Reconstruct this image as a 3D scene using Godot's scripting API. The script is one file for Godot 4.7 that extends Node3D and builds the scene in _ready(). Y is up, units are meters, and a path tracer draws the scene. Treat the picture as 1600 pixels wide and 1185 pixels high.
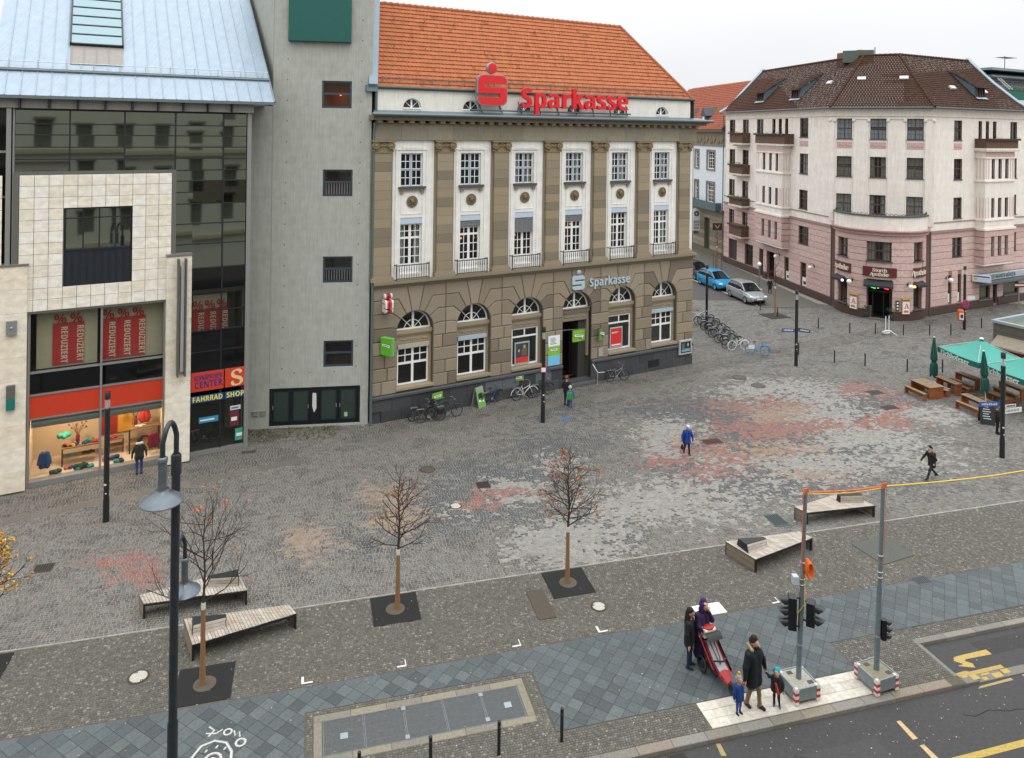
extends Node3D
# A town square seen from an upper floor. Units are metres, y is up. Each building and the street has its own local frame:
# x along its front, y up, z out of the front.
var counts := {}
var cache := {}
var rng := RandomNumberGenerator.new()
var EF: Transform3D   # the street frame: x along the kerb, z towards the road (paving runs to -z)

class MB:
	var v := PackedVector3Array()
	var n := PackedVector3Array()
	var c := PackedColorArray()
	var uv := PackedVector2Array()
	var ix := PackedInt32Array()
	var t := Transform3D()
	var col := Color.WHITE
	func at(x: float, y: float, z: float, ry := 0.0) -> MB:
		t = Transform3D(Basis(Vector3.UP, ry), Vector3(x, y, z)); return self
	func vert(p: Vector3, m: Vector3, u := Vector2.ZERO) -> int:
		v.append(t * p); n.append((t.basis * m).normalized()); c.append(col); uv.append(u); return v.size() - 1
	# corners counter-clockwise seen from the front
	func quad(a: Vector3, b: Vector3, d: Vector3, e: Vector3) -> void:
		var m := (b - a).cross(e - a)
		if m.length_squared() < 1e-16: m = (d - a).cross(e - a)
		var i := vert(a, m, Vector2(0, 1)); vert(b, m, Vector2(1, 1)); vert(d, m, Vector2(1, 0)); vert(e, m, Vector2(0, 0))
		ix.append_array([i, i + 2, i + 1, i, i + 3, i + 2])
	func tri(a: Vector3, b: Vector3, d: Vector3) -> void:
		var m := (b - a).cross(d - a)
		var i := vert(a, m); vert(b, m); vert(d, m)
		ix.append_array([i, i + 2, i + 1])
	func box(x0: float, x1: float, y0: float, y1: float, z0: float, z1: float) -> MB:
		var p := [Vector3(x0, y0, z0), Vector3(x1, y0, z0), Vector3(x1, y1, z0), Vector3(x0, y1, z0), Vector3(x0, y0, z1), Vector3(x1, y0, z1), Vector3(x1, y1, z1), Vector3(x0, y1, z1)]
		quad(p[4], p[5], p[6], p[7]); quad(p[1], p[0], p[3], p[2]); quad(p[5], p[1], p[2], p[6]); quad(p[0], p[4], p[7], p[3]); quad(p[7], p[6], p[2], p[3]); quad(p[0], p[1], p[5], p[4])
		return self
	# a box whose front (z1) edges are chamfered by h
	func pillow(x0: float, x1: float, y0: float, y1: float, z0: float, z1: float, h: float) -> MB:
		return polyblock(PackedVector2Array([Vector2(x0, y0), Vector2(x1, y0), Vector2(x1, y1), Vector2(x0, y1)]), z0, z1, h)
	# extrudes a counter-clockwise outline in x, y from z0 to z1, chamfered by h at z1
	func polyblock(p: PackedVector2Array, z0: float, z1: float, h := 0.0, back := false) -> MB:
		if Geometry2D.is_polygon_clockwise(p) : p = p.duplicate(); p.reverse()
		var q := p
		if h > 0.0:
			var o := Geometry2D.offset_polygon(p, -h, Geometry2D.JOIN_MITER)
			if o.size() == 1 and o[0].size() == p.size():
				q = o[0]
				if Geometry2D.is_polygon_clockwise(q): q.reverse()
				var best := 0
				for i in q.size():
					if q[i].distance_squared_to(p[0]) < q[best].distance_squared_to(p[0]): best = i
				var r := PackedVector2Array()
				for i in q.size(): r.append(q[(i + best) % q.size()])
				q = r
			else: h = 0.0
		var k := p.size()
		for i in k:
			var j := (i + 1) % k
			quad(Vector3(p[i].x, p[i].y, z0), Vector3(p[j].x, p[j].y, z0), Vector3(p[j].x, p[j].y, z1 - h), Vector3(p[i].x, p[i].y, z1 - h))
			if h > 0.0: quad(Vector3(p[i].x, p[i].y, z1 - h), Vector3(p[j].x, p[j].y, z1 - h), Vector3(q[j].x, q[j].y, z1), Vector3(q[i].x, q[i].y, z1))
		face(q, z1)
		if back: face(p, z0, true)
		return self
	func face(p: PackedVector2Array, z: float, flip := false) -> void:
		var f := Geometry2D.triangulate_polygon(p)
		var s := v.size()
		for a in p: vert(Vector3(a.x, a.y, z), Vector3(0, 0, -1 if flip else 1), Vector2(a.x, -a.y))
		for i in range(0, f.size(), 3):
			var a := p[f[i]]; var b := p[f[i + 1]]; var d := p[f[i + 2]]
			var ccw := (b - a).cross(d - a) > 0.0
			if ccw != flip: ix.append_array([s + f[i], s + f[i + 2], s + f[i + 1]])
			else: ix.append_array([s + f[i], s + f[i + 1], s + f[i + 2]])
	func tube(pts: Array, r, sides := 8, closed := false, caps := true) -> MB:
		var m := pts.size()
		var up := Vector3.UP
		var s := v.size()
		for i in m:
			var d: Vector3
			if closed: d = pts[(i + 1) % m] - pts[(i + m - 1) % m]
			else: d = pts[mini(i + 1, m - 1)] - pts[maxi(i - 1, 0)]
			d = d.normalized()
			if i == 0: up = Vector3.RIGHT if absf(d.y) > 0.9 else Vector3.UP
			var x := up.cross(d).normalized()
			if x.length_squared() < 0.1: x = Vector3.RIGHT.cross(d).normalized()
			var y := d.cross(x)
			up = y
			var rr: float = r[i] if r is Array else r
			for k in sides:
				var a := TAU * k / sides
				var o := x * cos(a) + y * sin(a)
				vert(pts[i] + o * rr, o)
		var last := m if closed else m - 1
		for i in last:
			var b := s + i * sides; var e := s + ((i + 1) % m) * sides
			for k in sides:
				var l := (k + 1) % sides
				ix.append_array([b + k, e + l, b + l, b + k, e + k, e + l])
		if caps and not closed:
			for w in 2:
				var b := s + (m - 1) * sides * w
				var d: Vector3 = (pts[m - 1] - pts[m - 2]) if w else (pts[0] - pts[1])
				var o := vert(pts[(m - 1) * w], d)
				var f := v.size()
				for k in sides:
					v.append(v[b + k]); n.append((t.basis * d).normalized()); c.append(col); uv.append(Vector2.ZERO)
				for k in sides:
					var l := (k + 1) % sides
					if w: ix.append_array([o, f + l, f + k])
					else: ix.append_array([o, f + k, f + l])
		return self
	# profile of (radius, height), bottom to top
	func lathe(p: Array, sides := 12, smooth := true) -> MB:
		var k := p.size()
		if smooth:
			var s := v.size()
			for i in k:
				var d: Vector2 = p[mini(i + 1, k - 1)] - p[maxi(i - 1, 0)]
				for j in sides:
					var a := TAU * j / sides
					vert(Vector3(p[i].x * cos(a), p[i].y, -p[i].x * sin(a)), Vector3(d.y * cos(a), -d.x, -d.y * sin(a)))
			for i in k - 1:
				for j in sides:
					var l := (j + 1) % sides
					var a := s + i * sides
					ix.append_array([a + j, a + sides + l, a + l, a + j, a + sides + j, a + sides + l])
		else:
			for i in k - 1:
				for j in sides:
					var a := TAU * j / sides; var b := TAU * (j + 1) / sides
					quad(Vector3(p[i].x * cos(a), p[i].y, -p[i].x * sin(a)), Vector3(p[i].x * cos(b), p[i].y, -p[i].x * sin(b)), Vector3(p[i + 1].x * cos(b), p[i + 1].y, -p[i + 1].x * sin(b)), Vector3(p[i + 1].x * cos(a), p[i + 1].y, -p[i + 1].x * sin(a)))
		return self
	func ball(o: Vector3, r: Vector3, sides := 10, rings := 6) -> MB:
		var s := v.size()
		for i in rings + 1:
			var b := -PI / 2 + PI * i / rings
			for j in sides:
				var a := TAU * j / sides
				var d := Vector3(cos(b) * cos(a), sin(b), -cos(b) * sin(a))
				vert(o + d * r, d / r)
		for i in rings:
			for j in sides:
				var l := (j + 1) % sides
				var a := s + i * sides
				ix.append_array([a + j, a + sides + l, a + l, a + j, a + sides + j, a + sides + l])
		return self
	func grid(f: Callable, nu: int, nv: int) -> MB:
		var s := v.size()
		for j in nv + 1:
			for i in nu + 1:
				var a := float(i) / nu; var b := float(j) / nv
				var p: Vector3 = f.call(a, b)
				var du: Vector3 = f.call(a + 0.01, b) - f.call(a - 0.01, b)
				var dv: Vector3 = f.call(a, b + 0.01) - f.call(a, b - 0.01)
				vert(p, du.cross(dv), Vector2(a, 1 - b))
		for j in nv:
			for i in nu:
				var a := s + j * (nu + 1) + i
				ix.append_array([a, a + nu + 2, a + 1, a, a + nu + 1, a + nu + 2])
		return self
	func mesh() -> ArrayMesh:
		var a := []
		a.resize(Mesh.ARRAY_MAX)
		a[Mesh.ARRAY_VERTEX] = v; a[Mesh.ARRAY_NORMAL] = n; a[Mesh.ARRAY_COLOR] = c; a[Mesh.ARRAY_TEX_UV] = uv; a[Mesh.ARRAY_INDEX] = ix
		var m := ArrayMesh.new()
		m.add_surface_from_arrays(Mesh.PRIMITIVE_TRIANGLES, a)
		return m

func numbered(p: Node, s: String) -> String:
	var k := "%d/%s" % [p.get_instance_id(), s]
	var i: int = counts.get(k, -1) + 1
	counts[k] = i
	return s if i == 0 else "%s_%03d" % [s, i]
func part(p: Node, called: String, mb, m: Material, stuff := false) -> MeshInstance3D:
	var o := MeshInstance3D.new()
	o.name = numbered(p, called)
	o.mesh = mb.mesh() if mb is MB else mb
	if o.mesh is ArrayMesh and mb is MB: o.mesh.surface_set_material(0, m)
	else: o.material_override = null; o.set_surface_override_material(0, m)
	if stuff: o.set_meta("kind", "stuff")
	p.add_child(o, true)
	return o
func put(p: Node, called: String, mesh: Mesh, m: Material, where: Transform3D) -> MeshInstance3D:
	var o := part(p, called, mesh, m)
	o.transform = where
	return o
func thing(called: String, label: String, cat: String, pos := Vector3.ZERO, ry := 0.0, group := "") -> Node3D:
	var o := Node3D.new()
	o.name = numbered(self, called)
	o.transform = Transform3D(Basis(Vector3.UP, ry), pos)
	add_child(o, true)
	return tag(o, label, cat, group)
func tag(o: Node, label: String, cat: String, group := "") -> Node:
	o.set_meta("label", label); o.set_meta("category", cat)
	if group: o.set_meta("group", group)
	return o
func struct(called: String, mb: MB, m: Material) -> MeshInstance3D:
	var o := part(self, called, mb, m)
	o.set_meta("kind", "structure")
	return o
func dup(src: Node3D, pos: Vector3, ry: float, label := "") -> Node3D:
	var o: Node3D = src.duplicate()
	o.name = numbered(self, String(src.name).rstrip("0123456789_"))
	o.transform = Transform3D(Basis(Vector3.UP, ry), pos)
	add_child(o, true)
	if label: o.set_meta("label", label)
	return o
func tint(o: Node3D, piece: String, m: Material) -> Node3D:
	for ch in o.get_children():
		if String(ch.name).begins_with(piece): (ch as MeshInstance3D).set_surface_override_material(0, m)
	return o
func E(s: float, t: float, y := 0.0) -> Vector3:
	return EF * Vector3(s, y, -t)

# ---- textures and materials
func tex(kind: String) -> ImageTexture:
	if cache.has("t" + kind): return cache["t" + kind]
	var z := 512
	var fine := FastNoiseLite.new(); var wide := FastNoiseLite.new()
	fine.seed = 3; wide.seed = 8
	fine.frequency = 0.16; wide.frequency = 0.012
	fine.fractal_octaves = 3; wide.fractal_octaves = 4
	var a: PackedByteArray; var b: PackedByteArray
	if kind == "streak" or kind == "wood":
		fine.frequency = 0.06
		var im := fine.get_seamless_image(z, 24)
		im.resize(z, z, Image.INTERPOLATE_CUBIC)
		if kind == "wood": im.rotate_90(CLOCKWISE)
		im.convert(Image.FORMAT_L8)
		a = im.get_data()
	else:
		if kind == "speck": fine.frequency = 0.35
		var im := fine.get_seamless_image(z, z); im.convert(Image.FORMAT_L8); a = im.get_data()
	var jm := wide.get_seamless_image(z, z); jm.convert(Image.FORMAT_L8); b = jm.get_data()
	var base := {"plaster": [0.93, 0.05, 0.05], "stone": [0.66, 0.42, 0.12], "streak": [0.87, 0.1, 0.08], "wood": [0.7, 0.3, 0.12], "speck": [0.75, 0.28, 0.15], "grime": [0.86, 0.07, 0.17]}[kind] as Array
	var out := PackedByteArray()
	out.resize(z * z)
	for i in z * z:
		out[i] = clampi(int((base[0] + base[1] * a[i] / 255.0 + base[2] * (b[i] / 255.0 - 0.3)) * 255.0), 0, 255)
	var t := ImageTexture.create_from_image(Image.create_from_data(z, z, false, Image.FORMAT_L8, out))
	cache["t" + kind] = t
	return t
func M(hex: String, rough := 0.8, tx := "", scale := 0.5, metal := 0.0, bump := 0.0) -> StandardMaterial3D:
	var k := "%s|%s|%s|%s|%s|%s" % [hex, rough, tx, scale, metal, bump]
	if cache.has(k): return cache[k]
	var m := StandardMaterial3D.new()
	m.albedo_color = Color(hex); m.roughness = rough; m.metallic = metal
	if tx:
		m.albedo_texture = tex(tx)
		m.uv1_triplanar = true; m.uv1_world_triplanar = true; m.uv1_scale = Vector3.ONE * scale
		if bump > 0.0: m.heightmap_enabled = true; m.heightmap_texture = tex(tx); m.heightmap_scale = bump
	cache[k] = m
	return m
func glass(hex: String, alpha: float) -> StandardMaterial3D:
	var k := "g" + hex + str(alpha)
	if cache.has(k): return cache[k]
	var m := StandardMaterial3D.new()
	m.albedo_color = Color(hex); m.albedo_color.a = alpha; m.roughness = 0.03
	m.transparency = BaseMaterial3D.TRANSPARENCY_ALPHA
	cache[k] = m
	return m
func glow(hex: String, e: float) -> StandardMaterial3D:
	var k := "e" + hex + str(e)
	if cache.has(k): return cache[k]
	var m := StandardMaterial3D.new()
	m.albedo_color = Color(hex); m.emission_enabled = true; m.emission = Color(hex); m.emission_energy_multiplier = e
	cache[k] = m
	return m
func vcol(rough := 0.85, tx := "", scale := 1.0) -> StandardMaterial3D:
	var k := "v%s%s%s" % [rough, tx, scale]
	if cache.has(k): return cache[k]
	var m := StandardMaterial3D.new()
	m.vertex_color_use_as_albedo = true; m.roughness = rough
	if tx:
		m.albedo_texture = tex(tx); m.uv1_triplanar = true; m.uv1_world_triplanar = true; m.uv1_scale = Vector3.ONE * scale
	cache[k] = m
	return m
func lin(hex: String) -> Color:
	return Color(hex).srgb_to_linear()
func text_mesh(s: String, h: float, depth: float, font := "Droid Sans", bold := true) -> TextMesh:
	var k := "x%s|%s|%s|%s%s" % [s, h, depth, font, bold]
	if cache.has(k): return cache[k]
	var f := SystemFont.new()
	f.font_names = PackedStringArray([font]); f.font_weight = 700 if bold else 400
	var m := TextMesh.new()
	m.font = f; m.text = s; m.font_size = 48; m.pixel_size = h / 48.0; m.depth = depth; m.curve_step = 2.0
	cache[k] = m
	return m
# lettering of cap height about h * 0.72, centred at (x, y), its back on z
func text(p: Node, called: String, s: String, x: float, y: float, z: float, h: float, m: Material, depth := 0.01, font := "Droid Sans", ry := 0.0, rz := 0.0, width := 0.0) -> MeshInstance3D:
	var tm := text_mesh(s, h, depth, font)
	var o := part(p, called, tm, m)
	var b := Basis(Vector3.UP, ry) * Basis(Vector3.BACK, rz)
	if width > 0.0: b = b * Basis.from_scale(Vector3(width / maxf(tm.get_aabb().size.x, 0.01), 1, 1))
	o.transform = Transform3D(b, Vector3(x, y, z) + Basis(Vector3.UP, ry) * Vector3(0, 0, depth / 2))
	return o
func arc(cx: float, cy: float, r: float, a0: float, a1: float, k: int) -> PackedVector2Array:
	var p := PackedVector2Array()
	for i in k + 1:
		var a := a0 + (a1 - a0) * i / k
		p.append(Vector2(cx + r * cos(a), cy + r * sin(a)))
	return p
# a wall of thickness d behind z with rectangular holes [x0, x1, y0, y1]; the reveals are closed
func pierced(mb: MB, x0: float, x1: float, y0: float, y1: float, z: float, d: float, holes: Array) -> void:
	var xs := [x0, x1]; var ys := [y0, y1]
	for h in holes:
		for q in [h[0], h[1]]:
			if q > x0 and q < x1 and not xs.has(q): xs.append(q)
		for q in [h[2], h[3]]:
			if q > y0 and q < y1 and not ys.has(q): ys.append(q)
	xs.sort(); ys.sort()
	for i in xs.size() - 1:
		var run := -1.0
		for j in ys.size() - 1:
			var mx: float = (xs[i] + xs[i + 1]) / 2; var my: float = (ys[j] + ys[j + 1]) / 2
			var open := false
			for h in holes:
				if mx > h[0] and mx < h[1] and my > h[2] and my < h[3]: open = true; break
			if not open and run < 0.0: run = ys[j] + 1000.0
			if run >= 0.0 and (open or j == ys.size() - 2):
				var top: float = ys[j] if open else ys[j + 1]
				var a := run - 1000.0
				mb.quad(Vector3(xs[i], a, z), Vector3(xs[i + 1], a, z), Vector3(xs[i + 1], top, z), Vector3(xs[i], top, z))
				run = -1.0
	for h in holes:
		mb.quad(Vector3(h[0], h[2], z), Vector3(h[0], h[2], z - d), Vector3(h[0], h[3], z - d), Vector3(h[0], h[3], z))
		mb.quad(Vector3(h[1], h[2], z - d), Vector3(h[1], h[2], z), Vector3(h[1], h[3], z), Vector3(h[1], h[3], z - d))
		mb.quad(Vector3(h[0], h[3], z), Vector3(h[0], h[3], z - d), Vector3(h[1], h[3], z - d), Vector3(h[1], h[3], z))
		mb.quad(Vector3(h[0], h[2], z - d), Vector3(h[0], h[2], z), Vector3(h[1], h[2], z), Vector3(h[1], h[2], z - d))
# the niche behind a pane: four walls and a back, with an optional curtain
func niche(mb: MB, x0: float, x1: float, y0: float, y1: float, z: float, d: float) -> void:
	mb.quad(Vector3(x0, y0, z - d), Vector3(x1, y0, z - d), Vector3(x1, y1, z - d), Vector3(x0, y1, z - d))
	mb.quad(Vector3(x0, y0, z), Vector3(x0, y0, z - d), Vector3(x0, y1, z - d), Vector3(x0, y1, z))
	mb.quad(Vector3(x1, y0, z - d), Vector3(x1, y0, z), Vector3(x1, y1, z), Vector3(x1, y1, z - d))
	mb.quad(Vector3(x0, y1, z), Vector3(x0, y1, z - d), Vector3(x1, y1, z - d), Vector3(x1, y1, z))
	mb.quad(Vector3(x0, y0, z - d), Vector3(x0, y0, z), Vector3(x1, y0, z), Vector3(x1, y0, z - d))
# a window as a part of its building: frame bars (x and y fractions), glass pane, dark room, curtain. Local origin at its lower left, front at z 0
func window(p: Node, where: Transform3D, w: float, h: float, bars: Array, fw: float, fm: Material, opt := {}) -> MeshInstance3D:
	var key := "w%s|%s|%s|%s" % [w, h, bars, fw]
	if not cache.has(key):
		var mb := MB.new()
		mb.box(0, fw, 0, h, -0.06, 0); mb.box(w - fw, w, 0, h, -0.06, 0); mb.box(fw, w - fw, 0, fw, -0.06, -0.002); mb.box(fw, w - fw, h - fw, h, -0.06, -0.002)
		for b in bars: # [vertical?, position, from, to, width]
			var q: float = b[4] / 2
			if b[0]: mb.box(b[1] - q, b[1] + q, b[2], b[3], -0.05, -0.004 - q * 0.2)
			else: mb.box(b[2], b[3], b[1] - q, b[1] + q, -0.05, -0.006 - q * 0.2)
		var g := MB.new()
		g.quad(Vector3(fw, fw, -0.035), Vector3(w - fw, fw, -0.035), Vector3(w - fw, h - fw, -0.035), Vector3(fw, h - fw, -0.035))
		var r := MB.new()
		niche(r, fw * 0.5, w - fw * 0.5, fw * 0.5, h - fw * 0.5, -0.06, 0.7)
		cache[key] = [mb.mesh(), g.mesh(), r.mesh()]
	var k: Array = cache[key]
	var o := put(p, "window", k[0], fm, where)
	part(o, "pane", k[1], opt.get("pane", glass("1c2224", 0.25)))
	part(o, "room", k[2], M(opt.get("room", "26221f"), 0.9))
	if opt.has("curtain"):
		var ck := "c%s|%s|%s" % [w, h, opt.get("ctype", 0)]
		if not cache.has(ck):
			var cm := MB.new()
			var spans: Array = [[[0.02, 0.98, 0.0, 1.0]], [[0.02, 0.3, 0.0, 1.0], [0.7, 0.98, 0.0, 1.0]], [[0.02, 0.48, 0.0, 0.45], [0.52, 0.98, 0.0, 0.45], [0.02, 0.98, 0.6, 1.0]]][opt.get("ctype", 0)]
			for s in spans:
				cm.grid(func(a, b): return Vector3(w * lerpf(s[0], s[1], a), h * lerpf(s[2], s[3], b), -0.2 + 0.025 * sin(a * (s[1] - s[0]) * 60.0)), 24, 1)
			cache[ck] = cm.mesh()
		part(o, "curtain", cache[ck], M(opt["curtain"], 0.9))
	return o
func sky_image() -> ImageTexture:
	# an overcast sky: three times as bright overhead as at the horizon, with soft cloud
	var im := Image.create(256, 128, false, Image.FORMAT_RGBF)
	var f := FastNoiseLite.new(); f.seed = 5; f.frequency = 1.6; f.fractal_octaves = 4
	for y in 128:
		var el := PI / 2 - PI * (y + 0.5) / 128
		for x in 256:
			var az := TAU * x / 256
			var s := maxf(sin(el), 0.0)
			var k := 0.8 * (1.0 + 2.8 * pow(s, 1.5))
			k *= 1.0 + 0.05 * f.get_noise_3d(cos(az) * cos(el) * 2.0, sin(el) * 5.0, sin(az) * cos(el) * 2.0)
			if el < 0: k = 0.25
			im.set_pixel(x, y, Color(k * 0.975, k * 0.995, k * 1.02))
	return ImageTexture.create_from_image(im)

func _ready() -> void:
	rng.seed = 11
	var cam := Camera3D.new()
	cam.name = "camera"
	cam.projection = Camera3D.PROJECTION_FRUSTUM
	cam.near = 0.1
	cam.far = 4000
	cam.size = 1185.0 / 1160.0 * 0.1
	cam.frustum_offset = Vector2(0, -389.5 / 1160.0 * 0.1)
	cam.position = Vector3(0, 16.2, 0)
	cam.rotation_degrees = Vector3(0, 0, 0.75)
	add_child(cam)
	cam.current = true
	var we := WorldEnvironment.new()
	we.name = "environment"
	var en := Environment.new()
	var sk := Sky.new()
	var pm := PanoramaSkyMaterial.new()
	pm.panorama = sky_image()
	sk.sky_material = pm
	en.background_mode = Environment.BG_SKY
	en.sky = sk
	en.tonemap_mode = Environment.TONE_MAPPER_LINEAR
	en.tonemap_exposure = 1.09
	en.sdfgi_enabled = true; en.ssao_enabled = true; en.ssil_enabled = true
	we.environment = en
	add_child(we)
	var sun := DirectionalLight3D.new()
	sun.name = "sun"
	sun.light_energy = 0.16
	sun.light_color = Color(1.0, 0.97, 0.93)
	sun.light_angular_distance = 25.0
	sun.shadow_enabled = true
	sun.rotation_degrees = Vector3(-55, 35, 0)
	add_child(sun)
	EF = Transform3D(Basis(Vector3.UP, deg_to_rad(15.0)), Vector3(3.534, 0, -19.268))
	make_ground()
	make_bank()
	make_mall()
	make_tower()
	make_corner_house()
	make_blue_house()
	make_background()
	make_kiosk()
	make_signs()
	make_street_furniture()
	make_benches()
	make_trees()
	make_beer_garden()
	make_traffic_lights()
	make_bikes()
	make_cars()
	make_people()
	make_small_things()
const PATCHES := [
	[8.4,15.5,1.0,-0.2,0.4,0.8,0,1.0], [10.2,16.4,1.3,-0.3,0.4,0.8,0,0.9], [10.2,14.2,1.2,-0.3,0.4,0.7,0,1.0], [12.2,15.1,1.1,-0.3,0.7,1.2,0,1.0],
	[14.9,17.3,1.2,-0.3,0.5,0.7,0,0.8], [14.1,18.8,1.4,-0.3,0.7,1.1,0,0.8], [12.0,17.0,0.8,-0.2,0.3,0.6,0,0.7], [16.3,17.7,2.1,-0.5,0.5,0.8,0,0.6],
	[15.0,15.2,1.0,-0.2,0.3,0.4,0,0.6], [16.0,21.3,2.2,-0.5,0.5,0.7,0,0.5], [19.6,20.8,0.9,-0.2,0.5,0.6,0,0.7], [18.7,18.2,1.8,-0.4,0.6,0.8,0,0.5],
	[18.5,21.8,0.7,-0.2,0.5,0.8,0,0.7], [25.1,22.0,1.1,-0.3,0.7,0.8,0,0.8], [26.1,20.6,0.8,-0.2,0.6,0.7,0,0.6], [25.6,18.9,0.8,-0.2,0.5,0.5,0,0.8],
	[23.3,17.3,1.3,-0.3,1.0,1.1,0,0.8], [21.8,17.5,1.1,-0.2,0.6,0.7,0,0.6], [19.5,17.3,1.0,-0.2,0.4,0.5,0,0.5], [-15.6,12.6,0.7,-0.2,-0.1,0.4,0,1.0],
	[-14.7,12.8,0.5,-0.1,-0.1,0.4,0,0.7], [-14.2,11.6,0.8,-0.2,-0.2,0.8,0,1.0], [-1.5,13.8,0.6,-0.2,0.1,0.6,0,1.1], [-0.2,14.4,1.1,-0.3,0.1,0.4,0,1.0],
	[-0.7,13.6,0.4,-0.1,0.1,0.3,0,0.8], [0.4,14.4,0.6,-0.1,0.1,0.5,0,0.7], [17.2,19.5,1.3,-0.3,0.6,0.8,1,1.0], [18.9,20.1,1.1,-0.3,0.6,0.9,1,0.8],
	[10.9,17.4,1.6,-0.4,0.4,0.7,1,0.7], [14.4,15.8,1.6,-0.4,0.6,0.8,1,0.7], [16.7,15.2,1.3,-0.3,0.6,0.8,1,0.7], [14.2,13.0,1.5,-0.4,0.4,0.5,1,0.8],
	[14.9,12.4,1.2,-0.3,0.3,0.5,1,0.7], [13.9,15.5,1.0,-0.2,0.4,0.7,1,0.6], [-8.2,12.4,0.8,-0.2,-0.0,1.0,1,0.95], [-5.2,15.5,0.9,-0.2,0.1,0.8,1,0.85],
	[-4.7,13.8,0.7,-0.2,0.2,1.4,1,0.85], [-5.0,12.9,0.8,-0.2,0.1,0.7,1,1.0], [-3.9,13.2,0.6,-0.2,0.1,0.4,1,0.8], [-8.7,12.2,0.5,-0.1,-0.0,0.5,1,0.9],
	[1.9,9.7,1.6,-0.4,0.5,1.3,2,1.2], [3.1,10.3,1.0,-0.2,0.5,1.1,2,0.8], [1.0,10.6,1.0,-0.2,0.2,0.7,2,0.6], [0.2,9.9,1.0,-0.2,0.3,0.8,2,0.8],
	[1.0,9.0,0.7,-0.2,0.2,0.6,2,0.9], [0.6,15.1,1.1,-0.3,0.2,0.6,2,1.2], [0.7,13.7,0.8,-0.2,0.2,0.5,2,1.0], [3.2,16.5,0.9,-0.2,0.4,1.3,2,0.8],
	[9.3,18.2,0.7,-0.2,0.8,1.7,2,0.8], [11.2,19.2,1.6,-0.4,0.7,1.3,2,0.9], [9.3,17.0,0.8,-0.2,0.5,1.0,2,0.9], [9.5,16.0,0.8,-0.2,0.3,0.5,2,0.9],
	[19.1,23.3,2.4,-0.5,1.0,1.4,2,0.9], [21.1,22.9,2.0,-0.5,0.9,1.2,2,0.9], [22.0,21.0,1.9,-0.4,1.0,1.3,2,0.7], [22.1,18.9,1.8,-0.4,0.7,0.8,2,1.0],
	[20.3,18.8,1.8,-0.4,0.6,0.7,2,0.9], [20.5,16.0,2.1,-0.5,1.0,1.2,2,1.0], [18.5,15.6,1.3,-0.3,0.7,0.8,2,0.9], [21.6,14.9,1.7,-0.4,0.6,0.7,2,0.8],
	[26.1,17.9,1.5,-0.3,0.7,0.7,2,1.0], [26.8,16.8,1.1,-0.3,0.6,0.5,2,0.8], [14.1,13.9,1.5,-0.4,0.5,0.7,2,0.7], [15.3,13.3,1.8,-0.4,0.5,0.6,2,0.7],
	[11.8,14.5,1.8,-0.4,0.6,1.0,2,0.6], [12.0,12.1,2.3,-0.6,0.4,0.6,2,0.45], [6.7,12.5,1.7,-0.4,0.5,1.0,2,0.6], [5.5,11.9,1.4,-0.3,0.3,0.7,2,0.5],
	[9.1,12.2,2.0,-0.5,0.6,1.0,2,0.5], [16.7,13.7,2.2,-0.5,1.0,1.2,2,0.6], [20.4,12.8,1.9,-0.4,0.8,0.8,2,0.5], [4.2,11.6,1.3,-0.3,0.3,0.7,2,0.5],
	[7.7,10.8,1.6,-0.4,0.3,0.6,2,0.35], [-2.1,13.4,0.6,-0.2,0.1,0.5,2,0.3], [-0.8,16.8,1.6,-0.4,0.2,1.2,3,0.9], [-2.4,14.6,1.1,-0.3,0.2,1.0,3,0.9],
	[3.5,18.3,1.8,-0.4,0.5,1.5,3,1.0], [0.8,15.7,1.2,-0.3,0.2,0.6,3,0.9], [2.8,15.3,1.2,-0.3,0.2,0.7,3,0.8], [5.7,18.6,1.3,-0.3,0.3,0.7,3,0.7],
	[-0.0,12.7,1.6,-0.4,0.2,0.9,3,0.5], [-3.0,12.7,1.5,-0.4,0.1,0.8,3,0.6], [-4.4,12.2,1.5,-0.4,0.1,0.7,3,0.5], [-6.5,11.6,1.2,-0.3,0.0,0.5,3,0.5],
	[13.1,21.4,1.8,-0.4,0.8,1.4,3,0.8], [13.5,19.9,1.8,-0.4,0.6,1.0,3,1.0], [13.4,17.6,1.4,-0.3,0.5,0.9,3,0.9], [13.5,16.0,1.1,-0.3,0.4,0.7,3,0.8],
	[11.6,17.2,1.0,-0.2,0.4,0.7,3,0.7], [8.9,14.8,1.8,-0.4,0.3,0.6,3,0.6], [12.6,13.6,1.5,-0.4,0.6,0.8,3,0.7], [13.1,11.8,1.7,-0.4,0.5,0.6,3,0.6],
	[18.1,14.5,1.9,-0.5,0.7,0.9,3,0.6], [23.1,19.1,1.5,-0.3,0.9,1.0,3,0.8], [16.6,16.1,1.3,-0.3,0.5,0.7,3,0.6], [20.3,22.5,1.6,-0.4,0.6,0.8,3,0.6],
	[25.1,20.3,1.2,-0.3,0.6,0.7,3,0.8], [10.8,12.4,2.0,-0.5,0.6,0.9,3,0.6], [2.4,11.5,1.6,-0.4,0.3,0.8,3,0.5], [3.2,9.4,1.0,-0.2,0.2,0.6,3,0.5],
	[5.8,23.1,1.6,-0.4,0.4,1.1,3,0.5], [10.6,22.0,1.5,-0.3,0.4,0.9,3,0.6], [17.8,10.7,1.7,-0.4,0.8,0.8,3,0.4],
]

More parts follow.
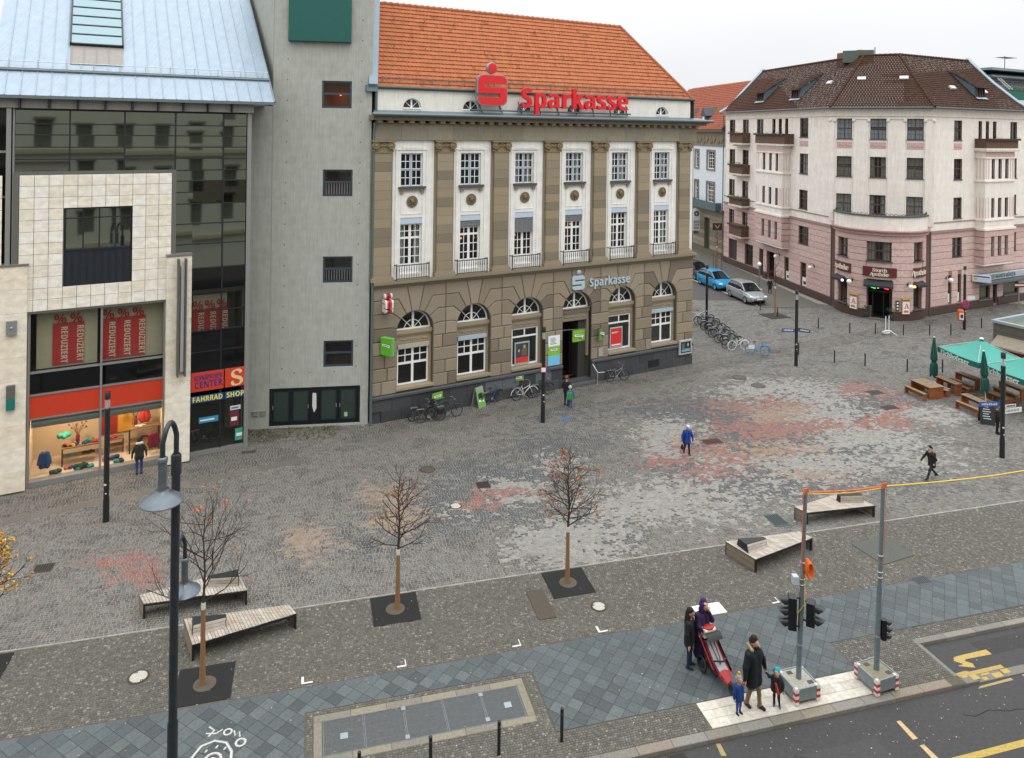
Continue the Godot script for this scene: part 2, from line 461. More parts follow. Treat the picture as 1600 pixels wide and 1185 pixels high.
const FLAT := Basis(Vector3(1, 0, 0), Vector3(0, 0, -1), Vector3(0, 1, 0))
const BANK := [Vector3(-7.468, 0, -40.62), 0.51562]
const MALL := [Vector3(-13.219, 0, -37.63), 0.51562]
const TOWER := [Vector3(-13.725, 0, -39.62), 0.15812]
const FRONT := [Vector3(30.42, 0, -70.26), -0.48186]   # chamfered front of the corner house
const WEST := [Vector3(26.81, 0, -93.19), -1.41464]    # its wing along the side street
const EAST := [Vector3(37.55, 0, -66.53), 0.47997]     # its wing along the square
func frame(f: Array) -> Transform3D:
	return Transform3D(Basis(Vector3.UP, f[1]), f[0])
func stone_mesh(ch: float) -> ArrayMesh:
	var mb := MB.new()
	mb.t = Transform3D(FLAT, Vector3.ZERO)
	mb.polyblock(PackedVector2Array([Vector2(-0.5, -0.5), Vector2(0.5, -0.5), Vector2(0.5, 0.5), Vector2(-0.5, 0.5)]), -1.0, 0.0, ch)
	return mb.mesh()
func scatter(p: Node, called: String, mesh: Mesh, m: Material, xf: Array, cols: Array) -> void:
	var mm := MultiMesh.new()
	mm.transform_format = MultiMesh.TRANSFORM_3D
	mm.use_colors = true
	mm.mesh = mesh
	mm.instance_count = xf.size()
	for i in xf.size():
		mm.set_instance_transform(i, xf[i]); mm.set_instance_color(i, cols[i])
	var o := MultiMeshInstance3D.new()
	o.name = numbered(p, called); o.multimesh = mm; o.material_override = m
	o.set_meta("kind", "stuff")
	p.add_child(o, true)
func in_view(w: Vector3) -> bool:
	return w.z < -16.4 and absf(w.x) < -0.72 * w.z + 2.0
func inside(p: Vector2, r: Array) -> bool:
	return p.x > r[0] and p.x < r[1] and p.y > r[2] and p.y < r[3]
func ground_node(called: String) -> Node3D:
	var o := Node3D.new()
	o.name = called; o.transform = EF; o.set_meta("kind", "structure")
	add_child(o)
	return o
func sheet(p: Array, y: float) -> MB:
	var mb := MB.new(); mb.t = Transform3D(FLAT, Vector3.ZERO)
	var q := PackedVector2Array()
	for a in p: q.append(Vector2(a[0], a[1]))
	mb.face(q, y)
	return mb
func rect(a: float, b: float, c: float, d: float) -> Array:
	return [[a, c], [b, c], [b, d], [a, d]]

func make_ground() -> void:
	var g := MB.new()
	g.quad(Vector3(-1800, -0.3, 300), Vector3(1800, -0.3, 300), Vector3(1800, -0.3, -2500), Vector3(-1800, -0.3, -2500))
	struct("ground", g, M("4a4946", 0.95, "grime", 0.05))
	# road before the kerb and the sunk parking bay
	var road := ground_node("road")
	var rb := sheet(rect(-80, 80, -14, 0.3), -0.11)
	rb.face(PackedVector2Array([Vector2(10.5, 0.3), Vector2(44, 0.3), Vector2(44, 1.75), Vector2(10.5, 1.75)]), -0.11)
	part(road, "asphalt", rb, M("403f3f", 0.85, "speck", 1.1, 0.0, 0.4))
	for q in [[-3.0, 1.5, -1.3, -0.5, "373636"], [3.5, 6.5, -3.2, -0.9, "454444"], [12.0, 19.0, -1.1, -0.6, "393838"], [12.2, 16.0, 0.9, 1.5, "363535"]]: part(road, "repair_patch", sheet(rect(q[0], q[1], q[2], q[3]), -0.108), M(q[4], 0.85, "speck", 1.4))
	for q in [[-4.0, -1.6], [1.5, -0.7], [5.0, -2.6], [9.5, -0.9], [13.0, -1.6]]: # cracks in the asphalt
		var mb := MB.new(); mb.t = Transform3D(Basis.from_scale(Vector3(1, 0.1, 1)), Vector3(0, -0.107, 0))
		var pts := []
		for j in 12: pts.append(Vector3(q[0] + j * 0.28, 0, -q[1] + rng.randf_range(-0.12, 0.12) + j * 0.03))
		mb.tube(pts, 0.012, 4); part(road, "crack", mb, M("1f1e1e", 0.95))
	var yel := M("b39a4c", 0.85, "grime", 1.5)
	var mark := func(pts: Array, m: Material, y := -0.106): part(road, "marking", sheet(pts, y), m)
	mark.call([[7.43, -1.22], [7.6, -1.22], [7.6, -0.59], [7.47, -0.59]], M("c2a97c", 0.85, "grime", 1.5))
	mark.call([[7.45, -1.98], [7.63, -1.98], [7.6, -1.42], [7.46, -1.42]], M("c2a97c", 0.85, "grime", 1.5))
	mark.call([[2.12, -0.42], [2.26, -0.45], [2.3, -0.06], [2.18, -0.04]], M("a08c60", 0.85, "grime", 2.5))
	mark.call([[7.66, -2.14], [13.5, -2.12], [13.5, -1.93], [7.66, -1.95]], yel)
	mark.call([[10.62, 0.31], [12.3, 0.33], [12.3, 0.47], [11.1, 0.46], [11.0, 0.52], [10.62, 0.5]], M("ae9355", 0.85, "grime", 2.0))
	mark.call([[12.55, -0.12], [14.5, -0.14], [14.5, -0.04], [12.55, -0.03]], M("a68f5e", 0.85, "grime", 2.5))
	mark.call([[10.75, -0.17], [12.1, -0.14], [12.1, -0.05], [10.9, -0.1]], M("a68f5e", 0.85, "grime", 2.5))
	mark.call([[11.02, 0.95], [11.15, 1.08], [11.4, 1.1], [12.45, 1.12], [12.45, 0.9], [11.45, 0.92], [11.35, 0.86], [11.5, 0.72], [11.42, 0.55], [10.95, 0.74], [11.2, 0.76]], M("b69a55", 0.85, "grime", 1.8))
	# beds under the paving
	var pave := ground_node("pavement")
	part(pave, "bed", sheet([[-90, 0.0], [10.5, 0.0], [10.5, 1.75], [44, 1.75], [44, 0], [90, 0], [90, 8.27], [-90, 8.27]], -0.014), M("5a5547", 0.95, "speck", 1.5))
	var plaza := ground_node("plaza")
	part(plaza, "bed", sheet([[-200, 8.27], [200, 8.27], [200, 300], [-200, 300]], -0.013), M("958f85", 0.95, "grime", 0.25))
	for i in range(-14, 15): # kerb stones
		var a := i * 1.0; var b := a + 0.992
		if a >= 10.0 and a < 13.0: continue
		var k := MB.new(); k.t = Transform3D(FLAT, Vector3.ZERO)
		k.polyblock(PackedVector2Array([Vector2(a, 0), Vector2(b, 0), Vector2(b, 0.29), Vector2(a, 0.29)]), -0.14, rng.randf_range(-0.004, 0.004), 0.012)
		part(pave, "kerb_stone", k, M(["7c776d", "877c6e", "85817a", "8b8475"][rng.randi() % 4], 0.85, "speck", 1.6))
	for i in 3: # dropped kerb at the bay, smeared with yellow paint
		var k := MB.new(); k.t = Transform3D(FLAT, Vector3.ZERO)
		var a := 10.0 + i
		k.polyblock(PackedVector2Array([Vector2(a, 0), Vector2(a + 0.99, 0), Vector2(a + 0.99, 0.29), Vector2(a, 0.29)]), -0.14, -0.03 - 0.05 * float(i > 0), 0.012)
		part(pave, "kerb_stone", k, M("77736b", 0.85, "speck", 1.6))
	for r in [[10.85, 11.1, 0.06, 0.26], [11.2, 11.38, 0.03, 0.14], [11.62, 11.95, 0.02, 0.2], [12.05, 12.3, 0.1, 0.27], [10.6, 10.8, 0.2, 0.28], [11.3, 11.6, 0.2, 0.27]]:
		part(pave, "paint_patch", sheet(rect(r[0], r[1], r[2], r[3]), -0.026 if r[0] < 11.0 else -0.076), M("b39a55", 0.85, "grime", 3.0))
	for i in 14: # border stones round the bay
		var k := MB.new(); k.t = Transform3D(FLAT, Vector3.ZERO)
		var a := 10.36 + i * 1.2
		k.polyblock(PackedVector2Array([Vector2(a, 1.74), Vector2(a + 1.19, 1.74), Vector2(a + 1.19, 1.96), Vector2(a, 1.96)]), -0.12, 0.0, 0.01)
		part(pave, "border_stone", k, M(["7a766d", "848076"][i % 2], 0.85, "speck", 1.6))
	var kb := MB.new(); kb.t = Transform3D(FLAT, Vector3.ZERO)
	kb.polyblock(PackedVector2Array([Vector2(10.36, 0.3), Vector2(10.5, 0.3), Vector2(10.5, 1.73), Vector2(10.36, 1.73)]), -0.12, 0.0, 0.01)
	part(pave, "border_stone", kb, M("7a766d", 0.85, "speck", 1.6))
	make_slabs(pave)
	# tactile plates: ribbed, near white
	var tm := MB.new()
	tm.t = Transform3D(FLAT, Vector3.ZERO)
	tm.polyblock(PackedVector2Array([Vector2(0, 0), Vector2(0.296, 0), Vector2(0.296, 0.296), Vector2(0, 0.296)]), -0.05, -0.004, 0.004)
	for i in 6: tm.polyblock(PackedVector2Array([Vector2(0.015 + i * 0.048, 0.004), Vector2(0.042 + i * 0.048, 0.004), Vector2(0.042 + i * 0.048, 0.292), Vector2(0.015 + i * 0.048, 0.292)]), -0.004, 0.004, 0.003)
	var tmesh := tm.mesh()
	for j in 3:
		for i in 18: put(pave, "tactile_plate", tmesh, M(["d0cabd", "c8c2b4", "d6d0c4"][rng.randi() % 3], 0.8, "grime", 0.9), Transform3D(Basis(), Vector3(2.3 + i * 0.3, 0.002, -(0.32 + j * 0.305))))
	for r in [[4.28, 4.79, 4.58, 5.14], [4.8, 5.32, 4.58, 5.14]]:
		var k := MB.new(); k.t = Transform3D(FLAT, Vector3.ZERO)
		k.polyblock(PackedVector2Array([Vector2(r[0], r[2]), Vector2(r[1], r[2]), Vector2(r[1], r[3]), Vector2(r[0], r[3])]), -0.05, 0.008, 0.004)
		part(pave, "white_plate", k, M("dcdcd8", 0.8, "plaster", 0.9))
	for l in [[-8.51, 4.66, 1], [-5.46, 4.66, -1], [-1.86, 4.68, -1], [0.73, 4.66, 1], [7.4, 4.6, -1]]: # survey marks in white paint
		part(pave, "white_mark", sheet([[l[0] - 0.02, l[1]], [l[0] + 0.3 * l[2], l[1]], [l[0] + 0.3 * l[2], l[1] + 0.06], [l[0] + 0.05 * l[2], l[1] + 0.06], [l[0] + 0.05 * l[2], l[1] + 0.3], [l[0] - 0.02, l[1] + 0.3]], 0.008), M("c8c8c4", 0.8))
	# small mosaic stones of the pavement
	var sm := stone_mesh(0.16)
	var xf := []; var cl := []
	var pits := [[-6.32, -4.71, 6.68, 8.2], [-0.15, 1.4, 6.64, 8.22], [-11.96, -10.52, 4.58, 6.15], [-18.6, -17.03, 6.63, 8.17], [-1.0, -0.36, 5.72, 7.28], [12.35, 14.2, 5.6, 7.3]]
	for z in [[-24.0, 25.0, 4.56, 8.24], [-8.38, -8.2, 0.3, 3.52], [-2.18, -1.9, 0.3, 3.52], [-8.38, -1.9, 3.39, 3.54], [-8.38, -1.9, 0.31, 1.93], [-1.9, 2.28, 0.31, 1.24], [7.74, 10.34, 0.31, 2.44], [10.34, 25.0, 1.98, 2.44], [-14.0, -8.4, 0.31, 0.6]]:
		var t: float = z[2]
		while t < z[3] - 0.02:
			var dt := minf(rng.randf_range(0.066, 0.084), z[3] - t)
			var s: float = z[0] + rng.randf() * 0.05
			while s < z[1] - 0.03:
				var ds := minf(rng.randf_range(0.066, 0.1), z[1] - s)
				var q := Vector2(s + ds / 2, t + dt / 2 + 0.012 * sin(s * 7.0))
				s += ds
				if not in_view(E(q.x, q.y)): continue
				if z[3] > 8.0:
					var hit := false
					for p in pits:
						if inside(q, p): hit = true; break
					if hit or q.distance_squared_to(Vector2(-13.15, 6.13)) < 0.12 or q.distance_squared_to(Vector2(1.21, 5.91)) < 0.1: continue
				elif z[0] > 7.0 and z[0] < 8.0 and q.x < 8.1 and q.y < 1.25 : continue
				xf.append(Transform3D(Basis(Vector3.UP, rng.randf_range(-0.12, 0.12)) * Basis.from_scale(Vector3(ds - 0.014, 0.05, dt - 0.014)), Vector3(q.x, rng.randf_range(-0.003, 0.003), -q.y)))
				var w := rng.randf_range(0.72, 1.25)
				cl.append(Color(0.128 * w, 0.12 * w, 0.104 * w) if rng.randf() < 0.9 else Color(0.22 * w, 0.205 * w, 0.175 * w))
			t += dt
	scatter(pave, "mosaic_stones", sm, vcol(0.8, "speck", 2.0), xf, cl)
	make_cobbles(plaza, sm)
	# the side street: asphalt lane, white line, crossing band, pavement before the corner house
	var st := MB.new()
	st.quad(Vector3(10, 0.008, -72.2), Vector3(22.4, 0.008, -71.6), Vector3(29.0, 0.008, -140), Vector3(14, 0.008, -140))
	struct("side_street", st, M("4a4745", 0.9, "speck", 0.8))
	var wl := MB.new()
	wl.quad(Vector3(22.9, 0.014, -70.6), Vector3(23.05, 0.014, -70.6), Vector3(19.0, 0.014, -86.0), Vector3(18.8, 0.014, -86.0))
	struct("street_line", wl, M("b9b8b2", 0.8))
	var wk := MB.new()
	wk.quad(Vector3(23.6, 0.02, -68.8), Vector3(29.5, 0.02, -69.5), Vector3(24.6, 0.02, -110.0), Vector3(21.4, 0.02, -88.0))
	struct("footway", wk, M("605c55", 0.9, "speck", 0.7))
	var kr := MB.new()
	kr.tube([Vector3(23.2, -0.01, -69.6), Vector3(22.9, -0.01, -72.5), Vector3(21.1, -0.01, -88), Vector3(20.5, -0.01, -100)], 0.09, 4)
	struct("footway_kerb", kr, M("8f8b82", 0.85))

func make_slabs(pave: Node3D) -> void:
	# diagonal grey slabs with a border row of mitred ones
	var area := PackedVector2Array()
	for a in [[-24, 0.6], [-8.42, 0.6], [-8.42, 3.55], [-1.87, 3.55], [-1.87, 1.25], [7.7, 1.25], [7.7, 2.46], [25, 2.46], [25, 4.53], [-24, 4.53]]: area.append(Vector2(a[0], a[1]))
	var w := 0.523
	var pieces := []
	for i in range(-46, 48):
		var s := i * w
		pieces.append([Vector2(s + w / 2, 4.4), PackedVector2Array([Vector2(s, 4.39), Vector2(s + w / 2, 4.39 - w / 2), Vector2(s + w, 4.39), Vector2(s + w, 4.53), Vector2(s, 4.53)])])
		for j in 8:
			for h in 2:
				var q := Vector2(s + h * w / 2, 4.39 - w / 2 - j * w - h * w / 2)
				if q.y > -0.2: pieces.append([q, PackedVector2Array([q + Vector2(0, -w / 2), q + Vector2(w / 2, 0), q + Vector2(0, w / 2), q + Vector2(-w / 2, 0)])])
	var seen := []
	for p in pieces:
		var at := E(p[0].x, p[0].y)
		if not in_view(at): continue
		for c in Geometry2D.intersect_polygons(p[1], area):
			var ins := Geometry2D.offset_polygon(c, -0.004, Geometry2D.JOIN_MITER)
			if ins.size() == 1 and ins[0].size() > 2: seen.append([at.length_squared(), ins[0]])
	seen.sort_custom(func(a, b): return a[0] < b[0])
	var rest := MB.new(); rest.t = Transform3D(FLAT, Vector3.ZERO)
	var tones := ["53595a", "596060", "4e5556", "5e6464", "474d4e"]
	for i in seen.size():
		var top := rng.randf_range(-0.002, 0.002)
		if i < 300:
			var mb := MB.new(); mb.t = Transform3D(FLAT, Vector3.ZERO)
			mb.polyblock(seen[i][1], -0.05, top, 0.004)
			part(pave, "slab", mb, M(tones[rng.randi() % 5], 0.75, "speck", 1.3))
		else:
			var k := rng.randf_range(0.8, 1.2)
			rest.col = Color(0.085 * k, 0.1 * k, 0.104 * k)
			rest.polyblock(seen[i][1], -0.05, top, 0.004)
	part(pave, "far_slabs", rest, vcol(0.75, "speck", 1.3), true)

func make_cobbles(plaza: Node3D, sm: Mesh) -> void:
	var bins := {}
	var inv := []
	for i in PATCHES.size():
		var p: Array = PATCHES[i]
		inv.append(Transform2D(Vector2(p[2], p[3]), Vector2(p[4], p[5]), Vector2(p[0], p[1])).affine_inverse())
		var rx := absf(p[2]) + absf(p[4]); var ry := absf(p[3]) + absf(p[5])
		for a in range(floori((p[0] - rx * 1.7) / 2), floori((p[0] + rx * 1.7) / 2) + 1):
			for b in range(floori((p[1] - ry * 1.7) / 2), floori((p[1] + ry * 1.7) / 2) + 1):
				var k := Vector2i(a, b)
				if not bins.has(k): bins[k] = []
				bins[k].append(i)
	var noi := FastNoiseLite.new(); noi.seed = 4; noi.frequency = 1.25; noi.fractal_octaves = 3
	var fb := frame(BANK).affine_inverse(); var fm := frame(MALL).affine_inverse(); var ft := frame(TOWER).affine_inverse()
	var ff := frame(FRONT).affine_inverse(); var fe := frame(EAST).affine_inverse(); var fw := frame(WEST).affine_inverse()
	var kinds := [Color(0.235, 0.105, 0.086), Color(0.25, 0.183, 0.132), Color(0.262, 0.255, 0.236), Color(0.075, 0.08, 0.084)]
	var xf := []; var cl := []
	var strips := {}
	var t := 8.3
	while t < 62.0:
		var dt := rng.randf_range(0.1, 0.125) * (1.0 if t < 26.0 else 1.25)
		var s := -32.0 + rng.randf() * 0.1
		while s < 58.0:
			var ds := rng.randf_range(0.1, 0.17) * (1.0 if t < 26.0 else 1.25)
			var q := Vector2(s + ds / 2, t + dt / 2)
			s += ds
			var w := E(q.x, q.y + 0.03 * sin(q.x * 1.7))
			if not in_view(w) or w.z < -72.0: continue
			var lb := fb * w
			if lb.z < -0.02 and lb.x > -0.6 and lb.x < 23.3: continue
			var lm := fm * w
			if lm.z < -0.02 and lm.x < 0.1 or lm.z < 0.3 and lm.x < -9.3: continue
			var lt := ft * w
			if lt.z < 0.0 and lt.x > 0.0 and lt.x < 6.3: continue
			if (ff * w).z < 0.0 and (fe * w).z < 0.0: continue
			var edge := lb.x > -1.5 and lb.z < 2.6 and lb.z > 2.0 and lb.x < 24.0
			var mal := lm.x < 1.5 and lm.z > 2.6 and lm.z < 3.2
			if edge or mal: continue
			var c := Color(0.14, 0.133, 0.119)
			var best := 0.32
			for i in bins.get(Vector2i(floori(q.x / 2), floori(q.y / 2)), []):
				var l: Vector2 = inv[i] * q
				var v: float = (1.35 - l.length()) * PATCHES[i][7] + noi.get_noise_2d(q.x + i * 3.1, q.y * 1.6 + i * 7.7) * 1.5 + rng.randf_range(-0.4, 0.4)
				if v > best: best = v; c = kinds[PATCHES[i][6]]
			var k := rng.randf_range(0.7, 1.25)
			if best <= 0.32:
				if noi.get_noise_2d(q.x * 0.35 + 50.0, q.y * 0.5) > 0.28: k *= 0.72
				if rng.randf() < 0.05: c = Color(0.1, 0.11, 0.12)
				if (lb.z < 2.0 and lb.x > -1.5 and lb.z > 0) or lm.z < 2.6 and lm.x < 1.5: c = Color(0.112, 0.105, 0.093)
			else: k = rng.randf_range(0.8, 1.15)
			var r := rng.randf_range(0.96, 1.04)
			cl.append(Color(c.r * k * r, c.g * k, c.b * k / r))
			xf.append(Transform3D(Basis(Vector3.UP, rng.randf_range(-0.08, 0.08)) * Basis.from_scale(Vector3(ds - 0.017, 0.06, dt - 0.017)), Vector3(q.x, rng.randf_range(-0.004, 0.004), -q.y - 0.03 * sin(q.x * 1.7))))
		t += dt
	scatter(plaza, "cobbles", sm, vcol(0.8, "speck", 1.5), xf, cl)
	# smooth granite strips along the buildings
	for f in [[BANK, -1.5, 24.0, 2.0, 2.6], [MALL, -14.0, 1.5, 2.6, 3.2]]:
		var x: float = f[1]
		var fr := EF.affine_inverse() * frame(f[0])
		while x < f[2]:
			var mb := MB.new()
			mb.t = fr * Transform3D(Basis(Vector3(1, 0, 0), Vector3(0, 0, -1), Vector3(0, 1, 0)), Vector3(0, 0, 0))
			mb.polyblock(PackedVector2Array([Vector2(x, -f[4]), Vector2(x + 0.99, -f[4]), Vector2(x + 0.99, -f[3]), Vector2(x, -f[3])]), -0.05, 0.0, 0.006)
			part(plaza, "strip_slab", mb, M(["6a655e", "6e6962", "66625b"][rng.randi() % 3], 0.8, "speck", 1.2))
			x += 1.0
	# a pale row where the plaza meets the pavement
	for i in 96:
		var mb := MB.new(); mb.t = Transform3D(FLAT, Vector3.ZERO)
		var a := -24.0 + i * 0.5
		mb.polyblock(PackedVector2Array([Vector2(a, 8.235), Vector2(a + 0.49, 8.235), Vector2(a + 0.49, 8.31), Vector2(a, 8.31)]), -0.05, 0.003, 0.004)
		part(plaza, "edge_stone", mb, M(["8d8a82", "99958d"][i % 2], 0.85, "speck", 1.6))
	# litter of leaves and paper
	var lm2 := MB.new()
	lm2.quad(Vector3(-0.5, 0, 0.3), Vector3(0.5, 0.1, 0.3), Vector3(0.4, 0, -0.3), Vector3(-0.4, 0.12, -0.3))
	var lx := []; var lc := []
	for i in 2600:
		var q := Vector2(rng.randf_range(-22, 22), pow(rng.randf(), 1.7) * 22.0 - 1.5)
		var w := E(q.x, q.y)
		if not in_view(w) or (fb * w).z < 0.3 and (fb * w).x > -8: continue
		var sc := rng.randf_range(0.015, 0.045)
		lx.append(Transform3D(Basis(Vector3.UP, rng.randf() * TAU) * Basis.from_scale(Vector3.ONE * sc), Vector3(q.x, 0.008 if q.y > 0.3 else -0.1, -q.y)))
		lc.append([Color(0.5, 0.47, 0.4), Color(0.3, 0.2, 0.06), Color(0.2, 0.11, 0.05), Color(0.4, 0.34, 0.2)][rng.randi() % 4])
	var litter := ground_node("fallen_leaves")
	litter.set_meta("kind", "stuff")
	scatter(litter, "leaves", lm2.mesh(), vcol(0.8), lx, lc)

# fills the corners above a round arch inside its rectangular hole, front at z, depth d
func arch_corners(mb: MB, cx: float, spring: float, r: float, z: float, d: float) -> void:
	var k := 10
	for s in [-1.0, 1.0]:
		for i in k:
			var a := PI / 2 * i / k; var b := PI / 2 * (i + 1) / k
			var p := Vector3(cx + s * r * cos(a), spring + r * sin(a), z); var q := Vector3(cx + s * r * cos(b), spring + r * sin(b), z)
			var pt := Vector3(p.x, spring + r, z); var qt := Vector3(q.x, spring + r, z)
			var back := Vector3(0, 0, -d)
			if s > 0.0: mb.quad(q, p, pt, qt); mb.quad(q + back, p + back, p, q)
			else: mb.quad(p, q, qt, pt); mb.quad(p + back, q + back, q, p)
# rows of curved roof tiles on a plane: o lower left, ud along, vd up the slope; ua / ub give the run of each row
func tile_field(mb: MB, o: Vector3, ud: Vector3, vd: Vector3, rows: int, rh: float, tw: float, ua: Callable, ub: Callable, amp: float) -> void:
	var nn := ud.cross(vd).normalized()
	var hs := [0.0, 0.35, 1.0, 0.75, 0.1]
	for j in rows:
		var a: float = ua.call(j * rh); var b: float = ub.call(j * rh)
		var k := maxi(int((b - a) / tw), 0)
		for i in k:
			var x := a + (b - a) * i / k; var w := (b - a) / k
			mb.col = Color.WHITE * rng.randf_range(0.9, 1.07); mb.col.a = 1
			if rng.randf() < 0.03: mb.col = Color(0.72, 0.74, 0.76)
			var lift := rng.randf_range(0.0, 0.008)
			for q in 4:
				var x0 := x + w * q / 4; var x1 := x + w * (q + 1) / 4
				var h0: float = hs[q] * amp; var h1: float = hs[q + 1] * amp
				var low := o + vd * (j * rh - 0.07); var top := o + vd * ((j + 1) * rh)
				var l := nn * (0.065 + lift)
				var p0 := low + ud * x0 + nn * h0 + l; var p1 := low + ud * x1 + nn * h1 + l
				mb.quad(p0, p1, top + ud * x1 + nn * h1, top + ud * x0 + nn * h0)
				mb.quad(low + ud * x0 - nn * 0.02, low + ud * x1 - nn * 0.02, p1, p0)
	mb.col = Color.WHITE
func tile_mat(hex: String) -> StandardMaterial3D:
	var k := "tile" + hex
	if not cache.has(k):
		var m := StandardMaterial3D.new()
		m.albedo_color = Color(hex); m.vertex_color_use_as_albedo = true; m.roughness = 0.95; m.metallic_specular = 0.25
		m.albedo_texture = tex("grime"); m.uv1_triplanar = true; m.uv1_world_triplanar = true; m.uv1_scale = Vector3.ONE * 0.35
		cache[k] = m
	return cache[k]
func stone_m(i: int) -> StandardMaterial3D:
	return M(["9c8f7b", "938774", "a39683", "988c79", "897e6c", "9f917a", "7d7363"][i % 7], 0.95, "stone", 2.3, 0.0, 0.8)

func make_bank() -> void:
	var b := thing("bank_building", "brown stone bank of seven pilasters and round arches under an orange tiled roof", "bank", BANK[0], BANK[1])
	var cs := [2.46, 6.17, 9.83, 13.5, 17.1, 20.72]
	var ws := [2.16, 5.86, 9.51, 13.18, 16.8, 20.4]
	var ps := [0.4, 4.14, 7.8, 11.45, 15.08, 18.7, 22.32]
	var x1 := 23.25
	var stone := stone_m(0)
	var white := M("eeece6", 0.9, "streak", 0.25)
	var core := MB.new()
	core.box(0.0, x1, 0, 18.4, -13, -2.6); core.box(0, 11.9, 0, 17, -2.6, -1.6); core.box(15.0, x1, 0, 17, -2.6, -1.6); core.box(11.9, 15.0, 5.9, 17, -2.6, -1.6)
	core.box(0.0, 0.02, 0, 18.4, -2.6, 0.0); core.box(x1 - 0.02, x1, 0, 18.4, -2.6, 0.0)
	part(b, "inner_wall", core, M("4a443c", 0.9))
	# ground floor behind the rusticated blocks
	var w := MB.new()
	var holes := []
	for i in 6: holes.append([cs[i] - 1.1, cs[i] + 1.1, 1.72 if i != 3 else 0.0, 5.95])
	pierced(w, 0, x1, 1.2, 7.4, 0.0, 0.4, holes)
	for c in cs: arch_corners(w, c, 4.85, 1.1, 0.0, 0.4)
	part(b, "ground_floor_wall", w, M("6b5f4d", 0.95, "stone", 2.0))
	# rusticated blocks
	var edges := [-0.06]
	for i in 5: edges.append((cs[i] + cs[i + 1]) / 2)
	edges.append(x1 + 0.03)
	var ys := [1.48, 2.22, 2.95, 3.69, 4.42]
	var block := func(p: PackedVector2Array):
		var ins := Geometry2D.offset_polygon(p, -0.014, Geometry2D.JOIN_MITER)
		if ins.is_empty(): return
		var mb := MB.new(); mb.polyblock(ins[0], -0.02, 0.1, 0.035)
		part(b, "block", mb, stone_m(rng.randi()))
	for i in 7: # piers
		var a: float = cs[i - 1] + 1.1 if i > 0 else -0.06
		var e: float = cs[i] - 1.1 if i < 6 else x1 + 0.03
		for j in 4:
			var cut := a + (e - a) * ([0.38, 0.62, 0.5, 1.0][(j + i) % 4] as float)
			for r in [[a, cut], [cut, e]]:
				if r[1] - r[0] > 0.05: block.call(PackedVector2Array([Vector2(r[0], ys[j]), Vector2(r[1], ys[j]), Vector2(r[1], ys[j + 1]), Vector2(r[0], ys[j + 1])]))
	for i in 6: # voussoirs that bend into the courses
		for s in [-1.0, 1.0]:
			var mid: float = edges[i] if s < 0 else edges[i + 1]
			var th := [0.0, 0.2, 0.68, 1.06, 1.37]
			var hy := [4.42, 5.15, 5.95, 6.7, 7.4]
			for j in 4:
				var p := PackedVector2Array()
				var at := func(a: float, r: float) -> Vector2: return Vector2(cs[i] + s * r * cos(a), 4.85 + r * sin(a))
				if j == 0:
					p.append(Vector2(mid, 4.42)); p.append(Vector2(cs[i] + s * 1.1, 4.42)); p.append(Vector2(cs[i] + s * 1.1, 4.85))
				else:
					p.append(Vector2(mid, hy[j])); p.append(at.call(th[j], (hy[j] - 4.85) / sin(th[j])))
				for q in 5:
					var a: float = lerpf(th[j], th[j + 1], q / 4.0)
					if j == 0 and q == 0: continue
					p.append(at.call(a, 1.1))
				p.append(at.call(th[j + 1], (hy[j + 1] - 4.85) / sin(th[j + 1])))
				p.append(Vector2(mid, hy[j + 1]))
				block.call(p)
		var kp := PackedVector2Array([Vector2(cs[i] + 2.55 / tan(1.37), 7.4), Vector2(cs[i] - 2.55 / tan(1.37), 7.4)])
		for q in 5:
			var a := lerpf(PI - 1.37, 1.37, q / 4.0)
			kp.append(Vector2(cs[i] + 1.1 * cos(a), 4.85 + 1.1 * sin(a)))
		block.call(kp)
	# plinth of dark slabs
	var pw := MB.new()
	pierced(pw, 0, x1, 0, 1.48, 0.02, 0.3, [[12.4, 14.6, 0, 4.84]])
	part(b, "plinth", pw, M("414447", 0.7, "speck", 1.0))
	for i in 20:
		var a := -0.05 + i * 1.165
		for j in 2:
			var l := a + (0.55 if j == 0 else 0.0); var r := l + 1.155
			if l > 11.3 and r < 15.4 : 
				if l < 12.4: r = 12.4
				elif r > 14.6: l = 14.6
			if r > x1 + 0.05: r = x1 + 0.05
			if l > 12.3 and r < 14.7 or r - l < 0.1: continue
			if l < 12.4 and r > 12.4: r = 12.4
			if l < 14.6 and r > 14.6: l = 14.6
			var mb := MB.new(); mb.pillow(l, r, 0.0 + j * 0.62, 0.61 + j * 0.62, 0.0, 0.1, 0.012)
			var light := j == 1 and (i == 6 or i == 7 or i == 9)
			part(b, "plinth_block", mb, M("64696d" if light else ["45474a", "3d3f42", "4a4b4c", "414448"][rng.randi() % 4], 0.6, "speck", 1.2))
	for r in [[-0.08, 12.4], [14.6, x1 + 0.08]]:
		var mb := MB.new(); mb.pillow(r[0], r[1], 1.25, 1.47, 0.0, 0.2, 0.05)
		part(b, "plinth_cap", mb, M("4d5052", 0.7, "grime", 0.8))
	var vent := MB.new()
	vent.box(19.3, 20.3, 0.25, 0.75, 0.08, 0.104)
	for i in 6: vent.box(19.35 + i * 0.16, 19.4 + i * 0.16, 0.27, 0.73, 0.1, 0.125)
	part(b, "cellar_grille", vent, M("1f1f20", 0.7))
	# windows in the arches
	var frame_m := M("e6e6e4", 0.5)
